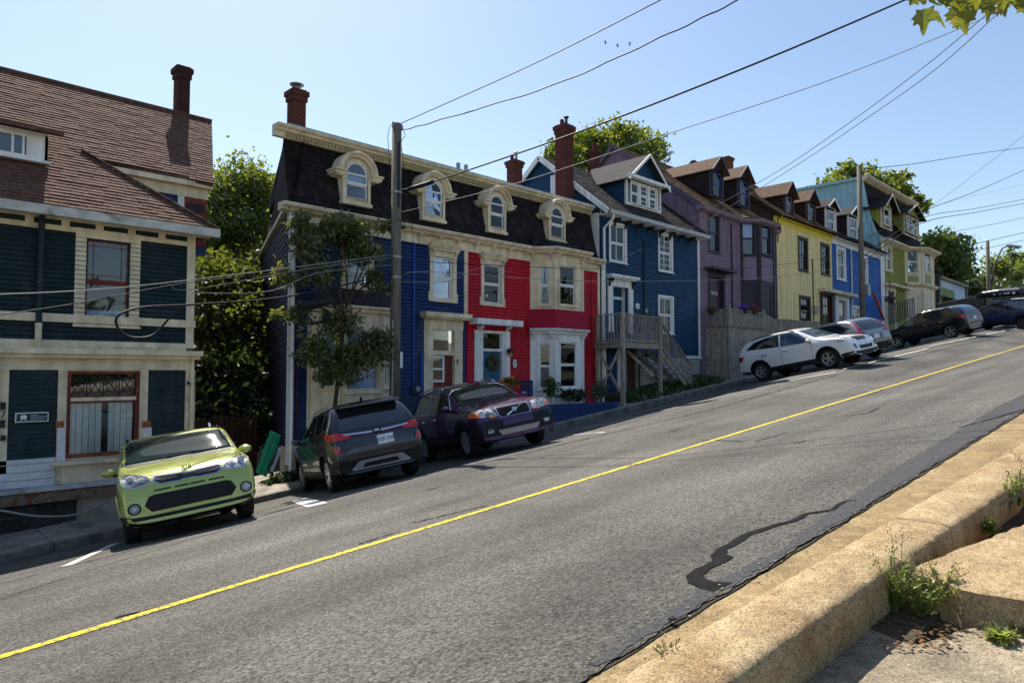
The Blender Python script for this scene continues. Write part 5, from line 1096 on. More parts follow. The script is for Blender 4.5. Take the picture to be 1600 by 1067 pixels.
# ================================================================ yellow house
sY = F16.px(1299.5, 420)[0]
def simple_house(name, label, x0, m, a, b, ytl, xtl, eave_m, trim):
    H = House(name, label, 'house', (a, 16, gz(a, 16))); return H
H5 = House('yellow_rowhouse', 'yellow clapboard house with dark brown window frames and brown roof with two dormers', 'house', (sP, 16, gz(sP, 16)))
z5 = zat(1258, 364); g5 = gz(sP, 16)-.6
y1, y2, y3, y4 = rr(1248, 1260, 375, 421), rr(1283, 1294, 385, 427), rr(1250, 1264, 467, 508), rr(1284, 1298, 462, 520)
wall(H5, F16, [(sP+.004, g5), (sY, g5), (sY, z5), (sP+.004, z5)], [hole(y1, .14), hole(y2, .14), hole(y3, .14), hole(y4, .1)], YELH, .12)
bs = mat('brown_sash', (.07, .05, .06), .5)
for r, mu, cu, cm in ((y1, (1, 1), 'blind', CURTB), (y2, (1, 1), None, None), (y3, (1, 1), None, None)): window(H5, F16, r, .16, BRN, bs, mull=mu, curtain=cu, cmat=cm, sill=.05, out=.05)
H5.add(MB().box(F16, y4[0]-.3, y4[0], y4[2]-.3, y4[3]+.12, -.1, .1).box(F16, y4[1], y4[1]+.3, y4[2]-.3, y4[3]+.12, -.1, .1).box(F16, y4[0], y4[1], y4[3], y4[3]+.12, -.1, .09), 'door_case', BRN); D = H5.add(MB().box(F16, y4[0], y4[1], y4[2]-.3, y4[3], -.12, -.06), 'front_door', mat('brown_door', (.07, .035, .025), .4, .2))
for a_, b_ in ((.15, .45), (.55, .85)):
    for c_, d_ in ((.5, .7), (.74, .93)): H5.add(MB().box(F16, y4[0]+(y4[1]-y4[0])*a_, y4[0]+(y4[1]-y4[0])*b_, y4[2]+(y4[3]-y4[2])*c_, y4[2]+(y4[3]-y4[2])*d_, -.06, -.05), 'door_pane', GLASSD, D)
H5.add(MB().box(F16, sP, sY, z5, z5+.28, -.1, .04), 'frieze_board', YELT); H5.add(MB().box(F16, sP, sY+.0, z5+.28, z5+.38, -.1, .34), 'gutter', YELT)
H5.add(MB().box(F16, F16.px(1278, 457)[0], F16.px(1329, 457)[0], F16.px(1300, 460)[1], F16.px(1300, 455)[1], 0, .45), 'door_canopy', CREAMD)
xx = F16.px(1269, 450)[0]; H5.add(MB().tube([F16.P(xx, zat(1269, 405), .05), F16.P(xx, zat(1269, 502), .05)], .03, 6), 'conduit', DARKM); H5.add(MB().box(F16, xx-.1, xx+.35, zat(1270, 490), zat(1270, 478), .05, .18), 'meter_box', METAL)
z5r = z5+.40; t5 = 20.8; zr5 = z5r+(t5-15.66)*.78; simple_roof(H5, sP+.05, sY, 15.66, z5r, t5, zr5, BRNS2); simple_gable(H5, sP+.14, 15.66, z5r, t5, zr5, mat('brown_gable_board', (.09, .05, .04), .8, .2), BRN, zb=z5-1)
BR2 = mat('brown_cheek_shingle', (.04, .018, .014), .9, .3)
slope_dormer(H5, 1225, 1241, 343, 304, 1234.7, 286, 16.5, z5r, 15.66, .78, BRNS2, BR2, BRN, mat('brown_dormer_sash', (.2, .12, .14), .5), mull=(1, 0), cur='blind'); slope_dormer(H5, 1259.5, 1275, 353, 315, 1269, 298, 16.5, z5r, 15.66, .78, BRNS2, BR2, BRN, mat('brown_dormer_sash', (.2, .12, .14)), mull=(1, 0), cur='low')
H5.add(MB().box(face(24), sP+.1, sY, 0, z5, -.1, 7.8), 'rear_mass', YELH)
# ================================================================ bright blue house
sK = F16.px(1378, 450)[0]
H6 = House('bright_blue_rowhouse', 'bright blue clapboard house with white windows, behind the second wooden pole', 'house', (sY, 16, gz(sY, 16)))
z6 = zat(1340, 394); g6 = gz(sY, 16)-.6
v1_, v2_, v3_ = rr(1308, 1319, 391, 435), rr(1345, 1354, 404, 443), rr(1331, 1343, 482, 500); v4_ = rr(1309, 1321, 470, 510)
wall(H6, F16, [(sY+.004, g6), (sK, g6), (sK, z6), (sY+.004, z6)], [hole(v1_, .12), hole(v2_, .12), hole(v3_, .12), (v4_[0]-.05, v4_[1]+.05, v4_[2], v4_[3]+.1)], BLUE6, .12)
for r in (v1_, v2_, v3_): window(H6, F16, r, .18, WHITE, PVC, curtain=None, mull=(0, 0), sill=.05, out=.05)
H6.add(MB().box(F16, v4_[0]-.5, v4_[0], v4_[2]-.3, v4_[3]+.3, -.1, .08).box(F16, v4_[1], v4_[1]+.5, v4_[2]-.3, v4_[3]+.3, -.1, .08).box(F16, v4_[0], v4_[1], v4_[3], v4_[3]+.3, -.1, .07), 'door_case', WHITE); D = H6.add(MB().box(F16, v4_[0], v4_[1], v4_[2]-.3, v4_[3], -.1, -.05), 'front_door', mat('pink_grey_door', (.35, .25, .27), .5)); H6.add(MB().box(F16, v4_[0]+.15, v4_[1]-.15, v4_[3]-.9, v4_[3]-.15, -.05, -.04), 'door_pane', GLASSD, D)
H6.add(MB().box(F16, sY, sK+.1, z6, z6+.3, -.1, .06).box(F16, sY, sK+.12, z6+.3, z6+.42, -.1, .38), 'eave_board', WHITE); H6.add(MB().box(F16, sK-.3, sK, g6, z6, 0, .06), 'corner_board', WHITE)
xx = F16.px(1329, 440)[0]; H6.add(MB().tube([F16.P(xx, z6, .07), F16.P(xx, zat(1329, 500), .07)], .05, 8), 'downpipe', WHITE)
z6r = z6+.44; zr6 = z6r+(20.0-15.62)*.72; simple_roof(H6, sY+.004, sK+.1, 15.62, z6r, 20.0, zr6, GREYSH)
slope_dormer(H6, 1291, 1307, 364, 325, 1301, 313, 16.3, z6r, 15.62, .72, GREYSH, PLS, WHITE, PVC, cur='low', cm=mat('sea_blind', (.1, .3, .35), .7), wi=(.3, .2, .25)); slope_dormer(H6, 1326, 1342, 376, 337, 1337, 325, 16.3, z6r, 15.62, .72, GREYSH, PLS, WHITE, PVC, cur='low', cm=mat('sea_blind', (.1, .3, .35)), wi=(.3, .2, .25))
xx = F16.px(1317, 350)[0]; H6.add(MB().tube([(xx, 16.6, z6r), (xx, 16.6, onface(1317, 333, 16.6)[1])], .12, 8), 'stove_pipe', DARKM)
H6.add(MB().box(face(24), sY+.1, sK, 0, z6, -.1, 7.8), 'rear_mass', BLUE6)
# ================================================================ olive green mansard house with pale teal side
sV = F16.px(1459, 430)[0]
H7 = House('olive_mansard_house', 'olive green house with black mansard and pale teal side wall, last in the row', 'house', (sK, 16, gz(sK, 16)))
z7 = zat(1375, 371)-.05; g7 = gz(sK, 16)-.6
p1, p3 = rr(1384, 1392, 386, 421), rr(1386, 1396, 455, 490)
B7 = bay(1413, 1441, 1459, .85, 410)
wall(H7, F16, [(sK+.004, g7), (B7[3].x+.5, g7), (B7[3].x+.5, z7-.2), (sK+.004, z7-.2)], [hole(p1, .12), hole(p3, .1), (B7[0].x, B7[3].x, g7-.1, z7-.2)], OLIVE, .13)
window(H7, F16, p1, .2, CREAM, PVC, curtain='low', sill=.06, out=.05)
H7.add(MB().box(F16, p3[0]-.35, p3[0], g7, p3[3]+.3, -.1, .08).box(F16, p3[1], p3[1]+.35, g7, p3[3]+.3, -.1, .08).box(F16, p3[0], p3[1], p3[3], p3[3]+.3, -.1, .07), 'door_case', CREAM); H7.add(MB().box(F16, p3[0], p3[1], g7, p3[3], -.1, -.05), 'front_door', mat('mauve_door', (.25, .18, .22), .5)); H7.add(MB().box(F16, p3[0]-.6, B7[0].x, p3[3]+.3, p3[3]+.45, 0, .5), 'door_hood', CREAM)
H7.add(MB().box(F16, sK, sK+.5, g7, z7-.2, 0, .05), 'corner_board', WHITE)
f5, L5 = bayfr(B7, 0); f6, L6 = bayfr(B7, 1)
up = [f5.rect(1418, 1434, 392, 426), f6.rect(1445, 1454, 394, 424)]; up.append((L5-up[0][1], L5-up[0][0], up[0][2], up[0][3]))
lo = [f5.rect(1419, 1435, 460, 492), f6.rect(1446, 1454, 462, 492)]; lo.append((L5-lo[0][1], L5-lo[0][0], lo[0][2], lo[0][3]))
zbelt = f5.px(1427, 446)[1]; pan = mat('olive_panel', (.30, .29, .12), .6)
bay_storey(H7, B7, g7, zbelt, lo, CREAM, cur=('blind', None, None), cm=CURTB, cas=.12); bay_storey(H7, B7, zbelt+.001, z7-.2, up, CREAM, cur=('low', 'sides', None), cas=.12, cm=CURTB, panel=(.25, .15), pm=pan)
cornice(H7, [(p.x, p.y, zbelt+.15) for p in B7], [(0, 0), (.3, 0), (.3, -.12), (.1, -.25), (0, -.25)], CREAM)
cornice(H7, [(sK-.1, 16, z7)]+[(p.x, p.y, z7) for p in B7]+[(B7[3].x+.6, 16, z7)], [(0, 0), (.5, 0), (.52, -.1), (.4, -.18), (.1, -.3), (0, -.3)], CREAM)
zt7 = onface(1375, 292, 16.9)[1]; n = 14
def mprof(i, n=14): f = i/n; return 15.8+1.35*(f**.45), z7+(zt7-z7)*f
sE7 = B7[3].x+.5
mb = MB()
for i in range(n): (ta, za), (tb, zb) = mprof(i), mprof(i+1); mb.quad((sK+.05, ta-.02, za), (sE7, ta-.02, za), (sE7, tb, zb), (sK+.05, tb, zb))
H7.add(mb, 'mansard_shingles', BLKSH, kind='stuff')
fg = Fr((sK+.05, 0, 0), (0, -1, 0), n=(-1, 0, 0)); P = [(-22.5, 3), (-16, 3), (-16, z7)]+[(-mprof(i)[0], mprof(i)[1]) for i in range(n+1)]+[(-22.5, zt7)]
H7.add(rows(MB(), fg, P, (), .14, .02), 'clapboard', AQUA, kind='stuff'); H7.add(MB().prism(fg, P, -.15, -.003), 'side_wall', AQUA)
mb = MB()
for i in range(n): (ta, za), (tb, zb) = mprof(i), mprof(i+1); mb.hexa([(sK-.02, ta-.08, za), (sK+.07, ta-.08, za), (sK+.07, ta+.15, za), (sK-.02, ta+.15, za), (sK-.02, tb-.08, zb), (sK+.07, tb-.08, zb), (sK+.07, tb+.15, zb), (sK-.02, tb+.15, zb)])
H7.add(mb, 'mansard_edge', AQUA)
H7.add(MB().hexa([(sK+.1, 16.2, z7-.1), (sE7, 16.2, z7-.1), (sE7, 22.4, z7-.1), (sK+.1, 22.4, z7-.1), (sK+.1, 17.3, zt7-.02), (sE7, 17.3, zt7-.02), (sE7, 22.4, zt7-.02), (sK+.1, 22.4, zt7-.02)]), 'roof_core', BLKSH)
cornice(H7, [(sK-.2, 17.1, zt7+.1), (sE7+.3, 17.1, zt7+.1)], [(0, .1), (.5, .1), (.52, 0), (.4, -.1), (.1, -.25), (0, -.25)], CREAM, 'top_cornice')
H7.add(MB().box(fg, -22.6, -16.7, zt7+.0, zt7+.2, -.3, .2), 'side_cornice', AQUA)
H7.add(MB().box(face(22.3), sK+.2, sE7, 0, z7, -.1, 6), 'rear_mass', OLIVE)
for xa, xb, yb, yt, ax, ay in ((1378, 1393.5, 358, 322, 1386, 311), (1413.5, 1436, 371, 336, 1429, 326)):
    td = 15.95; f = face(td); a, b = f.px(xa, (yb+yt)/2)[0], f.px(xb, (yb+yt)/2)[0]; zb = f.px((xa+xb)/2, yb)[1]; zw = f.px((xa+xb)/2, yt)[1]
    D, ff, _ = gable_dormer(H7, (a+b)/2, td, b-a, zb, zw, zw+.75, 17.2, BLKSH, OLIVE, CREAM, over=.45, tover=.4)
    if xb-xa < 18: window(H7, ff, (a+.45, b-.45, zb+.3, zw-.25), .1, CREAM, PVC, curtain='low', out=.03)
    else:
        for k in (0, 1): window(H7, ff, (a+.45+k*(b-a-.8)/2, a+.35+(k+1)*(b-a-.8)/2, zb+.3, zw-.25), .05, CREAM, PVC, curtain='low', out=.03)

# ================================================================ cars
BLACKP = mat('black_plastic', (.018, .018, .02), .55, .15, 9)
TYRE = mat('tyre_rubber', (.016, .016, .017), .8, .2, 12, .3, 60)
ALLOY = mat('alloy', (.55, .55, .57), .3, .05, 5, metal=.8)
ALLOYD = mat('dark_alloy', (.12, .12, .13), .35, .05, 5, metal=.7)
CHROME = mat('chrome', (.75, .76, .8), .12, .02, metal=1)
REDL = mat('red_lens', (.55, .008, .01), .15, .08, spec=.7, coat=.5); ORL = mat('orange_lens', (.8, .18, .02), .15, .05, spec=.7, coat=.5)
LENS = mat('clear_lens', (.5, .52, .55), .12, .3, 22, spec=.8, coat=.6, col2=(.12, .12, .14), c2s=9, c2w=(.45, .55)); BULB = mat('bulb', (.45, .47, .5), .1, .05, coat=1)
SILV = mat('skid_silver', (.42, .42, .44), .4, .08, metal=.5)
CGLASS = mat('car_glass', (.012, .015, .018), .03, .05, 3, spec=.9, coat=1); CGLASST = mat('screen_glass', (.018, .032, .028), .04, .25, 2.2, spec=.3, col2=(.02, .025, .025), c2s=1.5)
PLATE = mat('plate_white', (.75, .76, .78), .5, .04); PBLUE = mat('plate_blue', (.03, .05, .25), .5)
def carpaint(name, col, metal=.35, flake=.08): return mat(name, col, .28, flake, 3, metal=metal, spec=.5, coat=.9)
def taper(x, xf, xr, a=.13, l=.75):
    d = min(xf-x, x-xr); return 1-a*max(0, 1-d/l)**2.2
def body_mesh(S, paint):
    """loft of half rings along the outline S['top'] (x, z) from the rear bumper to the front bumper, wheel wells cut out"""
    top = S['top']; pts = []
    for (a, b) in zip(top, top[1:]):
        k = max(1, int(math.hypot(b[0]-a[0], b[1]-a[1])/.30)); pts += [(a[0]+(b[0]-a[0])*i/k, a[1]+(b[1]-a[1])*i/k) for i in range(k)]
    pts.append(top[-1]); xr, xf = min(p[0] for p in pts), max(p[0] for p in pts); hw = S['W']/2; wr = S['wr']
    rings = []
    for x, zt in pts:
        h = hw*taper(x, xf, xr, S.get('ta', .13), S.get('tl', .8)); zb = S['zb']+S.get('bu', .06)*max(0, (abs(x)-S['WB']/2-.35)/.5); belt = lerp_tab(x, *S['belt']); zs = min(belt, zt-.05)
        zb = min(zb, zt-.12); g = max(0, zt-belt)
        f = min(1, g/.5); yr = h*(.955-(.955-wr)*f)
        r = [(0, zb), (h*.8, zb), (h*.93, zb+.05), (h*.985, zb+(zs-zb)*.25), (h, zb+(zs-zb)*.55), (h*.99, zb+(zs-zb)*.85), (h*.955, zs)]
        zr = zt-.02-.09*f
        r += [(h*.955-(h*.955-yr)*.5, zs+(zr-zs)*.5), (yr, zr), (yr*.93-.02*(1-f), zt-.012-.02*f), (yr*.6, zt+.004), (0, zt+.012)]
        rings.append((x, r))
    mb = MB(); nh = 12; n = 2*nh-2
    for x, r in rings:
        full = r+[(-y, z) for y, z in r[-2:0:-1]]; mb.v += [(x, y, z) for y, z in full]
    for i in range(len(rings)-1):
        for j in range(n): mb.f.append((i*n+j, i*n+(j+1) % n, (i+1)*n+(j+1) % n, (i+1)*n+j))
    mb.f.append(tuple(range(n))); mb.f.append(tuple(range((len(rings)-1)*n, len(rings)*n))[::-1])
    o = mb.build('tmp_body', paint); o.data.materials.append(BLACKP)
    sub = o.modifiers.new('s', 'SUBSURF'); sub.levels = 2; sub.render_levels = 2
    cb = MB(); R = S['R']
    for ax in (S['WB']/2, -S['WB']/2):
        for sg in (-1, 1): cb.tube([(ax, sg*(hw-.32), R-.0), (ax, sg*(hw+.2), R-.0)], R+.05, 28)
    c = cb.build('tmp_cut', BLACKP); bo = o.modifiers.new('b', 'BOOLEAN'); bo.operation = 'DIFFERENCE'; bo.object = c; bo.solver = 'EXACT'; bo.use_self = True; bo.material_mode = 'TRANSFER'
    bpy.context.view_layer.update(); dg = bpy.context.evaluated_depsgraph_get(); me = bpy.data.meshes.new_from_object(o.evaluated_get(dg))
    bo.show_viewport = False; bpy.context.view_layer.update(); dg = bpy.context.evaluated_depsgraph_get(); me0 = o.evaluated_get(dg).to_mesh()
    bv = BVHTree.FromPolygons([v.co.copy() for v in me0.vertices], [tuple(p.vertices) for p in me0.polygons])
    bpy.data.objects.remove(o); bpy.data.objects.remove(c); me.shade_smooth(); me.name = 'body'
    bm = bmesh.new(); bm.from_mesh(me)
    for e in bm.edges:
        if len(e.link_faces) == 2 and e.calc_face_angle(0) > rad(50): e.smooth = False
    bm.to_mesh(me); bm.free()
    return me, bv
def patch(bv, poly, view, off=.006, res=.07, th=.02, dirv=None):
    """outline in a side (L/R: x,z), front/back (F/B: y,z) or top (T: x,y) view laid on the body shell, with thickness"""
    n = len(poly); B = []
    for i in range(n):
        a, b = poly[i], poly[(i+1) % n]; k = max(1, int(math.hypot(b[0]-a[0], b[1]-a[1])/res)); B += [(a[0]+(b[0]-a[0])*j/k, a[1]+(b[1]-a[1])*j/k) for j in range(k)]
    nb = len(B); xs = [p[0] for p in B]; ys = [p[1] for p in B]; P = list(B); x = min(xs)+res/2
    while x < max(xs):
        y = min(ys)+res/2
        while y < max(ys):
            c = inter(B, y)
            if any(c[k]+res*.3 < x < c[k+1]-res*.3 for k in range(0, len(c)-1, 2)) and min(abs(y-q) for q in (min(ys), max(ys))) > res*.3 and min((x-q[0])**2+(y-q[1])**2 for q in B) > (res*.35)**2: P.append((x, y))
            y += res
        x += res
    r = delaunay_2d_cdt([V(p).to_2d() if False else V((p[0], p[1])) for p in P], [(i, (i+1) % nb) for i in range(nb)], [list(range(nb))], 1, 1e-5)
    vs_, fs_ = r[0], r[2]
    fd = {'L': lambda a, b: (V((a, 3, b)), V((0, -1, 0))), 'R': lambda a, b: (V((a, -3, b)), V((0, 1, 0))), 'F': lambda a, b: (V((4, a, b)), V((-1, 0, 0))), 'B': lambda a, b: (V((-4, a, b)), V((1, 0, 0))), 'T': lambda a, b: (V((a, b, 4)), V((0, 0, -1)))}[view]
    out = []; inn = []
    for p in vs_:
        o, d = fd(p[0], p[1]); hit, nn, _, _ = bv.ray_cast(o, d)
        if hit is None: hit, nn, _, _ = bv.find_nearest(o+d*2.2 if view in 'LR' else o+d*1.8)
        if nn.dot(d) > 0: nn = -nn
        q = (nn-d).normalized(); out.append(hit+q*off); inn.append(hit-q*th)
    mb = MB(); mb.v = [tuple(p) for p in out]; mb.f = [tuple(f) for f in fs_]; cnt = {}
    for f in fs_:
        for i in range(len(f)): e = (f[i], f[(i+1) % len(f)]); cnt[frozenset(e)] = cnt.get(frozenset(e), [])+[e]
    k = len(out); mb.v += [tuple(p) for p in inn]
    for e in cnt.values():
        if len(e) == 1: a, b = e[0]; mb.f.append((a, b, b+k, a+k))
    return mb
class Car:
    def __init__(s, name, label, S, paint, s_, t_, deg, group='cars parked nose in or nose out along the far kerb'):
        a = rad(deg); d = V((math.cos(a), math.sin(a))); l = V((-d.y, d.x)); G = lambda x, y: V((s_+d.x*x+l.x*y, t_+d.y*x+l.y*y, gz(s_+d.x*x+l.x*y, t_+d.y*x+l.y*y)))
        hb, hw = S['WB']/2, S['W']/2-.1; c = (G(hb, hw)+G(hb, -hw)+G(-hb, hw)+G(-hb, -hw))/4
        X = (G(hb, 0)-G(-hb, 0)).normalized(); Y = (G(0, hw)-G(0, -hw)).normalized(); Z = X.cross(Y).normalized(); Y = Z.cross(X)
        M = Matrix((X, Y, Z)).transposed()
        s.root = thing(name, label, 'car', c, group=group); s.root.rotation_euler = M.to_euler(); s.root.location = c+Z*.003; s.S = S; s.paint = paint; s.loc = V((0, 0, 0))
        me, s.bv = body_mesh(S, paint); s.body = bpy.data.objects.new('body', me); C.objects.link(s.body); s.body.parent = s.root
        s.wheels()
    def add(s, mb, name, m, parent=None, smooth=False, **kw): return mb.build(name, m, parent or s.root, smooth, **kw)
    def p(s, name, poly, view, m, off=.006, parent=None, res=.07, th=.02, both=False, smooth=False, **kw):
        o = s.add(patch(s.bv, poly, view, off, res, th), name, m, parent, smooth, **kw)
        if both:
            mir = {'L': 'R', 'R': 'L'}.get(view, view); pl = poly if view in 'LR' else [(-a, b) if view != 'T' else (a, -b) for a, b in poly]; s.add(patch(s.bv, pl, mir, off, res, th), name, m, parent, smooth, **kw)
        return o
    def wheels(s):
        S = s.S; R = S['R']; hw = S['W']/2; al = S.get('alloy', ALLOY); ns = S.get('spokes', 5); tw = .22; rr = R*S.get('rim', .66); first = None
        for ax in (S['WB']/2, -S['WB']/2):
            for sg in (1, -1):
                y1 = sg*(hw-.035); fr_w = Fr((ax, y1, R), (1, 0, 0), n=(0, sg, 0))
                prof = [(rr, -.03), (rr+.01, -.008), (R*.8, 0), (R*.93, -.012), (R*.985, -.04), (R, -.075), (R, -tw+.05), (R*.97, -tw+.01), (R*.8, -tw), (rr*.9, -tw)]
                mb = MB(); n = 36
                ring = lambda r, d: [fr_w.P(r*math.cos(2*math.pi*i/n), r*math.sin(2*math.pi*i/n), d) for i in range(n)]
                for a, b in zip(prof, prof[1:]): mb.strip(ring(*a), ring(*b), True)
                w_ = s.add(mb, 'wheel', TYRE, smooth=True)
                mb = MB(); 
                for a, b in zip([(rr, -.03), (rr*.985, -.012), (rr*.94, -.018), (rr*.93, -.1)], [(rr*.985, -.012), (rr*.94, -.018), (rr*.93, -.1), (rr*.9, -.16)]): mb.strip(ring(*a), ring(*b), True)
                for i in range(ns):
                    a0 = 2*math.pi*i/ns+.3
                    for da in ((-.11, .11) if S.get('twin', True) else (0,)):
                        wd = .035 if S.get('twin', True) else .06
                        p0 = (rr*.17*math.cos(a0+da*2), rr*.17*math.sin(a0+da*2)); p1 = (rr*.96*math.cos(a0+da*1.6), rr*.96*math.sin(a0+da*1.6)); q = V((p1[0]-p0[0], p1[1]-p0[1])).normalized(); t_ = (-q.y*wd/2, q.x*wd/2)
                        mb.hexa([fr_w.P(p0[0]-t_[0], p0[1]-t_[1], -.07), fr_w.P(p1[0]-t_[0], p1[1]-t_[1], -.06), fr_w.P(p1[0]+t_[0], p1[1]+t_[1], -.06), fr_w.P(p0[0]+t_[0], p0[1]+t_[1], -.07), fr_w.P(p0[0]-t_[0], p0[1]-t_[1], -.03), fr_w.P(p1[0]-t_[0]*.8, p1[1]-t_[1]*.8, -.015), fr_w.P(p1[0]+t_[0]*.8, p1[1]+t_[1]*.8, -.015), fr_w.P(p0[0]+t_[0], p0[1]+t_[1], -.03)])
                mb.tube([fr_w.P(0, 0, -.08), fr_w.P(0, 0, -.028)], rr*.22, 16); s.add(mb, 'rim', al, w_, kind='stuff')
                s.add(MB().tube([fr_w.P(0, 0, -.14), fr_w.P(0, 0, -.1)], rr*.9, 20), 'brake_disc', DARKM, w_)
    def arches(s, w_=.06, m=None, sill=True):
        S = s.S; R = S['R']
        for ax in (S['WB']/2, -S['WB']/2):
            r0, r1 = R+.045, R+.045+w_; P = [(ax+r1*math.cos(a), R+r1*math.sin(a)) for a in [math.pi*(-.08+1.16*i/16) for i in range(17)]]+[(ax+r0*math.cos(a), R+r0*math.sin(a)) for a in [math.pi*(1.08-1.16*i/16) for i in range(17)]]
            s.p('arch_trim', P, 'L', m or BLACKP, .014, both=True, res=.09)
        if sill:
            a, b = -S['WB']/2+R+.06, S['WB']/2-R-.06; s.p('sill_trim', [(a, S['zb']+.03), (b, S['zb']+.03), (b, S['zb']+.2), (a, S['zb']+.2)], 'L', m or BLACKP, .014, both=True)
    def line(s, name, pts, view, m=None, w_=.012, both=True, off=.003):
        for a, b in zip(pts, pts[1:]):
            d = V((b[0]-a[0], b[1]-a[1])).normalized(); t_ = (-d.y*w_/2, d.x*w_/2); s.p(name, [(a[0]+t_[0], a[1]+t_[1]), (b[0]+t_[0], b[1]+t_[1]), (b[0]-t_[0], b[1]-t_[1]), (a[0]-t_[0], a[1]-t_[1])], view, m or BLACKP, off, both=both, res=.12, th=.006)
    def mirror(s, x, z, m, y=None):
        for sg in (1, -1):
            y0 = sg*(s.S['W']/2-.09); mb = MB(); n = 10
            prof = [(-.0, .3), (.02, .8), (.07, 1), (.13, .9), (.18, .45), (.19, .1)]; rings = [[(x-.07+a, y0+sg*(.15)+.105*sc*math.cos(2*math.pi*i/n), z+.07*sc*math.sin(2*math.pi*i/n)) for i in range(n)] for a, sc in prof]
            for a, b in zip(rings, rings[1:]): mb.strip(a, b, True)
            mb.quad(*rings[0]); mb.quad(*rings[-1]); o = s.add(mb, 'wing_mirror', m, smooth=True); s.add(MB().box(Fr((x, y0, z-.08), (1, 0, 0), n=(0, sg, 0)), -.05, .03, 0, .04, -.06, .1), 'mirror_foot', BLACKP, o)
    def rails(s, xa, xb, y, m, h=.05):
        for sg in (1, -1):
            pts = []; n = 10
            for i in range(n+1):
                x = xa+(xb-xa)*i/n; hit = s.bv.ray_cast(V((x, sg*y, 3)), V((0, 0, -1)))[0]; e = min(i, n-i)/1.2; pts.append((x, sg*y, (hit.z if hit else 1.5)+h*min(1, e)+.012))
            s.add(MB().tube(pts, .017, 8), 'roof_rail', m, smooth=True)
    def text(s, txt, fr, u, v, size, m, par=None, name='badge_lettering', n=.01): text_obj(None, txt, fr, u, v, size, m, n, par or s.root, name)
    def hitz(s, view, a, b):
        fd = {'F': (V((4, a, b)), V((-1, 0, 0))), 'B': (V((-4, a, b)), V((1, 0, 0))), 'L': (V((a, 3, b)), V((0, -1, 0))), 'R': (V((a, -3, b)), V((0, 1, 0)))}[view]; return s.bv.ray_cast(*fd)[0]
def mir(poly): return [(-a, b) for a, b in poly]
def circ(a, b, r, n=18, ry=None): return [(a+r*math.cos(2*math.pi*i/n), b+(ry or r)*math.sin(2*math.pi*i/n)) for i in range(n)]
# ---- lime green boxy hatchback, nose out
LIME = carpaint('lime_paint', (.44, .49, .12), .2)
S = dict(W=1.80, WB=2.57, R=.335, zb=.21, wr=.87, belt=([-2, -1.2, 1.0, 1.4], [1.08, 1.04, .98, .93]), ta=.10, tl=.5,
         top=[(-1.93, .42), (-1.97, .7), (-1.94, 1.0), (-1.86, 1.32), (-1.74, 1.56), (-1.45, 1.60), (-.5, 1.62), (.1, 1.61), (.36, 1.55), (.98, 1.13), (1.2, 1.09), (1.7, 1.02), (1.98, .94), (2.09, .82), (2.15, .62), (2.14, .40)])
K = Car('hatchback_car', 'lime green boxy hatchback with black grille, parked nose out before the shop house', S, LIME, 4.40, 12.42, -105.6)
K.root.scale = (1, 1.055, 1); K.arches(.02, LIME, sill=False); K.p('sill_trim', [(-.85, .22), (.85, .22), (.85, .33), (-.85, .33)], 'L', BLACKP, .01, both=True)
K.p('windscreen', [(-.74, 1.165), (.74, 1.165), (.67, 1.51), (.30, 1.53), (-.30, 1.53), (-.67, 1.51)], 'F', CGLASST, .012, smooth=True); K.p('screen_surround', [(-.80, 1.14), (.80, 1.14), (.735, 1.53), (.3, 1.55), (-.3, 1.55), (-.735, 1.53)], 'F', BLACKP, .004); 
K.p('cowl_trim', [(-.72, 1.12), (.72, 1.12), (.72, 1.165), (-.72, 1.165)], 'F', BLACKP, .006)
for sg in (1, -1): K.add(MB().beam((1.03, sg*.18-.1, 1.145), (.93, sg*.18+.38, 1.20), .012), 'wiper', BLACKP)
K.add(MB().tube([(.52+.0, -.02, 1.46), (.50, 0, 1.43)], .035, 8), 'mirror_mount', BLACKP)
K.p('side_window', [(-.55, 1.08), (.70, 1.06), (.32, 1.47), (-.55, 1.5)], 'L', CGLASS, .005, both=True); K.p('side_window', [(-1.4, 1.12), (-.62, 1.085), (-.62, 1.5), (-1.35, 1.48)], 'L', CGLASS, .005, both=True)
K.p('rear_window', [(-.6, 1.15), (.6, 1.15), (.52, 1.48), (-.52, 1.48)], 'B', CGLASS, .004); K.p('tail_light', [(.55, .85), (.8, .85), (.74, 1.45), (.62, 1.45)], 'B', REDL, .008, both=True)
hl = [(.50, .83), (.66, .80), (.82, .86), (.845, .93), (.80, .985), (.70, .98), (.50, .91), (.47, .87)]
K.p('headlight', hl, 'F', LENS, .010, both=True, res=.05)
K.p('headlight_trim', [(a*1.0+(.012 if a > .65 else -.018), b+(.02 if b > .9 else -.016)) for a, b in hl], 'F', CHROME, .004, both=True, res=.05)
for sg in (1, -1):
    for y, z, r_ in ((.71, .905, .05), (.575, .87, .032)): h = K.hitz('F', sg*y, z); K.add(MB().tube([h+V((-.01, 0, 0)), h+V((.022, 0, 0))], r_, 14), 'headlight_bulb', BULB)
gr = [(-.42, .855), (-.36, .80), (-.12, .795), (-.06, .81), (.06, .81), (.12, .795), (.36, .80), (.42, .855), (.40, .895), (.12, .875), (.06, .862), (-.06, .862), (-.12, .875), (-.40, .895)]
K.p('upper_grille_surround', [(a*1.045, b+(.018 if b > .86 else -.016)) for a, b in gr], 'F', mat('blue_chrome', (.35, .42, .75), .15, metal=.9), .006, res=.06); K.p('upper_grille', gr, 'F', BLACKP, .014, res=.06)
for a, b in ((-.44, -.24), (-.19, .0-.01), (.01, .19), (.24, .44)): K.p('bumper_slot', [(a, .695), (b, .695), (b, .715), (a, .715)], 'F', BLACKP, .006)
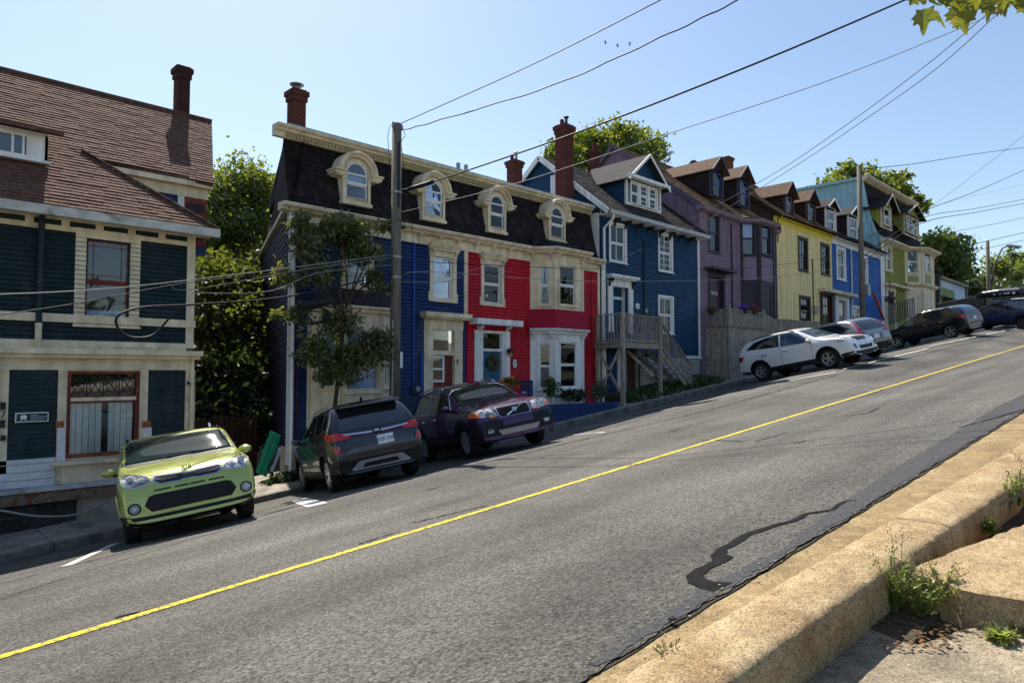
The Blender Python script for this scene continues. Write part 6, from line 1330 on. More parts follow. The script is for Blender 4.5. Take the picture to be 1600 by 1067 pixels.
lg = [(-.52, .44), (-.50, .42), (.50, .42), (.52, .44), (.58, .52), (.52, .63), (.46, .65), (-.46, .65), (-.52, .63), (-.58, .52)]
K.p('lower_grille_surround', [(a*1.07, .535+(b-.535)*1.25) for a, b in lg], 'F', LIME, .012); K.p('lower_grille', lg, 'F', BLACKP, .018)
for i in range(24): y = -.5+i*.0435; h = K.hitz('F', y, .53); K.add(MB().box(Fr((h.x+.012, y, .535), (0, 1, 0), n=(1, 0, 0)), -.004, .004, -.1, .1, 0, .012), 'grille_bar', DARKM)
for sg in (1, -1):
    K.p('fog_surround', circ(sg*.70, .50, .10), 'F', LIME, .018, res=.06); K.p('fog_ring', circ(sg*.70, .50, .082), 'F', BLACKP, .022, res=.06); h = K.hitz('F', sg*.70, .50)
    K.p('fog_light', circ(sg*.70, .50, .060), 'F', LENS, .03, res=.05); K.p('fog_bulb', circ(sg*.70, .50, .026), 'F', BULB, .04, res=.05)
K.p('bumper_lip', [(-.86, .225), (.86, .225), (.89, .41), (.76, .385), (.5, .37), (-.5, .37), (-.76, .385), (-.89, .41)], 'F', BLACKP, .014); K.p('bumper_lip_side', [(1.64, .23), (2.12, .24), (2.12, .41), (1.68, .42)], 'L', BLACKP, .014, both=True)
h = K.hitz('F', 0, .955); bf = Fr((h.x+.012, 0, .957), (0, 1, 0), (-.35, 0, 1), (1, 0, .35)); K.text('KIA', bf, 0, 0, .085, BLACKP)
K.mirror(.72, 1.10, LIME); K.line('door_gap', [(-.58, .4), (-.58, 1.06)], 'L'); K.line('door_gap', [(.62, .38), (.74, .7), (.72, 1.0)], 'L'); K.line('bonnet_gap', [(-.78, .955), (-.45, .93), (.45, .93), (.78, .955)], 'F', both=False, w_=.01)
K.rails(-1.3, .2, .66, BLACKP, .02); K.add(MB().tube([(.15, .55, 1.60), (.1, .55, 1.66)], .02, 6), 'rail_cap', WHITE)
# ---- dark suv nose in, rear with plate to the viewer
DKB = carpaint('gunmetal_blue_paint', (.018, .02, .03), .3)
S = dict(W=1.80, WB=2.63, R=.335, zb=.22, wr=.76, belt=([-2, -1.2, 1.0, 1.4], [1.10, 1.06, 1.0, .95]), ta=.10, tl=.5, spokes=5, rim=.70, alloy=ALLOY,
         top=[(-1.98, .35), (-2.09, .55), (-2.08, .80), (-2.02, 1.03), (-1.86, 1.30), (-1.70, 1.52), (-1.78, 1.57), (-1.45, 1.60), (-.5, 1.615), (.1, 1.59), (.45, 1.50), (1.05, 1.12), (1.3, 1.06), (1.8, .99), (2.05, .92), (2.15, .78), (2.2, .6), (2.17, .40)])
S['top'] = [t for t in S['top'] if t != (-1.78, 1.57)]
K = Car('dark_suv', 'dark blue black car showing its tailgate and white licence plate, parked nose in', S, DKB, 7.95, 12.72, 72.5)
K.arches(.06); K.p('rear_window', [(-.66, 1.07), (.66, 1.07), (.60, 1.42), (.4, 1.45), (-.4, 1.45), (-.60, 1.42)], 'B', CGLASS, .005); K.add(MB().hexa([(-1.72, -.60, 1.50), (-1.72, .60, 1.50), (-1.93, .57, 1.485), (-1.93, -.57, 1.485), (-1.6, -.62, 1.565), (-1.6, .62, 1.565), (-1.93, .58, 1.52), (-1.93, -.58, 1.52)]), 'roof_spoiler', DKB)
K.p('side_window', [(-.5, 1.08), (.72, 1.06), (.36, 1.45), (-.5, 1.5)], 'L', CGLASS, .005, both=True); K.p('side_window', [(-1.25, 1.11), (-.56, 1.09), (-.56, 1.49), (-1.2, 1.46)], 'L', CGLASS, .005, both=True); K.p('side_window', [(-1.65, 1.18), (-1.33, 1.12), (-1.3, 1.44), (-1.5, 1.42)], 'L', CGLASS, .005, both=True)
tl = [(.50, .93), (.70, .91), (.86, .93), (.86, 1.04), (.74, 1.05), (.50, 1.0)]
K.p('tail_light', tl, 'B', REDL, .016, both=True, res=.05); K.p('tail_light', [(-1.98, .92), (-1.66, 1.0), (-1.62, 1.06), (-1.98, 1.05)], 'L', REDL, .016, both=True)
K.p('chrome_strip', [(-.62, .985), (-.2, .955), (.2, .955), (.62, .985), (.62, 1.012), (.2, .99), (-.2, .99), (-.62, 1.012)], 'B', CHROME, .024, res=.05); K.p('red_strip', [(-.6, .955), (-.15, .94), (.15, .94), (.6, .955), (.62, .982), (-.62, .982)], 'B', mat('dark_red_lens', (.18, .005, .008), .2), .012)
K.p('badge', circ(0, .985, .085, 18, .045), 'B', BLACKP, .032, res=.05); h = K.hitz('B', 0, .985); bf = Fr((h.x-.036, 0, .985), (0, -1, 0), n=(-1, 0, 0)); K.text('KIA', bf, 0, 0, .06, CHROME, n=.002)
h = K.hitz('B', 0, .80); bf = Fr((h.x-.03, -.13, .80), (0, -1, 0), n=(-1, 0, .05)); PL = K.add(MB().box(bf, -.155, .155, -.085, .085, -.03, 0), 'licence_plate', PLATE)
K.text('JUX 210', bf, 0, .0, .09, PBLUE, PL, 'plate_lettering', .003)
K.p('tailgate_recess', [(-.52, .70), (.52, .70), (.60, .84), (.50, .90), (-.50, .90), (-.60, .84)], 'B', mat('tailgate_dark', (.01, .012, .03), .25, spec=.6, coat=.8), .003)
K.p('bumper_lower', [(-.87, .30), (.87, .30), (.88, .56), (.55, .52), (-.55, .52), (-.88, .56)], 'B', BLACKP, .008); K.p('skid_plate', [(-.52, .33), (.52, .33), (.56, .36), (.42, .48), (.35, .49), (-.35, .49), (-.42, .48), (-.56, .36), (-.56, .33)], 'B', SILV, .02)
K.p('skid_recess', [(-.36, .36), (.36, .36), (.30, .44), (-.30, .44)], 'B', BLACKP, .028); K.p('reflector', [(.72, .68), (.82, .68), (.82, .82), (.74, .82)], 'B', REDL, .016, both=True); K.line('tailgate_gap', [(-.66, .62), (.66, .62)], 'B', both=False); K.line('tailgate_gap', [(.66, .62), (.74, .9)], 'B')
K.p('bumper_quarter', [(-2.04, .32), (-1.72, .3), (-1.70, .5), (-2.04, .56)], 'L', BLACKP, .01, both=True)
K.add(MB().beam((-1.93, .0, 1.13), (-1.93, -.42, 1.15), .02), 'rear_wiper', BLACKP); K.rails(-1.4, .3, .62, SILV, .035); K.mirror(.78, 1.08, DKB)
K.add(MB().beam((-1.3, 0, 1.60), (-1.42, 0, 1.66), .03, .05), 'roof_fin', BLACKP)
K.line('door_gap', [(-.53, .4), (-.53, 1.06)], 'L'); K.line('door_gap', [(.68, .4), (.75, 1.0)], 'L'); K.line('door_gap', [(-1.3, 1.05), (-1.15, .8), (-.85, .62)], 'L')
K.p('door_moulding', [(-.85, .44), (.75, .44), (.75, .50), (-.85, .50)], 'L', SILV, .02, both=True)
for x in (-.42, -1.2): K.p('door_handle', [(x, .92), (x+.2, .92), (x+.2, .95), (x, .95)], 'L', DKB, .03, both=True)
# ---- purple suv, nose out, diagonal bar grille
PUR = carpaint('dark_purple_paint', (.055, .016, .085), .35)
S = dict(W=1.90, WB=2.857, R=.37, zb=.25, wr=.76, belt=([-2.2, -1.2, 1.0, 1.4], [1.16, 1.12, 1.07, 1.0]), ta=.11, tl=.55, spokes=7, rim=.64, twin=False,
         top=[(-2.26, .5), (-2.34, .7), (-2.32, 1.0), (-2.22, 1.3), (-2.0, 1.68), (-1.6, 1.73), (-.6, 1.755), (.0, 1.73), (.4, 1.62), (1.08, 1.18), (1.3, 1.14), (1.9, 1.04), (2.16, .97), (2.24, .85), (2.36, .66), (2.38, .5), (2.33, .38)])
K = Car('purple_suv', 'dark purple car with a diagonal bar across its grille, parked before the red house', S, PUR, 11.25, 12.52, -109.0)
K.arches(.09); K.p('windscreen', [(-.74, 1.20), (.74, 1.20), (.62, 1.61), (.3, 1.64), (-.3, 1.64), (-.62, 1.61)], 'F', CGLASST, .004, smooth=True); K.p('cowl_trim', [(-.76, 1.16), (.76, 1.16), (.76, 1.20), (-.76, 1.20)], 'F', BLACKP, .005)
for q in ([(-.42, 1.15), (.80, 1.13), (.36, 1.56), (-.42, 1.62)], [(-1.32, 1.18), (-.5, 1.16), (-.5, 1.62), (-1.3, 1.61)], [(-2.0, 1.25), (-1.42, 1.19), (-1.4, 1.6), (-1.85, 1.56)]): K.p('side_window', q, 'L', CGLASS, .006, both=True)
K.line('window_chrome', [(-.42, 1.13), (.84, 1.11), (.40, 1.59), (-.42, 1.645)], 'L', CHROME, .02, off=.012); K.line('window_chrome', [(-2.02, 1.22), (-.42, 1.13)], 'L', CHROME, .016, off=.012)
hl = [(.42, .80), (.52, .78), (.80, .82), (.89, .90), (.88, .98), (.60, 1.0), (.47, .96)]
K.p('headlight', hl, 'F', LENS, .012, both=True, res=.05); K.p('indicator', [(.78, .80), (.90, .86), (.91, .95), (.83, .93)], 'F', ORL, .018, both=True, res=.04); K.p('indicator', [(.44, .785), (.6, .765), (.62, .80), (.46, .82)], 'F', ORL, .018, both=True, res=.04)
K.p('headlight_side', [(1.92, .86), (2.2, .84), (2.2, .95), (1.95, .96)], 'L', ORL, .012, both=True)
for sg in (1, -1):
    for y, r_ in ((.74, .06), (.60, .045)): h = K.hitz('F', sg*y, .9); K.add(MB().tube([h+V((-.01, 0, 0)), h+V((.024, 0, 0))], r_, 14), 'headlight_bulb', BULB)
g_ = [(-.37, .82), (-.33, .76), (.33, .76), (.37, .82), (.37, .95), (.34, .97), (-.34, .97), (-.37, .95)]
K.p('grille_surround', [(a*1.07, .865+(b-.865)*1.14) for a, b in g_], 'F', CHROME, .012); K.p('grille', g_, 'F', BLACKP, .022)
for i in range(18): y = -.34+i*.04; h = K.hitz('F', y, .87); K.add(MB().box(Fr((h.x+.02, y, .865), (0, 1, 0), n=(1, 0, .1)), -.004, .004, -.09, .09, 0, .012), 'grille_bar', DARKM)
for i in range(5): z = .79+i*.038; K.p('grille_bar', [(-.35, z), (.35, z), (.35, z+.008), (-.35, z+.008)], 'F', DARKM, .032, res=.12)
a_ = K.hitz('F', -.22, .78)+V((.045, 0, 0)); b_ = K.hitz('F', .22, .95)+V((.045, 0, 0)); K.add(MB().beam(a_, b_, .03, .02), 'diagonal_bar', CHROME); K.p('badge', circ(0, .865, .05), 'F', CHROME, .055, res=.05)
K.p('bumper_lower', [(-.92, .40), (.92, .40), (.95, .70), (.62, .74), (.4, .70), (-.4, .70), (-.62, .74), (-.95, .70)], 'F', BLACKP, .010); K.p('bumper_corner', [(1.86, .42), (2.3, .42), (2.3, .70), (1.92, .72)], 'L', BLACKP, .012, both=True)
K.p('plate_panel', [(-.36, .58), (.36, .58), (.36, .72), (-.36, .72)], 'F', PUR, .02); K.p('skid_plate', [(-.42, .385), (.42, .385), (.50, .50), (-.50, .50)], 'F', SILV, .024)
K.p('fog_light', [(.60, .47), (.74, .47), (.74, .55), (.60, .55)], 'F', LENS, .02, both=True, res=.05); K.mirror(.84, 1.17, PUR); K.rails(-1.8, .1, .68, CHROME, .055)
K.p('tail_light', [(.72, .9), (.9, .9), (.84, 1.4), (.74, 1.4)], 'B', REDL, .01, both=True); K.p('rear_window', [(-.66, 1.2), (.66, 1.2), (.58, 1.58), (-.58, 1.58)], 'B', CGLASS, .005)
K.line('door_gap', [(-.46, .45), (-.46, 1.12)], 'L'); K.line('door_gap', [(.84, .45), (.86, 1.05)], 'L'); K.line('bonnet_gap', [(.42, 1.0), (.60, 1.03), (.86, 1.05)], 'F', w_=.01); K.p('door_moulding', [(-.95, .50), (.85, .50), (.85, .60), (-.95, .60)], 'L', BLACKP, .018, both=True)
for x in (-.4, -1.25): K.p('door_handle', [(x, .98), (x+.2, .98), (x+.2, 1.01), (x, 1.01)], 'L', CHROME, .03, both=True)
# ---- white suv, its right side to the viewer
WHT = carpaint('white_car_paint', (.78, .78, .78), 0, .02)
S = dict(W=1.885, WB=2.70, R=.365, zb=.26, wr=.77, belt=([-2.2, -1.2, 1.0, 1.4], [1.16, 1.10, 1.03, .98]), ta=.12, tl=.6, spokes=5, rim=.64,
         top=[(-2.2, .45), (-2.3, .65), (-2.27, 1.0), (-2.16, 1.25), (-2.02, 1.52), (-1.7, 1.64), (-.6, 1.70), (.0, 1.68), (.35, 1.60), (1.08, 1.16), (1.35, 1.11), (1.85, 1.02), (2.1, .93), (2.22, .82), (2.34, .60), (2.3, .38)])
K = Car('white_suv', 'white sport utility car with silver wheels seen from its right side, beside the board porch', S, WHT, 26.14, 10.72, -97.5)
K.arches(.05); K.p('windscreen', [(-.74, 1.20), (.74, 1.20), (.62, 1.57), (-.62, 1.57)], 'F', CGLASST, .004)
K.p('side_window', [(-.35, 1.13), (.84, 1.08), (.70, 1.2), (.34, 1.49), (.15, 1.55), (-.35, 1.59)], 'L', mat('side_glass_blue', (.03, .06, .12), .04, .1, 2, spec=1, coat=1), .006, both=True); K.p('side_window', [(-1.85, 1.26), (-.42, 1.14), (-.42, 1.59), (-1.0, 1.57), (-1.5, 1.49)], 'L', CGLASS, .006, both=True)
K.line('window_gap', [(-1.15, 1.2), (-1.1, 1.56)], 'L', WHT, .001)
hl = [(.40, .86), (.62, .82), (.86, .88), (.90, .97), (.66, .99), (.42, .93)]
K.p('headlight', hl, 'F', LENS, .010, both=True, res=.05); K.p('headlight_side', [(1.72, .97), (1.85, .86), (2.1, .86), (2.12, .95)], 'L', LENS, .010, both=True, res=.05)
K.p('grille', [(-.36, .82), (.36, .82), (.40, .92), (.34, .965), (-.34, .965), (-.40, .92)], 'F', BLACKP, .012); K.p('lower_grille', [(-.42, .50), (.42, .50), (.50, .62), (-.50, .62)], 'F', BLACKP, .01); K.p('bumper_lip', [(-.86, .30), (.86, .30), (.90, .46), (.5, .44), (-.5, .44), (-.90, .46)], 'F', BLACKP, .012)
K.p('bumper_lip_side', [(1.82, .30), (2.25, .34), (2.3, .47), (1.84, .44)], 'L', BLACKP, .012, both=True); K.p('fog_surround', [(.66, .54), (.78, .54), (.80, .70), (.68, .70)], 'F', BLACKP, .012, both=True, res=.05); K.p('fog_light', circ(.73, .61, .04), 'F', LENS, .02, both=True, res=.04)
K.p('bumper_rear_side', [(-2.22, .34), (-1.82, .3), (-1.82, .42), (-2.25, .48)], 'L', BLACKP, .012, both=True); K.p('tail_light', [(.70, .85), (.90, .85), (.90, 1.05), (.72, 1.05)], 'B', REDL, .01, both=True); K.p('tail_light', [(-2.25, .86), (-2.12, .88), (-2.1, 1.06), (-2.25, 1.06)], 'L', mat('dark_red_lens', (.18, .005, .008)), .01, both=True)
K.mirror(.82, 1.14, WHT); K.rails(-1.6, .2, .68, BLACKP, .03); K.line('door_gap', [(-.38, .48), (-.38, 1.12)], 'L'); K.line('door_gap', [(.80, .48), (.86, .8), (.84, 1.05)], 'L'); K.line('door_gap', [(-1.28, 1.14), (-1.2, .85), (-.95, .62)], 'L'); K.line('bonnet_gap', [(1.1, 1.06), (1.75, .98)], 'L', w_=.01)
for x in (-.3, -1.15): K.p('door_handle', [(x, .93), (x+.2, .93), (x+.2, .965), (x, .965)], 'L', CHROME, .03, both=True)
K.text('KIA', Fr((K.hitz('F', 0, .93).x+.03, 0, .93), (0, 1, 0), n=(1, 0, .2)), 0, 0, .06, CHROME)
# ---- silver suv with boomerang tail lamps
SIL = carpaint('silver_paint', (.36, .36, .37), .75)
S = dict(W=1.855, WB=2.66, R=.36, zb=.24, wr=.76, belt=([-2.2, -1.2, 1.0, 1.4], [1.16, 1.10, 1.03, .98]), ta=.12, tl=.55, spokes=5, rim=.68,
         top=[(-2.08, .40), (-2.2, .55), (-2.18, .95), (-2.1, 1.15), (-1.84, 1.55), (-1.5, 1.66), (-.6, 1.69), (.0, 1.68), (.35, 1.58), (1.05, 1.16), (1.35, 1.1), (1.85, 1.02), (2.1, .93), (2.25, .76), (2.3, .60), (2.25, .38)])
K = Car('silver_suv', 'silver sport utility car with tall red angular tail lamps, nose in behind the white car', S, SIL, 29.3, 10.95, 70)
K.arches(.06); K.p('rear_window', [(-.66, 1.12), (.66, 1.12), (.54, 1.54), (-.54, 1.54)], 'B', CGLASS, .006); K.p('side_window', [(-1.75, 1.30), (-1.3, 1.15), (.75, 1.10), (.32, 1.50), (-.4, 1.58), (-1.1, 1.55)], 'L', CGLASS, .006, both=True)
K.p('tail_light', [(.62, 1.50), (.68, 1.47), (.80, 1.10), (.90, 1.06), (.90, .98), (.50, 1.0), (.52, 1.05), (.70, 1.10)], 'B', REDL, .014, both=True, res=.05); K.p('tail_light', [(-1.74, .99), (-2.05, 1.0), (-2.0, 1.10)], 'L', REDL, .014, both=True, res=.05)
K.p('bumper_lower', [(-.9, .30), (.9, .30), (.9, .58), (-.9, .58)], 'B', BLACKP, .01); h = K.hitz('B', 0, .82); K.add(MB().box(Fr((h.x-.02, 0, .82), (0, -1, 0), n=(-1, 0, 0)), -.155, .155, -.08, .08, -.03, 0), 'licence_plate', PLATE); K.p('reflector', [(.62, .48), (.84, .48), (.84, .53), (.62, .53)], 'B', REDL, .016, both=True)
K.p('plate_recess', [(-.35, .7), (.35, .7), (.4, .93), (-.4, .93)], 'B', CGLASS, .004); K.mirror(.8, 1.14, SIL); K.add(MB().beam((-1.3, 0, 1.66), (-1.44, 0, 1.73), .03, .06), 'roof_fin', SIL); K.line('tailgate_gap', [(-.7, .62), (.7, .62)], 'B', both=False)
# ---- black suv, left side, larger
BLK = carpaint('black_paint', (.008, .010, .018), .2)
S = dict(W=1.92, WB=2.93, R=.385, zb=.26, wr=.76, belt=([-2.3, -1.2, 1.0, 1.5], [1.18, 1.13, 1.08, 1.02]), ta=.12, tl=.6, spokes=5, rim=.72,
         top=[(-2.25, .42), (-2.4, .6), (-2.38, .95), (-2.28, 1.25), (-2.1, 1.58), (-1.7, 1.71), (-.6, 1.77), (.1, 1.75), (.5, 1.63), (1.2, 1.18), (1.5, 1.13), (2.1, 1.03), (2.35, .92), (2.45, .75), (2.47, .55), (2.4, .4)])
K = Car('black_suv', 'glossy black sport utility car with bright five spoke wheels, parked below the olive house', S, BLK, 44.0, 11.05, 76)
K.arches(.03, BLK, sill=False)
for q, m_ in (([(-.4, 1.16), (.30, 1.14), (.30, 1.6), (-.4, 1.64)], CGLASS), ([(.36, 1.14), (.98, 1.14), (.55, 1.52), (.36, 1.58)], mat('side_glass_teal', (.06, .16, .18), .04, .2, 2, spec=1, coat=1)), ([(-1.3, 1.19), (-.48, 1.165), (-.48, 1.63), (-1.25, 1.6)], CGLASS), ([(-1.85, 1.3), (-1.38, 1.2), (-1.33, 1.58), (-1.6, 1.54)], CGLASS)): K.p('side_window', q, 'L', m_, .006, both=True)
K.p('rear_window', [(-.66, 1.25), (.66, 1.25), (.56, 1.6), (-.56, 1.6)], 'B', CGLASS, .006); K.p('windscreen', [(-.74, 1.22), (.74, 1.22), (.6, 1.6), (-.6, 1.6)], 'F', CGLASST, .004)
K.p('tail_light', [(.5, .98), (.9, .95), (.92, 1.12), (.6, 1.1)], 'B', REDL, .012, both=True, res=.05); K.p('tail_light', [(-2.28, .97), (-1.95, 1.03), (-1.88, 1.1), (-2.26, 1.14)], 'L', REDL, .012, both=True, res=.05)
K.p('bumper_silver', [(-.6, .42), (.6, .42), (.66, .56), (-.66, .56)], 'B', SILV, .012); h = K.hitz('B', 0, .86); K.add(MB().box(Fr((h.x-.02, 0, .88), (0, -1, 0), n=(-1, 0, 0)), -.16, .16, -.08, .08, -.03, 0), 'licence_plate', PLATE)  # silver patch low on the rear bumper, then the plate
K.line('door_gap', [(-.44, .45), (-.44, 1.14)], 'L'); K.line('door_gap', [(.95, .45), (1.0, 1.1)], 'L'); K.mirror(.98, 1.17, BLK); K.rails(-1.6, .2, .70, CHROME, .02)
for x in (-.36, -1.25): K.p('door_handle', [(x, .97), (x+.22, .97), (x+.22, 1.0), (x, 1.0)], 'L', CHROME, .03, both=True)
# ---- navy estate with roof box, at the right edge
NVY = carpaint('navy_car_paint', (.03, .035, .085), .45)
S = dict(W=1.86, WB=2.80, R=.36, zb=.27, wr=.76, belt=([-2.3, -1.2, 1.0, 1.5], [1.12, 1.06, 1.0, .96]), ta=.12, tl=.6, spokes=6, rim=.66, alloy=ALLOYD, twin=False,
         top=[(-2.35, .45), (-2.42, .65), (-2.38, .98), (-2.28, 1.12), (-1.85, 1.56), (-1.5, 1.62), (-.6, 1.66), (.2, 1.63), (.5, 1.55), (1.2, 1.1), (1.5, 1.06), (2.1, .97), (2.3, .85), (2.4, .7), (2.42, .52), (2.36, .4)])
K = Car('navy_estate_car', 'navy estate car with a long black roof box, last parked car at the right edge', S, NVY, 52.6, 9.2, 70); K.root.scale = (1.14,)*3
K.arches(.08)
for q in ([(-.4, 1.08), (.98, 1.05), (.5, 1.46), (-.4, 1.55)], [(-1.2, 1.1), (-.48, 1.09), (-.48, 1.55), (-1.15, 1.52)], [(-1.95, 1.2), (-1.28, 1.12), (-1.22, 1.5), (-1.6, 1.46)]): K.p('side_window', q, 'L', CGLASS, .006, both=True)
K.p('rear_window', [(-.66, 1.15), (.66, 1.15), (.56, 1.5), (-.56, 1.5)], 'B', CGLASS, .006); K.p('tail_light', [(.5, .9), (.9, .88), (.9, 1.08), (.6, 1.08)], 'B', REDL, .012, both=True); K.p('tail_light', [(-2.3, .9), (-2.05, .92), (-2.0, 1.05), (-2.3, 1.08)], 'L', REDL, .012, both=True)
K.line('door_gap', [(-.44, .45), (-.44, 1.05)], 'L'); K.mirror(.96, 1.1, NVY); K.rails(-1.6, .3, .66, SILV, .05); K.p('bumper_lower', [(-.88, .3), (.88, .3), (.9, .5), (-.9, .5)], 'B', BLACKP, .01)
for x in (-.9, .1): K.add(MB().beam((x, -.72, 1.74), (x, .72, 1.74), .05, .03), 'cross_bar', BLACKP)
mb = MB(); prof = [(-1.45, .05, .1), (-1.42, .3, .34), (-1.2, .40, .46), (-.2, .44, .50), (.7, .42, .42), (1.1, .3, .28), (1.25, .1, .08)]; rings = []
for x, hw_, h_ in prof: rings.append([(x, .28+hw_*math.copysign(abs(math.cos(a))**.6, math.cos(a)), 1.78+h_/2+.02+(h_/2)*math.copysign(abs(math.sin(a))**.6, math.sin(a))) for a in [2*math.pi*i/16 for i in range(16)]])
for a, b in zip(rings, rings[1:]): mb.strip(a, b, True)
mb.quad(*rings[0]); mb.quad(*rings[-1])
BX = Car.__new__(Car); RB = thing('roof_box', 'long black roof box strapped on the navy estate car at the right edge', 'roof box', K.root.location); RB.rotation_euler = K.root.rotation_euler; RB.scale = K.root.scale
sh = mb.build('shell', mat('roof_box_black', (.02, .02, .024), .3, .1, spec=.6), RB, True); fb = Fr((0, .70, 2.0), (-1, 0, 0), n=(0, 1, 0)); MB().tube([fb.P(.95, 0, -.02), fb.P(.95, 0, .015)], .07, 14).build('round_emblem', PLATE, RB)
for k, x in enumerate((-.1, .2, .45, .62)): MB().box(fb, x, x+.13, -.03, .05, -.02, .012).build('emblem_bar', PLATE, RB)

# ================================================================ vegetation
LEAFG = leafmat('leaf_green', (.035, .075, .012), (.08, .11, .015)); LEAFY = leafmat('leaf_yellow_green', (.11, .13, .02), (.06, .10, .014), .45)
LEAFD = leafmat('leaf_dark', (.014, .03, .008), (.03, .05, .01), .3); LEAFS = leafmat('leaf_street_tree', (.05, .085, .02), (.10, .105, .025), .45)
BARK = mat('bark', (.06, .045, .035), .95, .3, 8, 1, 40)
import numpy as np
def leaf_cloud(blobs, size, seed=1, shape=1.7, droop=.3, hollow=.35):
    """blobs: (centre, (rx,ry,rz), count) -> arrays for one mesh of small bent leaves gathered in clumps"""
    R = np.random.default_rng(seed); Vs = []; 
    for c, r, n in blobs:
        r = np.array(r if isinstance(r, (tuple, list)) else (r, r, r)); nc = max(4, n//28)
        d = R.normal(size=(nc, 3)); d /= np.linalg.norm(d, axis=1)[:, None]; rr = (hollow+(1-hollow)*R.random(nc)**.6)*(1+.28*np.sin(d[:, 0]*5+c[0])*np.cos(d[:, 2]*4))
        cl = np.array(c)+d*rr[:, None]*r; idx = R.integers(0, nc, n); cs = (.16+.16*R.random(nc))*r.mean()*.95+.03
        p = cl[idx]+R.normal(size=(n, 3))*cs[idx][:, None]*np.array([1, 1, .6]); Vs.append(p)
    p = np.concatenate(Vs); n = len(p); u = R.normal(size=(n, 3)); u[:, 2] -= droop; u /= np.linalg.norm(u, axis=1)[:, None]; w_ = np.cross(u, R.normal(size=(n, 3))); w_ /= np.linalg.norm(w_, axis=1)[:, None]
    s = size*(.6+.8*R.random(n))[:, None]; L_ = u*s*shape; W_ = w_*s*.5
    v = np.stack([p, p+L_*.45+W_, p+L_, p+L_*.45-W_], 1).reshape(-1, 3); f = np.arange(4*n).reshape(n, 4); return v, f
def cloud_obj(name, blobs, size, m, parent=None, seed=1, loc=V((0, 0, 0)), **kw):
    sh = {k: kw.pop(k) for k in ('shape', 'droop', 'hollow') if k in kw}
    v, f = leaf_cloud(blobs, size, seed, **sh); v = v-np.array(loc); me = bpy.data.meshes.new(name); n = len(v)
    me.vertices.add(n); me.vertices.foreach_set('co', v.astype(np.float32).ravel()); me.loops.add(f.size); me.loops.foreach_set('vertex_index', f.astype(np.int32).ravel()); me.polygons.add(len(f)); me.polygons.foreach_set('loop_start', np.arange(0, f.size, 4, dtype=np.int32)); me.polygons.foreach_set('loop_total', np.full(len(f), 4, dtype=np.int32)); me.update(); me.validate()
    me.materials.append(m); o = bpy.data.objects.new(name, me); C.objects.link(o)
    if parent: o.parent = parent
    for k, q in kw.items(): o[k] = q
    return o
def P3(x, y, t): s, z = onface(x, y, t); return V((s, t, z))
def limb(a, b, bend=.15, n=6):
    a, b = V(a), V(b); k = V((random.uniform(-1, 1), random.uniform(-1, 1), random.uniform(0, 1)))*bend*(b-a).length; return [a.lerp(b, i/n)+k*math.sin(math.pi*i/n)*.5 for i in range(n+1)]
def tree(name, label, base, fork, blobs, size, m, tr=.18, seed=1, group=None, cat='tree', **kw):
    b = V(base); r = thing(name, label, cat, b, group=group); random.seed(seed); mb = MB(); f = V(fork)
    mb.tube([p-b for p in limb(b-Z3*.3, f, .05)], [tr, tr*.9, tr*.85, tr*.8, tr*.75, tr*.7, tr*.65], 10); mb.build('trunk', BARK, r, True)
    for c, rr, n in blobs:
        c = V(c); L_ = limb(f-Z3*random.uniform(0, .3)*(f-b).length*.4, c, .25); k = tr*.5
        MB().tube([p-b for p in L_], [k*(1-.13*i) for i in range(7)], 7).build('limb', BARK, r, True)
        mb = MB()
        for _ in range(5): e = c+V([random.uniform(-.8, .8)*q for q in (rr if isinstance(rr, (list, tuple)) else (rr,)*3)]); mb.tube([p-b for p in limb(L_[4], e, .3, 4)], [k*.4, k*.3, k*.22, k*.15, k*.08], 5)
        mb.build('twigs', BARK, r, kind='stuff')
    cloud_obj('crown', blobs, size, m, r, seed, b, **kw); return r
D_ = lambda s, t, dz=0: V((s, t, gz(s, t)+dz))
# trees in the gap between the first two houses
B = [(P3(378, 292, 27), 1.1, 2600), (P3(345, 315, 27), 1.0, 2200), (P3(340, 360, 27), 1.4, 4000), (P3(405, 300, 27), 1.0, 2200), (P3(402, 350, 27), 1.2, 3400), (P3(372, 385, 26.5), 1.5, 4600), (P3(335, 410, 26), 1.2, 3400)]
tree('leafy_tree', 'tall yellow green backlit tree filling the gap between shop house and navy house', D_(10.6, 27), P3(370, 480, 27), B, .10, LEAFY, .25, 3, hollow=.2)
B = [(P3(340, 450, 23), 1.3, 4600), (P3(385, 455, 23.5), 1.2, 4200), (P3(330, 520, 22), 1.3, 4600), (P3(380, 530, 22), 1.2, 4200), (P3(350, 590, 21), 1.3, 4600), (P3(398, 500, 22), .8, 2000)]
tree('dark_leafy_tree', 'dark green lower tree in the shaded gap behind the lime green car', D_(8.9, 22.5), P3(355, 620, 22), B, .095, leafmat('leaf_gap', (.05, .075, .014), (.09, .11, .02), .4), .2, 5, hollow=.2)
o = cloud_obj('ivy_hedge', [(P3(320, 640, 19.5), (1.0, .8, .8), 1500), (P3(365, 650, 19.5), (1.0, .8, .8), 1500), (P3(335, 590, 20), (1.2, .8, .9), 1500), (P3(395, 610, 19.8), (.6, .6, .7), 900), (P3(390, 660, 19), (.7, .6, .7), 900)], .12, LEAFD, seed=8); tagged(o, 'dark ivy hedge at the back of the alley beside the shop house', 'hedge')
FN = House('board_fence', 'dark brown board fence at the end of the alley, left of the navy house', 'fence', (7.2, 18.4, gz(7, 18)))
for i in range(13): FN.add(MB().box(face(18.2), 6.3+i*.15, 6.43+i*.15, gz(6.4, 18)-.3, gz(6.4, 18)+1.55+random.uniform(-.04, .04), 0, .025), 'board', mat('dark_fence_wood', (.055, .03, .02), .9, .3, rnd=.25))
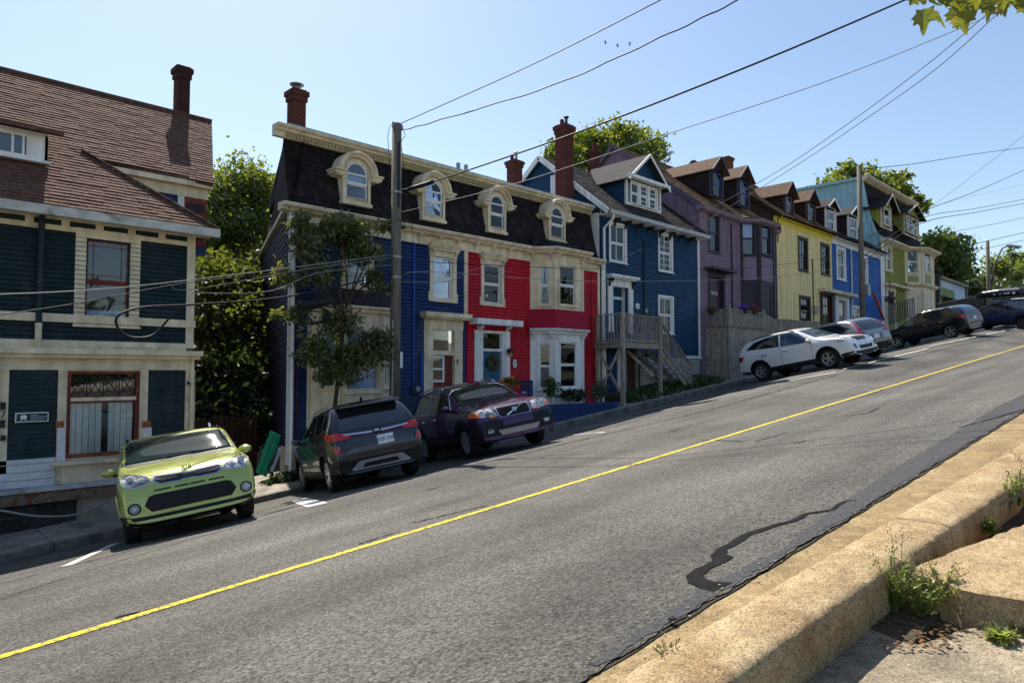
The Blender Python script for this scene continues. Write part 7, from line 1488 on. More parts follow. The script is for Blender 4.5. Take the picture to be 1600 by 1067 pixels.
FN.add(MB().box(face(18.2), 6.2, 8.3, gz(6.4, 18)+1.2, gz(6.4, 18)+1.3, -.06, -.002), 'rail', BRN)
# street tree before the navy house
b = D_(8.35, 14.75, .1); B = [(P3(470, 345, 14.9), (.3, .3, .2), 500), (P3(610, 350, 14.9), (.3, .3, .2), 260), (P3(450, 430, 14.8), (.25, .3, .22), 380), (P3(525, 352, 14.9), (.55, .5, .30), 1200), (P3(480, 385, 14.9), (.45, .45, .35), 700), (P3(565, 395, 14.9), (.55, .5, .36), 900), (P3(500, 425, 14.9), (.5, .5, .3), 500), (P3(590, 440, 14.8), (.38, .4, .4), 400), (P3(545, 365, 14.9), (.6, .5, .25), 900),
     (P3(535, 505, 14.7), (.55, .5, .35), 700), (P3(495, 545, 14.6), (.35, .4, .4), 1000), (P3(555, 560, 14.6), (.55, .5, .40), 1500), (P3(590, 535, 14.6), (.36, .4, .42), 1000), (P3(520, 580, 14.6), (.4, .4, .25), 500), (P3(465, 490, 14.7), (.25, .3, .3), 240), (P3(440, 485, 14.7), (.18, .2, .15), 120)]
tree('street_tree', 'slender street tree with drooping leaves standing in front of the navy house bay', b, P3(540, 480, 14.75), B, .060, LEAFS, .06, 9, shape=2.1, droop=.9, hollow=.1)
def shrub(name, label, p, blobs, size, m, seed, cat='shrub', **kw):
    r = thing(name, label, cat, p); cloud_obj('foliage', blobs, size, m, r, seed, p, **kw); mb = MB()
    for c, _, _ in blobs: mb.tube([V((0, 0, 0)), (V(c)-V(p))], [.015, .006], 5)
    mb.build('stems', BARK, r, kind='stuff'); return r
tt = 14.95
for lab, p, bl, mm in (('tall thin shrub in the navy planter before the red bay', P3(860, 628, tt), [(P3(860, 605, tt), (.17, .15, .28), 300)], LEAFG), ('low spreading dark shrub in the middle of the navy planter', P3(898, 628, tt), [(P3(888, 617, tt), (.22, .2, .14), 300), (P3(906, 616, tt), (.22, .2, .16), 300)], LEAFD), ('pale flecked bushy shrub at the right end of the navy planter', P3(938, 627, tt), [(P3(936, 611, tt), (.28, .2, .26), 420)], leafmat('leaf_variegated', (.09, .13, .07), (.03, .06, .02)))):
    shrub('planter_shrub', lab, p, bl, .07, mm, random.randint(1, 99))
NP = House('slat_planter', 'long navy planter of horizontal boards before the red bay and deck', 'planter', D_(17.5, 14.7)); f = face(14.62); u0, u1 = f.px(855, 645)[0], f.px(965, 645)[0]; zt_ = f.px(900, 630)[1]
for k in range(5): NP.add(MB().box(f, u0, u1, zt_-.16*(k+1)+.006, zt_-.16*k, -.03, .0), 'board', mat('planter_navy', (.02, .045, .13), .6, .15, rnd=.1))
for u in (u0, (u0+u1)/2, u1-.06): NP.add(MB().box(f, u, u+.06, zt_-.8, zt_+.01, -.09, -.032), 'post', NAVY1)
NP.add(MB().hexa([f.P(u0, zt_-.8, -.1), f.P(u1, zt_-.8, -.1), f.P(u1, zt_-.8, -.7), f.P(u0, zt_-.8, -.7), f.P(u0, zt_-.06, -.1), f.P(u1, zt_-.06, -.1), f.P(u1, zt_-.06, -.7), f.P(u0, zt_-.06, -.7)]), 'soil', DIRT)
# flower trough and dark picket fence by the blue door
f = face(15.2); q = f.rect(786, 812, 598, 606); FB = House('flower_trough', 'trough of orange flowers beside the blue front door', 'planter', f.P(q[0], q[2], -.1)); FB.add(MB().box(f, *q, -.2, 0), 'trough', mat('terracotta', (.25, .07, .03), .8)); 
cloud_obj('foliage', [(f.P((q[0]+q[1])/2, q[3]+.03, -.1), (.35, .12, .06), 260)], .05, LEAFG, FB.root, 4, FB.loc); cloud_obj('flowers', [(f.P((q[0]+q[1])/2, q[3]+.1, -.1), (.35, .12, .06), 170)], .05, leafmat('orange_petals', (.8, .2, .02), (.7, .35, .03)), FB.root, 6, FB.loc, shape=1.0, kind='stuff')
PK = House('iron_fence', 'short dark fence of slats between the blue door and the red bay', 'fence', f.P(f.px(817, 610)[0], f.px(817, 620)[1], 0)); u0 = f.px(816, 605)[0]; u1 = f.px(832, 605)[0]; z0, z1 = f.px(824, 640)[1], f.px(824, 594)[1]
for i in range(7): u = u0+(u1-u0)*i/6; PK.add(MB().box(f, u-.025, u+.025, z0, z1, -.02, .0), 'slat', NAVY1)
PK.add(MB().box(f, u0, u1, z1-.08, z1-.03, -.05, -.021), 'rail', NAVY1)
# grass bank by the deck and flower baskets on the board porch
o = cloud_obj('grass_bank', [(D_(21.0+i*.45, 15.1, .08+.05*random.random()), (.35, .45, .10), 420) for i in range(14)], .07, leafmat('grass_blades', (.035, .07, .012), (.07, .09, .02), .35), seed=21, shape=3.2, droop=-1.2, hollow=0); o['kind'] = 'stuff'
o = cloud_obj('weeds_by_wall', [(D_(7.4+i*.3, 15.2, .12), (.25, .3, .16), 320) for i in range(4)], .07, LEAFD, seed=22, hollow=0); o['kind'] = 'stuff'
MB().hexa([(20.6, 14.75, gz(20.6, 15)-.3), (27.2, 14.75, gz(27.2, 15)-.3), (27.2, 16, gz(27.2, 15)-.3), (20.6, 16, gz(20.6, 15)-.3), (20.6, 14.75, gz(20.6, 15)+.17), (27.2, 14.75, gz(27.2, 15)+.17), (27.2, 16, gz(27.2, 15)+.45), (20.6, 16, gz(20.6, 15)+.45)]).build('earth_bank', DIRT, kind='structure')
for nm, lab, x, y, t, col in (('flower_pot', 'pot of purple flowers on the board porch rail, left one of two', 1163, 482, 14.85, (.22, .05, .55)), ('flower_pot', 'pot of dark red flowers on the board porch rail, right one of two', 1177, 484, 14.85, (.35, .01, .06)), ('flower_basket', 'basket of mixed flowers at the left end of the board porch', 1112, 484, 15.3, (.25, .12, .06))):
    p = P3(x, y, t); r = thing(nm, lab, 'flowers', p); MB().tube([V((0, 0, -.22)), V((0, 0, -.02))], [.11, .15], 12).build('pot', DARKM, r)
    cloud_obj('blossom', [(p+Z3*.06, (.22, .18, .12), 260)], .05, leafmat('petals_%d' % x, col, tuple(c*.6 for c in col)), r, x, p, shape=1.0, kind='stuff'); cloud_obj('foliage', [(p+Z3*.0, (.24, .2, .12), 160)], .05, LEAFG, r, x+1, p)
p = P3(1390.5, 466, 15.3); r = thing('hanging_basket', 'hanging flower basket by the olive house door', 'flowers', p); cloud_obj('blossom', [(p, (.4, .3, .4), 300)], .09, leafmat('petals_mauve', (.2, .03, .08), (.05, .06, .02)), r, 5, p, kind='stuff'); MB().tube([V((0, 0, 0)), V((0, .0, 1.2))], .02, 5).build('chain', DARKM, r)
# trees behind the roofs
tree('broad_tree', 'broad leafy tree rising behind the teal house roof and tall chimney', D_(27, 32), P3(950, 330, 32), [(P3(880, 245, 32), 1.3, 1500), (P3(920, 232, 32), 1.6, 2200), (P3(965, 225, 32), 1.8, 2400), (P3(1005, 232, 32), 1.5, 1900), (P3(1030, 235, 32), .7, 500), (P3(950, 265, 31), 1.9, 1900), (P3(868, 237, 32), .7, 400), (P3(985, 260, 31), 1.8, 1700)], .20, LEAFY, .3, 12, hollow=.2)
tree('spreading_tree', 'wide open tree behind the bright blue and olive houses', D_(66, 30), P3(1370, 340, 30), [(P3(1300, 300, 30), 1.9, 900), (P3(1325, 278, 30), 1.9, 1000), (P3(1350, 285, 30), 2.1, 1200), (P3(1375, 295, 30), 2.0, 1000), (P3(1398, 283, 30), 1.2, 420), (P3(1412, 276, 30), .9, 260), (P3(1408, 302, 30), 1.3, 500), (P3(1290, 312, 30), 1.2, 500), (P3(1432, 316, 30), 1.3, 420), (P3(1447, 322, 30), .9, 260), (P3(1335, 305, 31), 2.2, 1200)], .34, LEAFY, .4, 14, hollow=.1)
tree('round_dark_tree', 'dark rounded tree to the right of the olive house', D_(84, 24), P3(1475, 420, 24), [(P3(1465, 385, 24), 2.2, 1600), (P3(1485, 400, 24), 2.6, 2200), (P3(1478, 425, 24), 2.6, 2000), (P3(1497, 425, 24), 1.9, 1200), (P3(1462, 405, 25), 2.4, 1400)], .32, LEAFG, .35, 15, hollow=.15)
for lab, bl, m_, sd in (('bright yellow green tree behind the roof box at the right edge', [(P3(1560, 420, 30), 2.6, 1400), (P3(1580, 432, 30), 2.6, 1400), (P3(1540, 440, 30), 1.8, 800), (P3(1600, 425, 30), 2.4, 1100), (P3(1525, 447, 30), 1.2, 420)], LEAFY, 16), ('darker tree crown above the yellow green one at the right edge', [(P3(1585, 408, 36), 2.8, 1400), (P3(1605, 412, 36), 2.8, 1400)], LEAFG, 17)):
    c = bl[0][0]; tree('distant_tree', lab, D_(c.x, c.y), c-Z3*2, bl, .4, m_, .4, sd, hollow=.15)
cloud_obj('distant_hedge', [(P3(1462+i*11, 478-i*1.3, 24), (3, 2.5, 2.2), 900) for i in range(14)], .4, LEAFD, seed=55, kind='stuff')
# distance at the right: low dark wall, hoarding, field rise
FW_ = House('dark_board_wall', 'long low dark wall beyond the olive house, under the hoarding', 'wall', D_(80, 16)); f = face(16.0); u0, u1 = f.px(1461, 470)[0], f.px(1532, 470)[0]; zb = f.px(1480, 492)[1]
n = 16; wz = lambda u: f.px(1461, 475)[1]+(u-u0)/(u1-u0)*(f.px(1532, 461)[1]-f.px(1461, 475)[1])
for i in range(n): a, b_ = u0+(u1-u0)*i/n, u0+(u1-u0)*(i+1)/n-.05; FW_.add(MB().hexa([f.P(a, zb-3, 0), f.P(b_, zb-3, 0), f.P(b_, zb-3, .2), f.P(a, zb-3, .2), f.P(a, wz(a), 0), f.P(b_, wz(b_), 0), f.P(b_, wz(b_), .2), f.P(a, wz(a), .2)]), 'wall_board', mat('dark_wall_wood', (.03, .028, .025), .9, .3, rnd=.15))
HB = House('hoarding', 'roadside picture hoarding with a pale sky panel between dark posts', 'billboard', D_(78, 20)); f = face(19.0); q = f.rect(1470, 1508, 443, 466)
HB.add(MB().box(f, q[0], q[1], q[2], q[3], -.1, 0), 'panel', mat('picture_sky', (.35, .5, .72), .5, .1, .2, col2=(.6, .65, .7), c2s=.12)); HB.add(MB().box(f, q[0]+.3, q[0]+5, q[2], q[2]+.8, 0, .03), 'picture_bush', mat('picture_green', (.2, .28, .1), .7, .3, 2)); HB.add(MB().box(f, q[0]-.5, q[1]+.3, q[3], q[3]+.25, -.6, .3), 'cap_board', mat('hoarding_cap', (.3, .26, .2), .8))
for u in (q[0]-.6, q[1]+.4): HB.add(MB().box(f, u-.25, u+.25, q[2]-4, q[3]+.3, -.3, .1), 'post', DARKM)
FI = House('iron_railing', 'black iron railing in front of the olive house steps', 'railing', D_(50, 15.3)); f = face(15.2); u0, u1 = f.px(1388, 490)[0], f.px(1428, 480)[0]; za, zb = f.px(1388, 478)[1], f.px(1428, 466)[1]
for i in range(16): k = i/15; u = u0+(u1-u0)*k; z = za+(zb-za)*k; FI.add(MB().box(f, u-.03, u+.03, z-1.3, z, 0, .04), 'bar', DARKM)
FI.add(MB().beam(f.P(u0, za, .02), f.P(u1, zb, .02), .06, .06), 'rail', DARKM)
o = MB().beam(P3(1365, 458, 15.0), P3(1381, 500, 15.2), .13, .13).build('orange_marker_pole', mat('marker_orange', (.5, .08, .02), .6)); tagged(o, 'orange marker pole leaning against the bright blue house', 'marker pole')
o = MB().tube([P3(526, 522, 15.3), P3(526, 700, 15.3)], .03, 8).build('yellow_post', mat('post_yellow', (.75, .5, .02), .5)); tagged(o, 'thin yellow post before the cream bay of the navy house', 'post')
# boards leaning at the corner of the navy house
for lab, x0, y0, x1, y1, wd, col in (('green corrugated sheet leaning at the navy house corner', 408, 741, 431, 676, .3, (.02, .28, .14)), ('narrow white board leaning beside the green sheet', 424, 736, 438, 700, .1, (.6, .6, .62)), ('dark plank leaning between the green sheet and white board', 420, 736, 436, 690, .08, (.06, .05, .05))):
    a, b_ = P3(x0, y0, 15.7), P3(x1, y1, 15.95); d = (b_-a).normalized(); n_ = V((0, -1, 0)); u = d.cross(n_).normalized(); frp = Fr(a, u, d, n_); r = thing('leaning_board', lab, 'board', a)
    mb = MB(); k = 5 if wd > .2 else 1
    for i in range(k): MB().box(Fr(V((0, 0, 0)), u, d, n_), -wd/2+wd*i/k, -wd/2+wd*(i+1)/k-.006, 0, (b_-a).length, -.01*(i % 2), .012+.012*(i % 2)).build('rib' if k > 1 else 'board', mat('board_%d' % x0, col, .5, .15), r)
# ================================================================ poles and wires
WOODP = mat('pole_wood', (.20, .18, .145), .9, .25, 3, .7, 30, col2=(.11, .10, .08), c2s=4, stretch=(9, 9, .35))
def pole(label, x, t, ytop, r0, r1, ybase=None):
    s = onface(x, 500 if ybase is None else ybase, t)[0]; zt_ = onface(x, ytop, t)[1]; b = D_(s, t); r = thing('utility_pole', label, 'utility pole', b); MB().tube([V((0, 0, -.2)), V((0, 0, (zt_-b.z)*.5)), V((0, 0, zt_-b.z))], [r0, (r0+r1)/2, r1], 20).build('shaft', WOODP, r, True); return r, b, V((s, t, zt_))
P1, b1, t1 = pole('nearer grey wooden utility pole on the sidewalk before the navy house', 617, 14.6, 193, .145, .12, 600)
L = lambda p: V(p)-b1
for dx in (-.13, .13): MB().tube([t1-b1+V((dx, -.02, -.12)), t1-b1+V((dx, -.02, -.06)), t1-b1+V((dx, -.02, .02))], [.03, .045, .02], 10).build('insulator', METAL, P1)
MB().beam(t1-b1+V((-.02, -.13, -.5)), t1-b1+V((-.02, -.13, -2.2)), .05, .03).build('riser_bracket', DARKM, P1)
for y in (298, 400, 432): z = onface(617, y, 14.45)[1]; MB().tube([L((b1.x, b1.y, z-.03)), L((b1.x, b1.y, z+.03))], .15, 16).build('steel_band', METAL, P1)
z = onface(617, 562, 14.45)[1]; MB().box(Fr((0, -.14, 0), (1, 0, 0), n=(0, -1, 0)), .05, .13, z-b1.z-.2, z-b1.z+.2, 0, .01).build('pole_tag', WHITE, P1); MB().tube([L((b1.x-.13, b1.y-.07, b1.z+.1)), L((b1.x-.13, b1.y-.07, onface(617, 500, 14.5)[1]))], .025, 8).build('ground_conduit', METAL, P1)
P2, b2, t2 = pole('farther wooden utility pole before the bright blue house', 1348, 14.6, 262, .17, .13); MB().box(Fr((0, -.16, 0), (1, 0, 0), n=(0, -1, 0)), .1, .5, onface(1352, 462, 14.5)[1]-b2.z, onface(1352, 445, 14.5)[1]-b2.z, -.1, .15).build('meter_box', METAL, P2)
P3_, b3, t3 = pole('dark street light pole with a curved arm, right of the hoarding', 1545, 15.5, 378, .22, .16, 450)
e = P3(1575, 384, 14.5)-b3; top = t3-b3; a = V((0, 0, top.z-5.5)); MB().tube([a, a.lerp(e, .35)+Z3*1.6, a.lerp(e, .7)+Z3*1.2, e], [.09, .08, .07, .07], 8).build('lamp_arm', DARKM, P3_, True); MB().beam(e-V((.1, 0, 0)), e+V((1.2, -.8, -.1)), .4, .2).build('lamp_head', METAL, P3_); MB().box(Fr((0, -.3, 0), (1, 0, 0), n=(0, -1, 0)), -.1, .5, top.z-10, top.z-7.5, 0, .4).build('transformer', DARKM, P3_)
CAB = mat('cable_black', (.012, .012, .013), .6, .1); CABG = mat('cable_grey', (.30, .29, .27), .6, .1)
def wire(label, pts, r, m=CAB, n=10, wob=0, name='overhead_cable', cat='cable'):
    P = [P3(x, y, t) for x, y, t in pts]; Q = []
    for i in range(len(P)-1):
        p0 = P[max(i-1, 0)]; p1 = P[i]; p2 = P[i+1]; p3 = P[min(i+2, len(P)-1)]
        if i == 0: p0 = p1*2-p2
        if i == len(P)-2: p3 = p2*2-p1
        for k in range(n):
            u = k/n; Q.append(.5*((2*p1)+(p2-p0)*u+(2*p0-5*p1+4*p2-p3)*u*u+(3*p1-p0-3*p2+p3)*u**3)+Z3*wob*math.sin((i*n+k)*1.3))
    Q.append(P[-1]); return tagged(MB().tube(Q, r, 6).build(name, m, smooth=True), label, cat, 'overhead cables')
T1 = 14.6
wire('thin cable from the near pole top rising to the top edge', [(627, 193, T1), (830, 102, 10), (1033, 0, 6.5), (1200, -85, 5)], .011)
wire('twisted pair cable leaving the near pole just below its top', [(624, 205, T1), (680, 190, 13), (860, 135, 9.5), (1030, 60, 6.8), (1155, 0, 5.4), (1260, -55, 4.6)], .013, wob=.012)
wire('thick black cable crossing the upper middle of the sky', [(622, 298, T1), (668, 287, 13.9), (900, 208, 9), (1160, 108, 5.9), (1415, 0, 4), (1560, -65, 3.3)], .018)
wire('heavy splice sleeve on the thick cable beside the near pole', [(638, 296, 14.3), (668, 287, 13.9), (676, 284, 13.7)], .055, name='cable_splice', cat='cable splice', n=3)
wire('thin pale cable from the near pole passing the tall chimney', [(622, 333, T1), (784, 293, 11.6), (901, 257, 9.7), (1030, 214, 7.9), (1290, 128, 5), (1500, 45, 3.4), (1600, 0, 2.9)], .008, CABG)
wire('upper service cable from the top right to the teal house wall', [(1006, 385, 15.8), (1095, 335, 13), (1215, 268, 9), (1330, 190, 6.4), (1450, 100, 4.3), (1545, 20, 3.2), (1600, -30, 2.8)], .009)
wire('lower service cable from the top right ending on the teal house', [(1003, 389, 15.85), (1090, 352, 13), (1230, 268, 9), (1350, 188, 6.4), (1460, 110, 4.3), (1550, 30, 3.2), (1600, -18, 2.8)], .009)
wire('service drop from the teal house bracket down across the red bay', [(1003, 389, 15.8), (960, 408, 15.7), (905, 418, 15.4)], .008, CABG)
wire('uppermost of the pale cables crossing the shop house windows', [(612, 398, T1), (480, 415, 13.4), (250, 443, 11.8), (110, 455, 11), (-60, 462, 10)], .009, CABG)
wire('second of the pale cables crossing the shop house windows', [(612, 408, T1), (480, 423, 13.4), (300, 441, 12), (120, 474, 11), (-60, 500, 10)], .008)
wire('third of the pale cables, running into the shop house corner', [(612, 403, T1), (490, 419, 13.6), (300, 452, 14.6), (262, 443, 15.5)], .007, CABG)
wire('lowest thin pale cable crossing the navy house windows', [(612, 414, T1), (500, 426, 13.8), (420, 455, 13), (300, 458, 13)], .007, CABG)
wire('thick black cable with a hanging slack loop before the shop house', [(612, 428, T1), (520, 449, 13.8), (430, 466, 13.2), (300, 476, 12.6), (225, 480, 12.3), (186, 492, 12.1), (184, 512, 12.1), (205, 527, 12.1), (238, 524, 12.2), (262, 500, 12.3), (280, 482, 12.5)], .020)
wire('black splice case hanging on the thick cable before the street tree', [(468, 478, 13.5), (500, 474, 13.6), (519, 470, 13.7)], .085, name='splice_case', cat='cable splice', n=4)
cp = P3(492, 492, 13.5); mb = MB(); ex2, up2 = V((.75, -.66, .0)), Z3
for k in range(4):
    rr_ = .26-.02*k; c = cp+ex2*(.05*k-.08)+V((.02*k, .02*k, 0)); mb.tube([c+ex2*rr_*1.15*math.cos(a)+up2*(rr_*.8*math.sin(a)) for a in [2*math.pi*i/20 for i in range(21)]], .014, 6)
o = mb.build('cable_coil', CAB, smooth=True, kind='stuff'); tagged(o, 'coil of slack black cable hanging in the street tree', 'cable coil'); del o['kind']
for i, (lab, pts, r, m_) in enumerate((
 ('upper horizontal cable crossing the red bay towards the far pole', [(622, 405, T1), (720, 412, 14), (945, 420, 13.8), (1200, 416, 14), (1345, 392, 14.6)], .009, CAB),
 ('lower pale horizontal cable crossing the deck towards the far pole', [(622, 434, T1), (680, 425, 14), (945, 440, 13.8), (1220, 432, 14), (1345, 412, 14.6)], .009, CABG),
 ('cable from the near pole sagging over the red clapboards', [(622, 440, T1), (700, 440, 14.8), (745, 420, 15.4), (800, 425, 15.8)], .007, CABG),
 ('topmost cable from the far pole to the right edge', [(1352, 264, T1), (1430, 256, 13.5), (1530, 240, 12.5), (1640, 226, 11.5)], .022, CAB),
 ('diagonal cable rising steeply above the dark round tree', [(1440, 335, 20), (1500, 290, 16), (1577, 230, 12), (1650, 172, 10)], .014, CAB),
 ('bold cable rising from the olive roof to the right edge', [(1352, 372, T1), (1400, 350, 14), (1458, 324, 13.5), (1530, 297, 12.5), (1640, 248, 11)], .022, CAB),
 ('upper of the two thick cables beside the olive house', [(1352, 398, T1), (1440, 341, 13.8), (1530, 325, 13), (1640, 304, 12)], .022, CAB),
 ('lower of the two thick cables beside the olive house', [(1352, 406, T1), (1440, 349, 13.8), (1530, 331, 13), (1640, 311, 12)], .026, CAB),
 ('middle right cable above the dark round tree', [(1352, 412, T1), (1440, 372, 14), (1530, 355, 13), (1640, 332, 12)], .018, CAB),
 ('cable meeting the street light pole from the left', [(1440, 398, 20), (1541, 377, 15.5), (1650, 352, 13)], .030, CAB),
 ('cable just below the street light pole top', [(1440, 404, 20), (1541, 388, 15.5), (1650, 364, 13)], .026, CAB),
 ('faint grey cable high above the round tree', [(1460, 322, 18), (1540, 302, 15), (1650, 278, 12)], .010, CABG),
 ('lowest cable passing behind the hoarding posts', [(1500, 452, 20), (1545, 446, 16), (1650, 440, 14)], .03, CAB),
 ('cable above the hoarding at the right edge', [(1505, 440, 20), (1545, 436, 16), (1650, 421, 14)], .03, CAB))): wire(lab, pts, r, m_)
wire('thin lead running down the left side of the near pole', [(610, 196, T1), (606, 215, 14.5), (609, 260, 14.45), (606, 300, 14.45)], .008)
wire('kinked lead beside the near pole top on its right', [(627, 196, T1), (633, 212, 14.4), (627, 222, 14.45), (630, 250, 14.5), (640, 320, 15), (646, 380, 15.8)], .008)
wire('stay wire slanting from the near pole down to the navy roof', [(612, 300, T1), (590, 345, 15.4), (566, 385, 15.9)], .006)
wire('pale hose lying along the foundation of the shop house', [(0, 797, 15.2), (60, 806, 15), (120, 803, 15), (172, 782, 15.2)], .02, CABG, name='hose', cat='hose')
for i, (x, y) in enumerate(((946, 67), (965, 72), (984, 69))):
    p = ray(x, y)*85; r = thing('gull', ('leftmost', 'middle', 'rightmost')[i]+' of three small gulls in the sky', 'bird', p, group='gulls in the sky'); MB().tube([V((0, 0, -.28)), V((0, 0, -.1)), V((0, 0, .15)), V((.0, 0, .28))], [.02, .09, .07, .02], 8).build('body', mat('gull_grey', (.25, .25, .22), .8), r, True)
    for sg in (-1, 1): MB().hexa([(0, 0, -.05), (sg*.25, 0, .12), (sg*.3, .02, .1), (0, .05, -.05), (0, 0, .08), (sg*.25, 0, .17), (sg*.3, .02, .14), (0, .05, .08)]).build('wing', mat('gull_grey', (.25, .25, .22)), r)
# ================================================================ foreground weeds and the maple branch
def near(x, y, g_): r = ray(x, y); return r*(g_/(r.z-SLOPE*r.x))
WEED = leafmat('weed_leaf', (.13, .19, .03), (.24, .27, .06), .45); WEED2 = leafmat('weed_leaf_broad', (.08, .17, .03), (.13, .22, .05), .4)
def lobed(p, d, nrm, L_, W_, lobes=3, mb=None):
    d = d.normalized(); s = d.cross(nrm).normalized(); n = s.cross(d); P = []; Q = []
    for i in range(lobes*2+2):
        f = i/(lobes*2+1); wv = W_*math.sin(math.pi*min(f*.9+.08, 1))**.7*(1 if i % 2 else .38); c = p+d*L_*f-n*L_*.22*f*f; P.append(c+s*wv+n*.15*wv); Q.append(c-s*wv+n*.15*wv)
    mid = [p+d*L_*(i/(lobes*2+1))-n*L_*.22*(i/(lobes*2+1))**2 for i in range(lobes*2+2)]
    mb.strip(P, mid); mb.strip(mid, Q)
def weed(label, p, h, n, spread, seed, flowers=True, leafL=.07, name='weed'):
    random.seed(seed); r = thing(name, label, 'weed', p); st = MB(); lf = MB(); fl = MB()
    for i in range(n):
        a = random.uniform(0, 2*math.pi); q = V((math.cos(a), math.sin(a), 0)); H_ = h*random.uniform(.45, 1); sp = spread*random.uniform(.2, 1)
        pts = [q*sp*.12*random.random(), q*sp*.35+Z3*H_*.45, q*sp*.7+Z3*H_*.8, q*sp+Z3*H_*random.uniform(.85, 1)]; st.tube(pts, [.0032, .0026, .002, .0012], 5)
        for k in range(random.randint(12, 18)):
            f = random.uniform(.08, .95); j = min(int(f*3), 2); c = pts[j].lerp(pts[j+1], f*3-j); dd = V((random.uniform(-1, 1), random.uniform(-1, 1), random.uniform(-.2, .7))); L_ = leafL*random.uniform(.4, 1.1)*(1.15-.65*f); lobed(c, dd, Z3, L_, L_*.34, 3, lf)
        if flowers:
            for k in range(5): e = pts[-1]+V((random.uniform(-.02, .02), random.uniform(-.02, .02), random.uniform(-.03, .03))); fl.tube([e, e+Z3*.008], [.003, .002], 5)
    st.build('stems', mat('weed_stem', (.11, .15, .04), .8), r, kind='stuff'); lf.build('leaves', WEED, r, kind='stuff', fix=False)
    if flowers: fl.build('buds', mat('weed_bud', (.35, .3, .12), .8), r, kind='stuff')
    return r
for i, (x, y, h, n, sp, lab) in enumerate(((1398, 955, .20, 11, .14, 'large leafy weed growing between the kerb and the raised slab'), (1440, 962, .15, 12, .16, 'bushy weed on the right side of the large one, under the slab edge'), (1470, 950, .16, 12, .15, 'third weed clump at the corner of the raised slab'), (1572, 800, .17, 9, .10, 'upright weed by the kerb near the right edge'), (1592, 790, .20, 8, .10, 'weed at the right edge behind the kerb'), (1546, 832, .05, 9, .09, 'low round leaved weed at the kerb foot near the right edge'), (1562, 998, .02, 8, .07, 'flat dandelion rosette on the joint, bottom right'), (1598, 985, .02, 7, .06, 'flat rosette at the right frame edge'))):
    weed(lab, near(x, y, -1.49 if y > 900 else -1.44), h*1.6, int(n*1.5), sp, 40+i, leafL=.045 if h > .06 else .06)
for i, (x, y, h, n, lab) in enumerate(((1040, 1072, .14, 3, 'spindly seeding weed at the bottom edge, left of its twin'), (1058, 1066, .15, 2, 'spindly seeding weed at the bottom edge, right of its twin'), (1400, 905, .24, 2, 'tall thin flowering stem above the large weed'), (1590, 745, .18, 2, 'tall thin stem over the kerb at the right edge'))):
    p = near(x, y, -1.40); random.seed(60+i); r = thing('thin_weed', lab, 'weed', p); st = MB(); bd = MB()
    for k in range(n):
        q = V((random.uniform(-.03, .03), random.uniform(-.03, .03), 0)); pts = [q*.3, q+Z3*h*.5, q*1.5+Z3*h]; st.tube(pts, [.002, .0016, .001], 5)
        for j in range(8):
            f = .45+.07*j; c = pts[1].lerp(pts[2], min((f-.45)*2, 1)); e = c+V((random.uniform(-.03, .03), random.uniform(-.03, .03), .02)); st.tube([c, e], [.001, .0008], 4); bd.tube([e, e+Z3*.009], [.0035, .002], 5)
        lobed(pts[0]+Z3*.02, V((random.uniform(-1, 1), random.uniform(-1, 1), .3)), Z3, .06, .015, 2, st)
    st.build('stems', mat('weed_stem', (.11, .15, .04)), r, kind='stuff'); bd.build('buds', mat('weed_bud', (.35, .3, .12)), r, kind='stuff')
# dry leaves and grit under the weeds
random.seed(77); mb = MB()
for k in range(110):
    p = near(random.uniform(1375, 1500), random.uniform(968, 1015), -1.485); lobed(p+Z3*.004, V((random.uniform(-1, 1), random.uniform(-1, 1), .1)), Z3, random.uniform(.015, .035), .009, 2, mb)
mb.build('leaf_litter', mat('dry_leaf', (.16, .085, .04), .9, .4, 30), kind='stuff', fix=False)
mb = MB()
for k in range(260):
    x = random.uniform(2, 9); t = kerbL(x)+random.random()**1.5*.35; c = V((x, t, SLOPE*x-1.345)); s_ = random.uniform(.002, .006)
    mb.hexa([c+V((a*s_*random.uniform(.6, 1.3), b_*s_*random.uniform(.6, 1.3), d_*s_)) for d_ in (0, 1) for a, b_ in ((-1, -1), (1, -1), (1, 1), (-1, 1))])
mb.build('grit', mat('grit_stone', (.35, .28, .18), .9, .4, 90), kind='stuff')
c = near(1050, 968, -1.33); MB().tube([c, c+Z3*.012, c+Z3*.02], [.018, .02, .008], 7).build('pebble', mat('dark_pebble', (.06, .05, .045), .9))['label'] = 'small dark stone in the gutter by the asphalt edge'; bpy.data.objects['pebble']['category'] = 'stone'
# maple branch from a tree outside the frame
random.seed(5); MT = V((5.6, -1.4, gz(5.6, 0)-.2)); MR = thing('maple_tree', 'maple branch with large lobed leaves hanging into the top right corner', 'tree', MT)
MB().tube([V((0, 0, -.3)), V((.05, 0, 1.6)), V((0, .1, 3.2)), V((-.1, .1, 4.6))], [.2, .17, .14, .09], 12).build('trunk', BARK, MR, True)
def mapleleaf(sz):
    out = [(0, 0), (.10, .02), (.34, -.06), (.30, .10), (.52, .26), (.38, .32), (.44, .52), (.26, .46), (.16, .58), (.10, .80), (0, 1.0)]; P = out+[(-a, b_) for a, b_ in out[-2:0:-1]]; mb = MB()
    mb.v = [(a*sz, b_*sz-.0, -.25*abs(a)*sz+random.uniform(-.03, .03)*sz) for a, b_ in P]+[(0, .45*sz, .05*sz)]; n = len(P)
    for i in range(n): mb.f.append((i, (i+1) % n, n))
    mb.tube([(0, 0, 0), (0, -.25*sz, .12*sz)], .0015, 4); me = bpy.data.meshes.new('leaf'); me.from_pydata(mb.v, [], mb.f); me.materials.append(leafmat('maple_leaf', (.07, .10, .014), (.14, .13, .02), .4)); return me
ML = [mapleleaf(1.0) for _ in range(4)]; tips = []
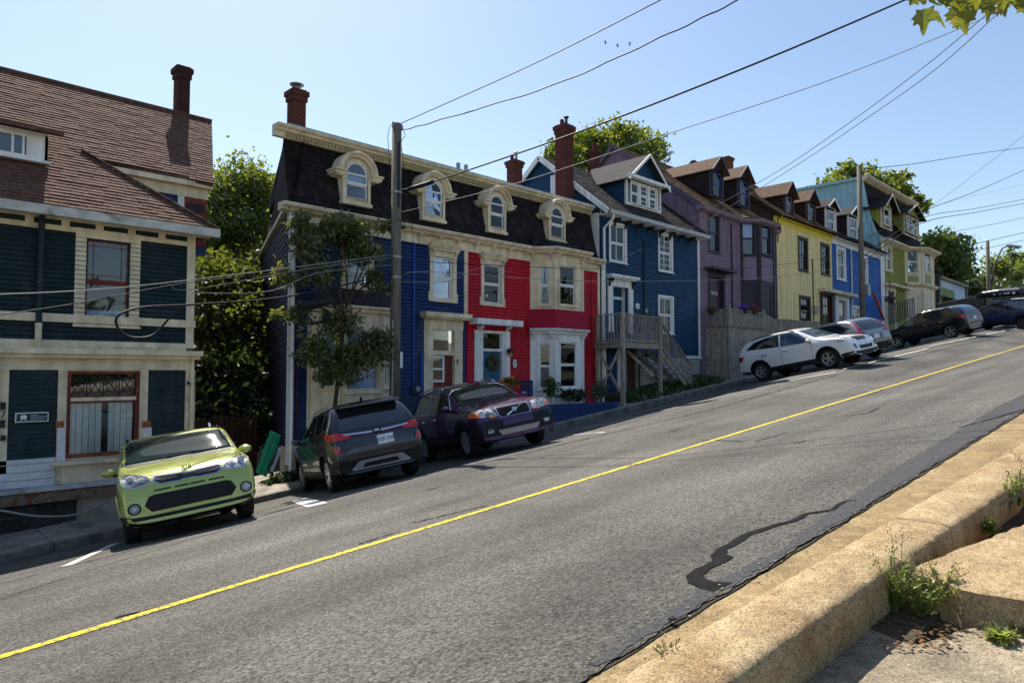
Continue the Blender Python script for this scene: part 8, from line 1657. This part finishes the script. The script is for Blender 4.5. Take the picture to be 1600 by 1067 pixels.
br = [ray(1700, -70)*3.1, ray(1590, -30)*3.2, ray(1500, -22)*3.3, ray(1420, -20)*3.4]; st = V((0, 0, 2.9))
MB().tube([st]+[p-MT for p in br], [.06, .03, .02, .014, .006], 8).build('branch', BARK, MR, True)
leaves = [(1428, 8), (1440, 2), (1452, 14), (1446, 26), (1462, 4), (1470, 16), (1482, 8), (1478, 0), (1492, 14), (1497, 24), (1504, 32), (1510, 12), (1520, 4), (1530, 12), (1542, 8), (1548, 18), (1556, 4), (1560, 14), (1568, 6), (1576, 10), (1584, 4), (1590, 12), (1598, 8), (1600, 0), (1535, -2), (1508, -4), (1490, -6), (1460, -6), (1436, -4), (1550, -8), (1570, -6), (1590, -8), (1445, -10), (1475, -12), (1515, -14), (1610, 10), (1525, 16), (1466, 30), (1582, -14), (1560, -16)]
for i, (x, y) in enumerate(leaves):
    p = ray(x+random.uniform(-3, 3), y-12)*random.uniform(3.1, 3.5)-MT; o = bpy.data.objects.new('leaf', ML[i % 4]); C.objects.link(o); o.parent = MR; o.location = p; s_ = random.uniform(.075, .12); o.scale = (s_,)*3
    o.rotation_euler = (rad(random.uniform(-150, -60)), rad(random.uniform(-40, 40)), rad(random.uniform(0, 360)))
cloud_obj('crown', [(MT+V((.3, -.8, 4.6)), (1.4, 1.0, .8), 700)], .12, LEAFG, MR, 31, MT)

# trees across the road behind the viewer, seen only as reflections in windows and paint
cloud_obj('wooded_slope', [(V((-25+i*9, -16-3*math.sin(i*2.1), gz(-25+i*9, 0)+1.2+1.2*math.sin(i*1.7))), (4.5, 3, 2.8), 1300) for i in range(0, 13, 2)], .55, LEAFG, seed=90, hollow=.1, kind='stuff')

# wreath on the blue door
wp = F16.P(*F16.px(769, 567), .0)+V((0, -.02+.06, 0)); WR = thing('door_wreath', 'round wreath of flowers hanging on the blue front door', 'wreath', wp)
bl = [(wp+V((.17*math.cos(a), -.04, .17*math.sin(a))), (.05, .03, .05), 60) for a in [2*math.pi*i/12 for i in range(12)]]
cloud_obj('foliage', bl, .035, LEAFG, WR, 70, wp); cloud_obj('blossom', [(c+V((0, -.03, 0)), r_, 14) for c, r_, _ in bl], .03, leafmat('wreath_petals', (.6, .35, .12), (.5, .1, .12)), WR, 71, wp, shape=1.0, kind='stuff')
MB().tube([V((.17*math.cos(a), -.02, .17*math.sin(a))) for a in [2*math.pi*i/16 for i in range(17)]], .02, 6).build('ring', BARK, WR)
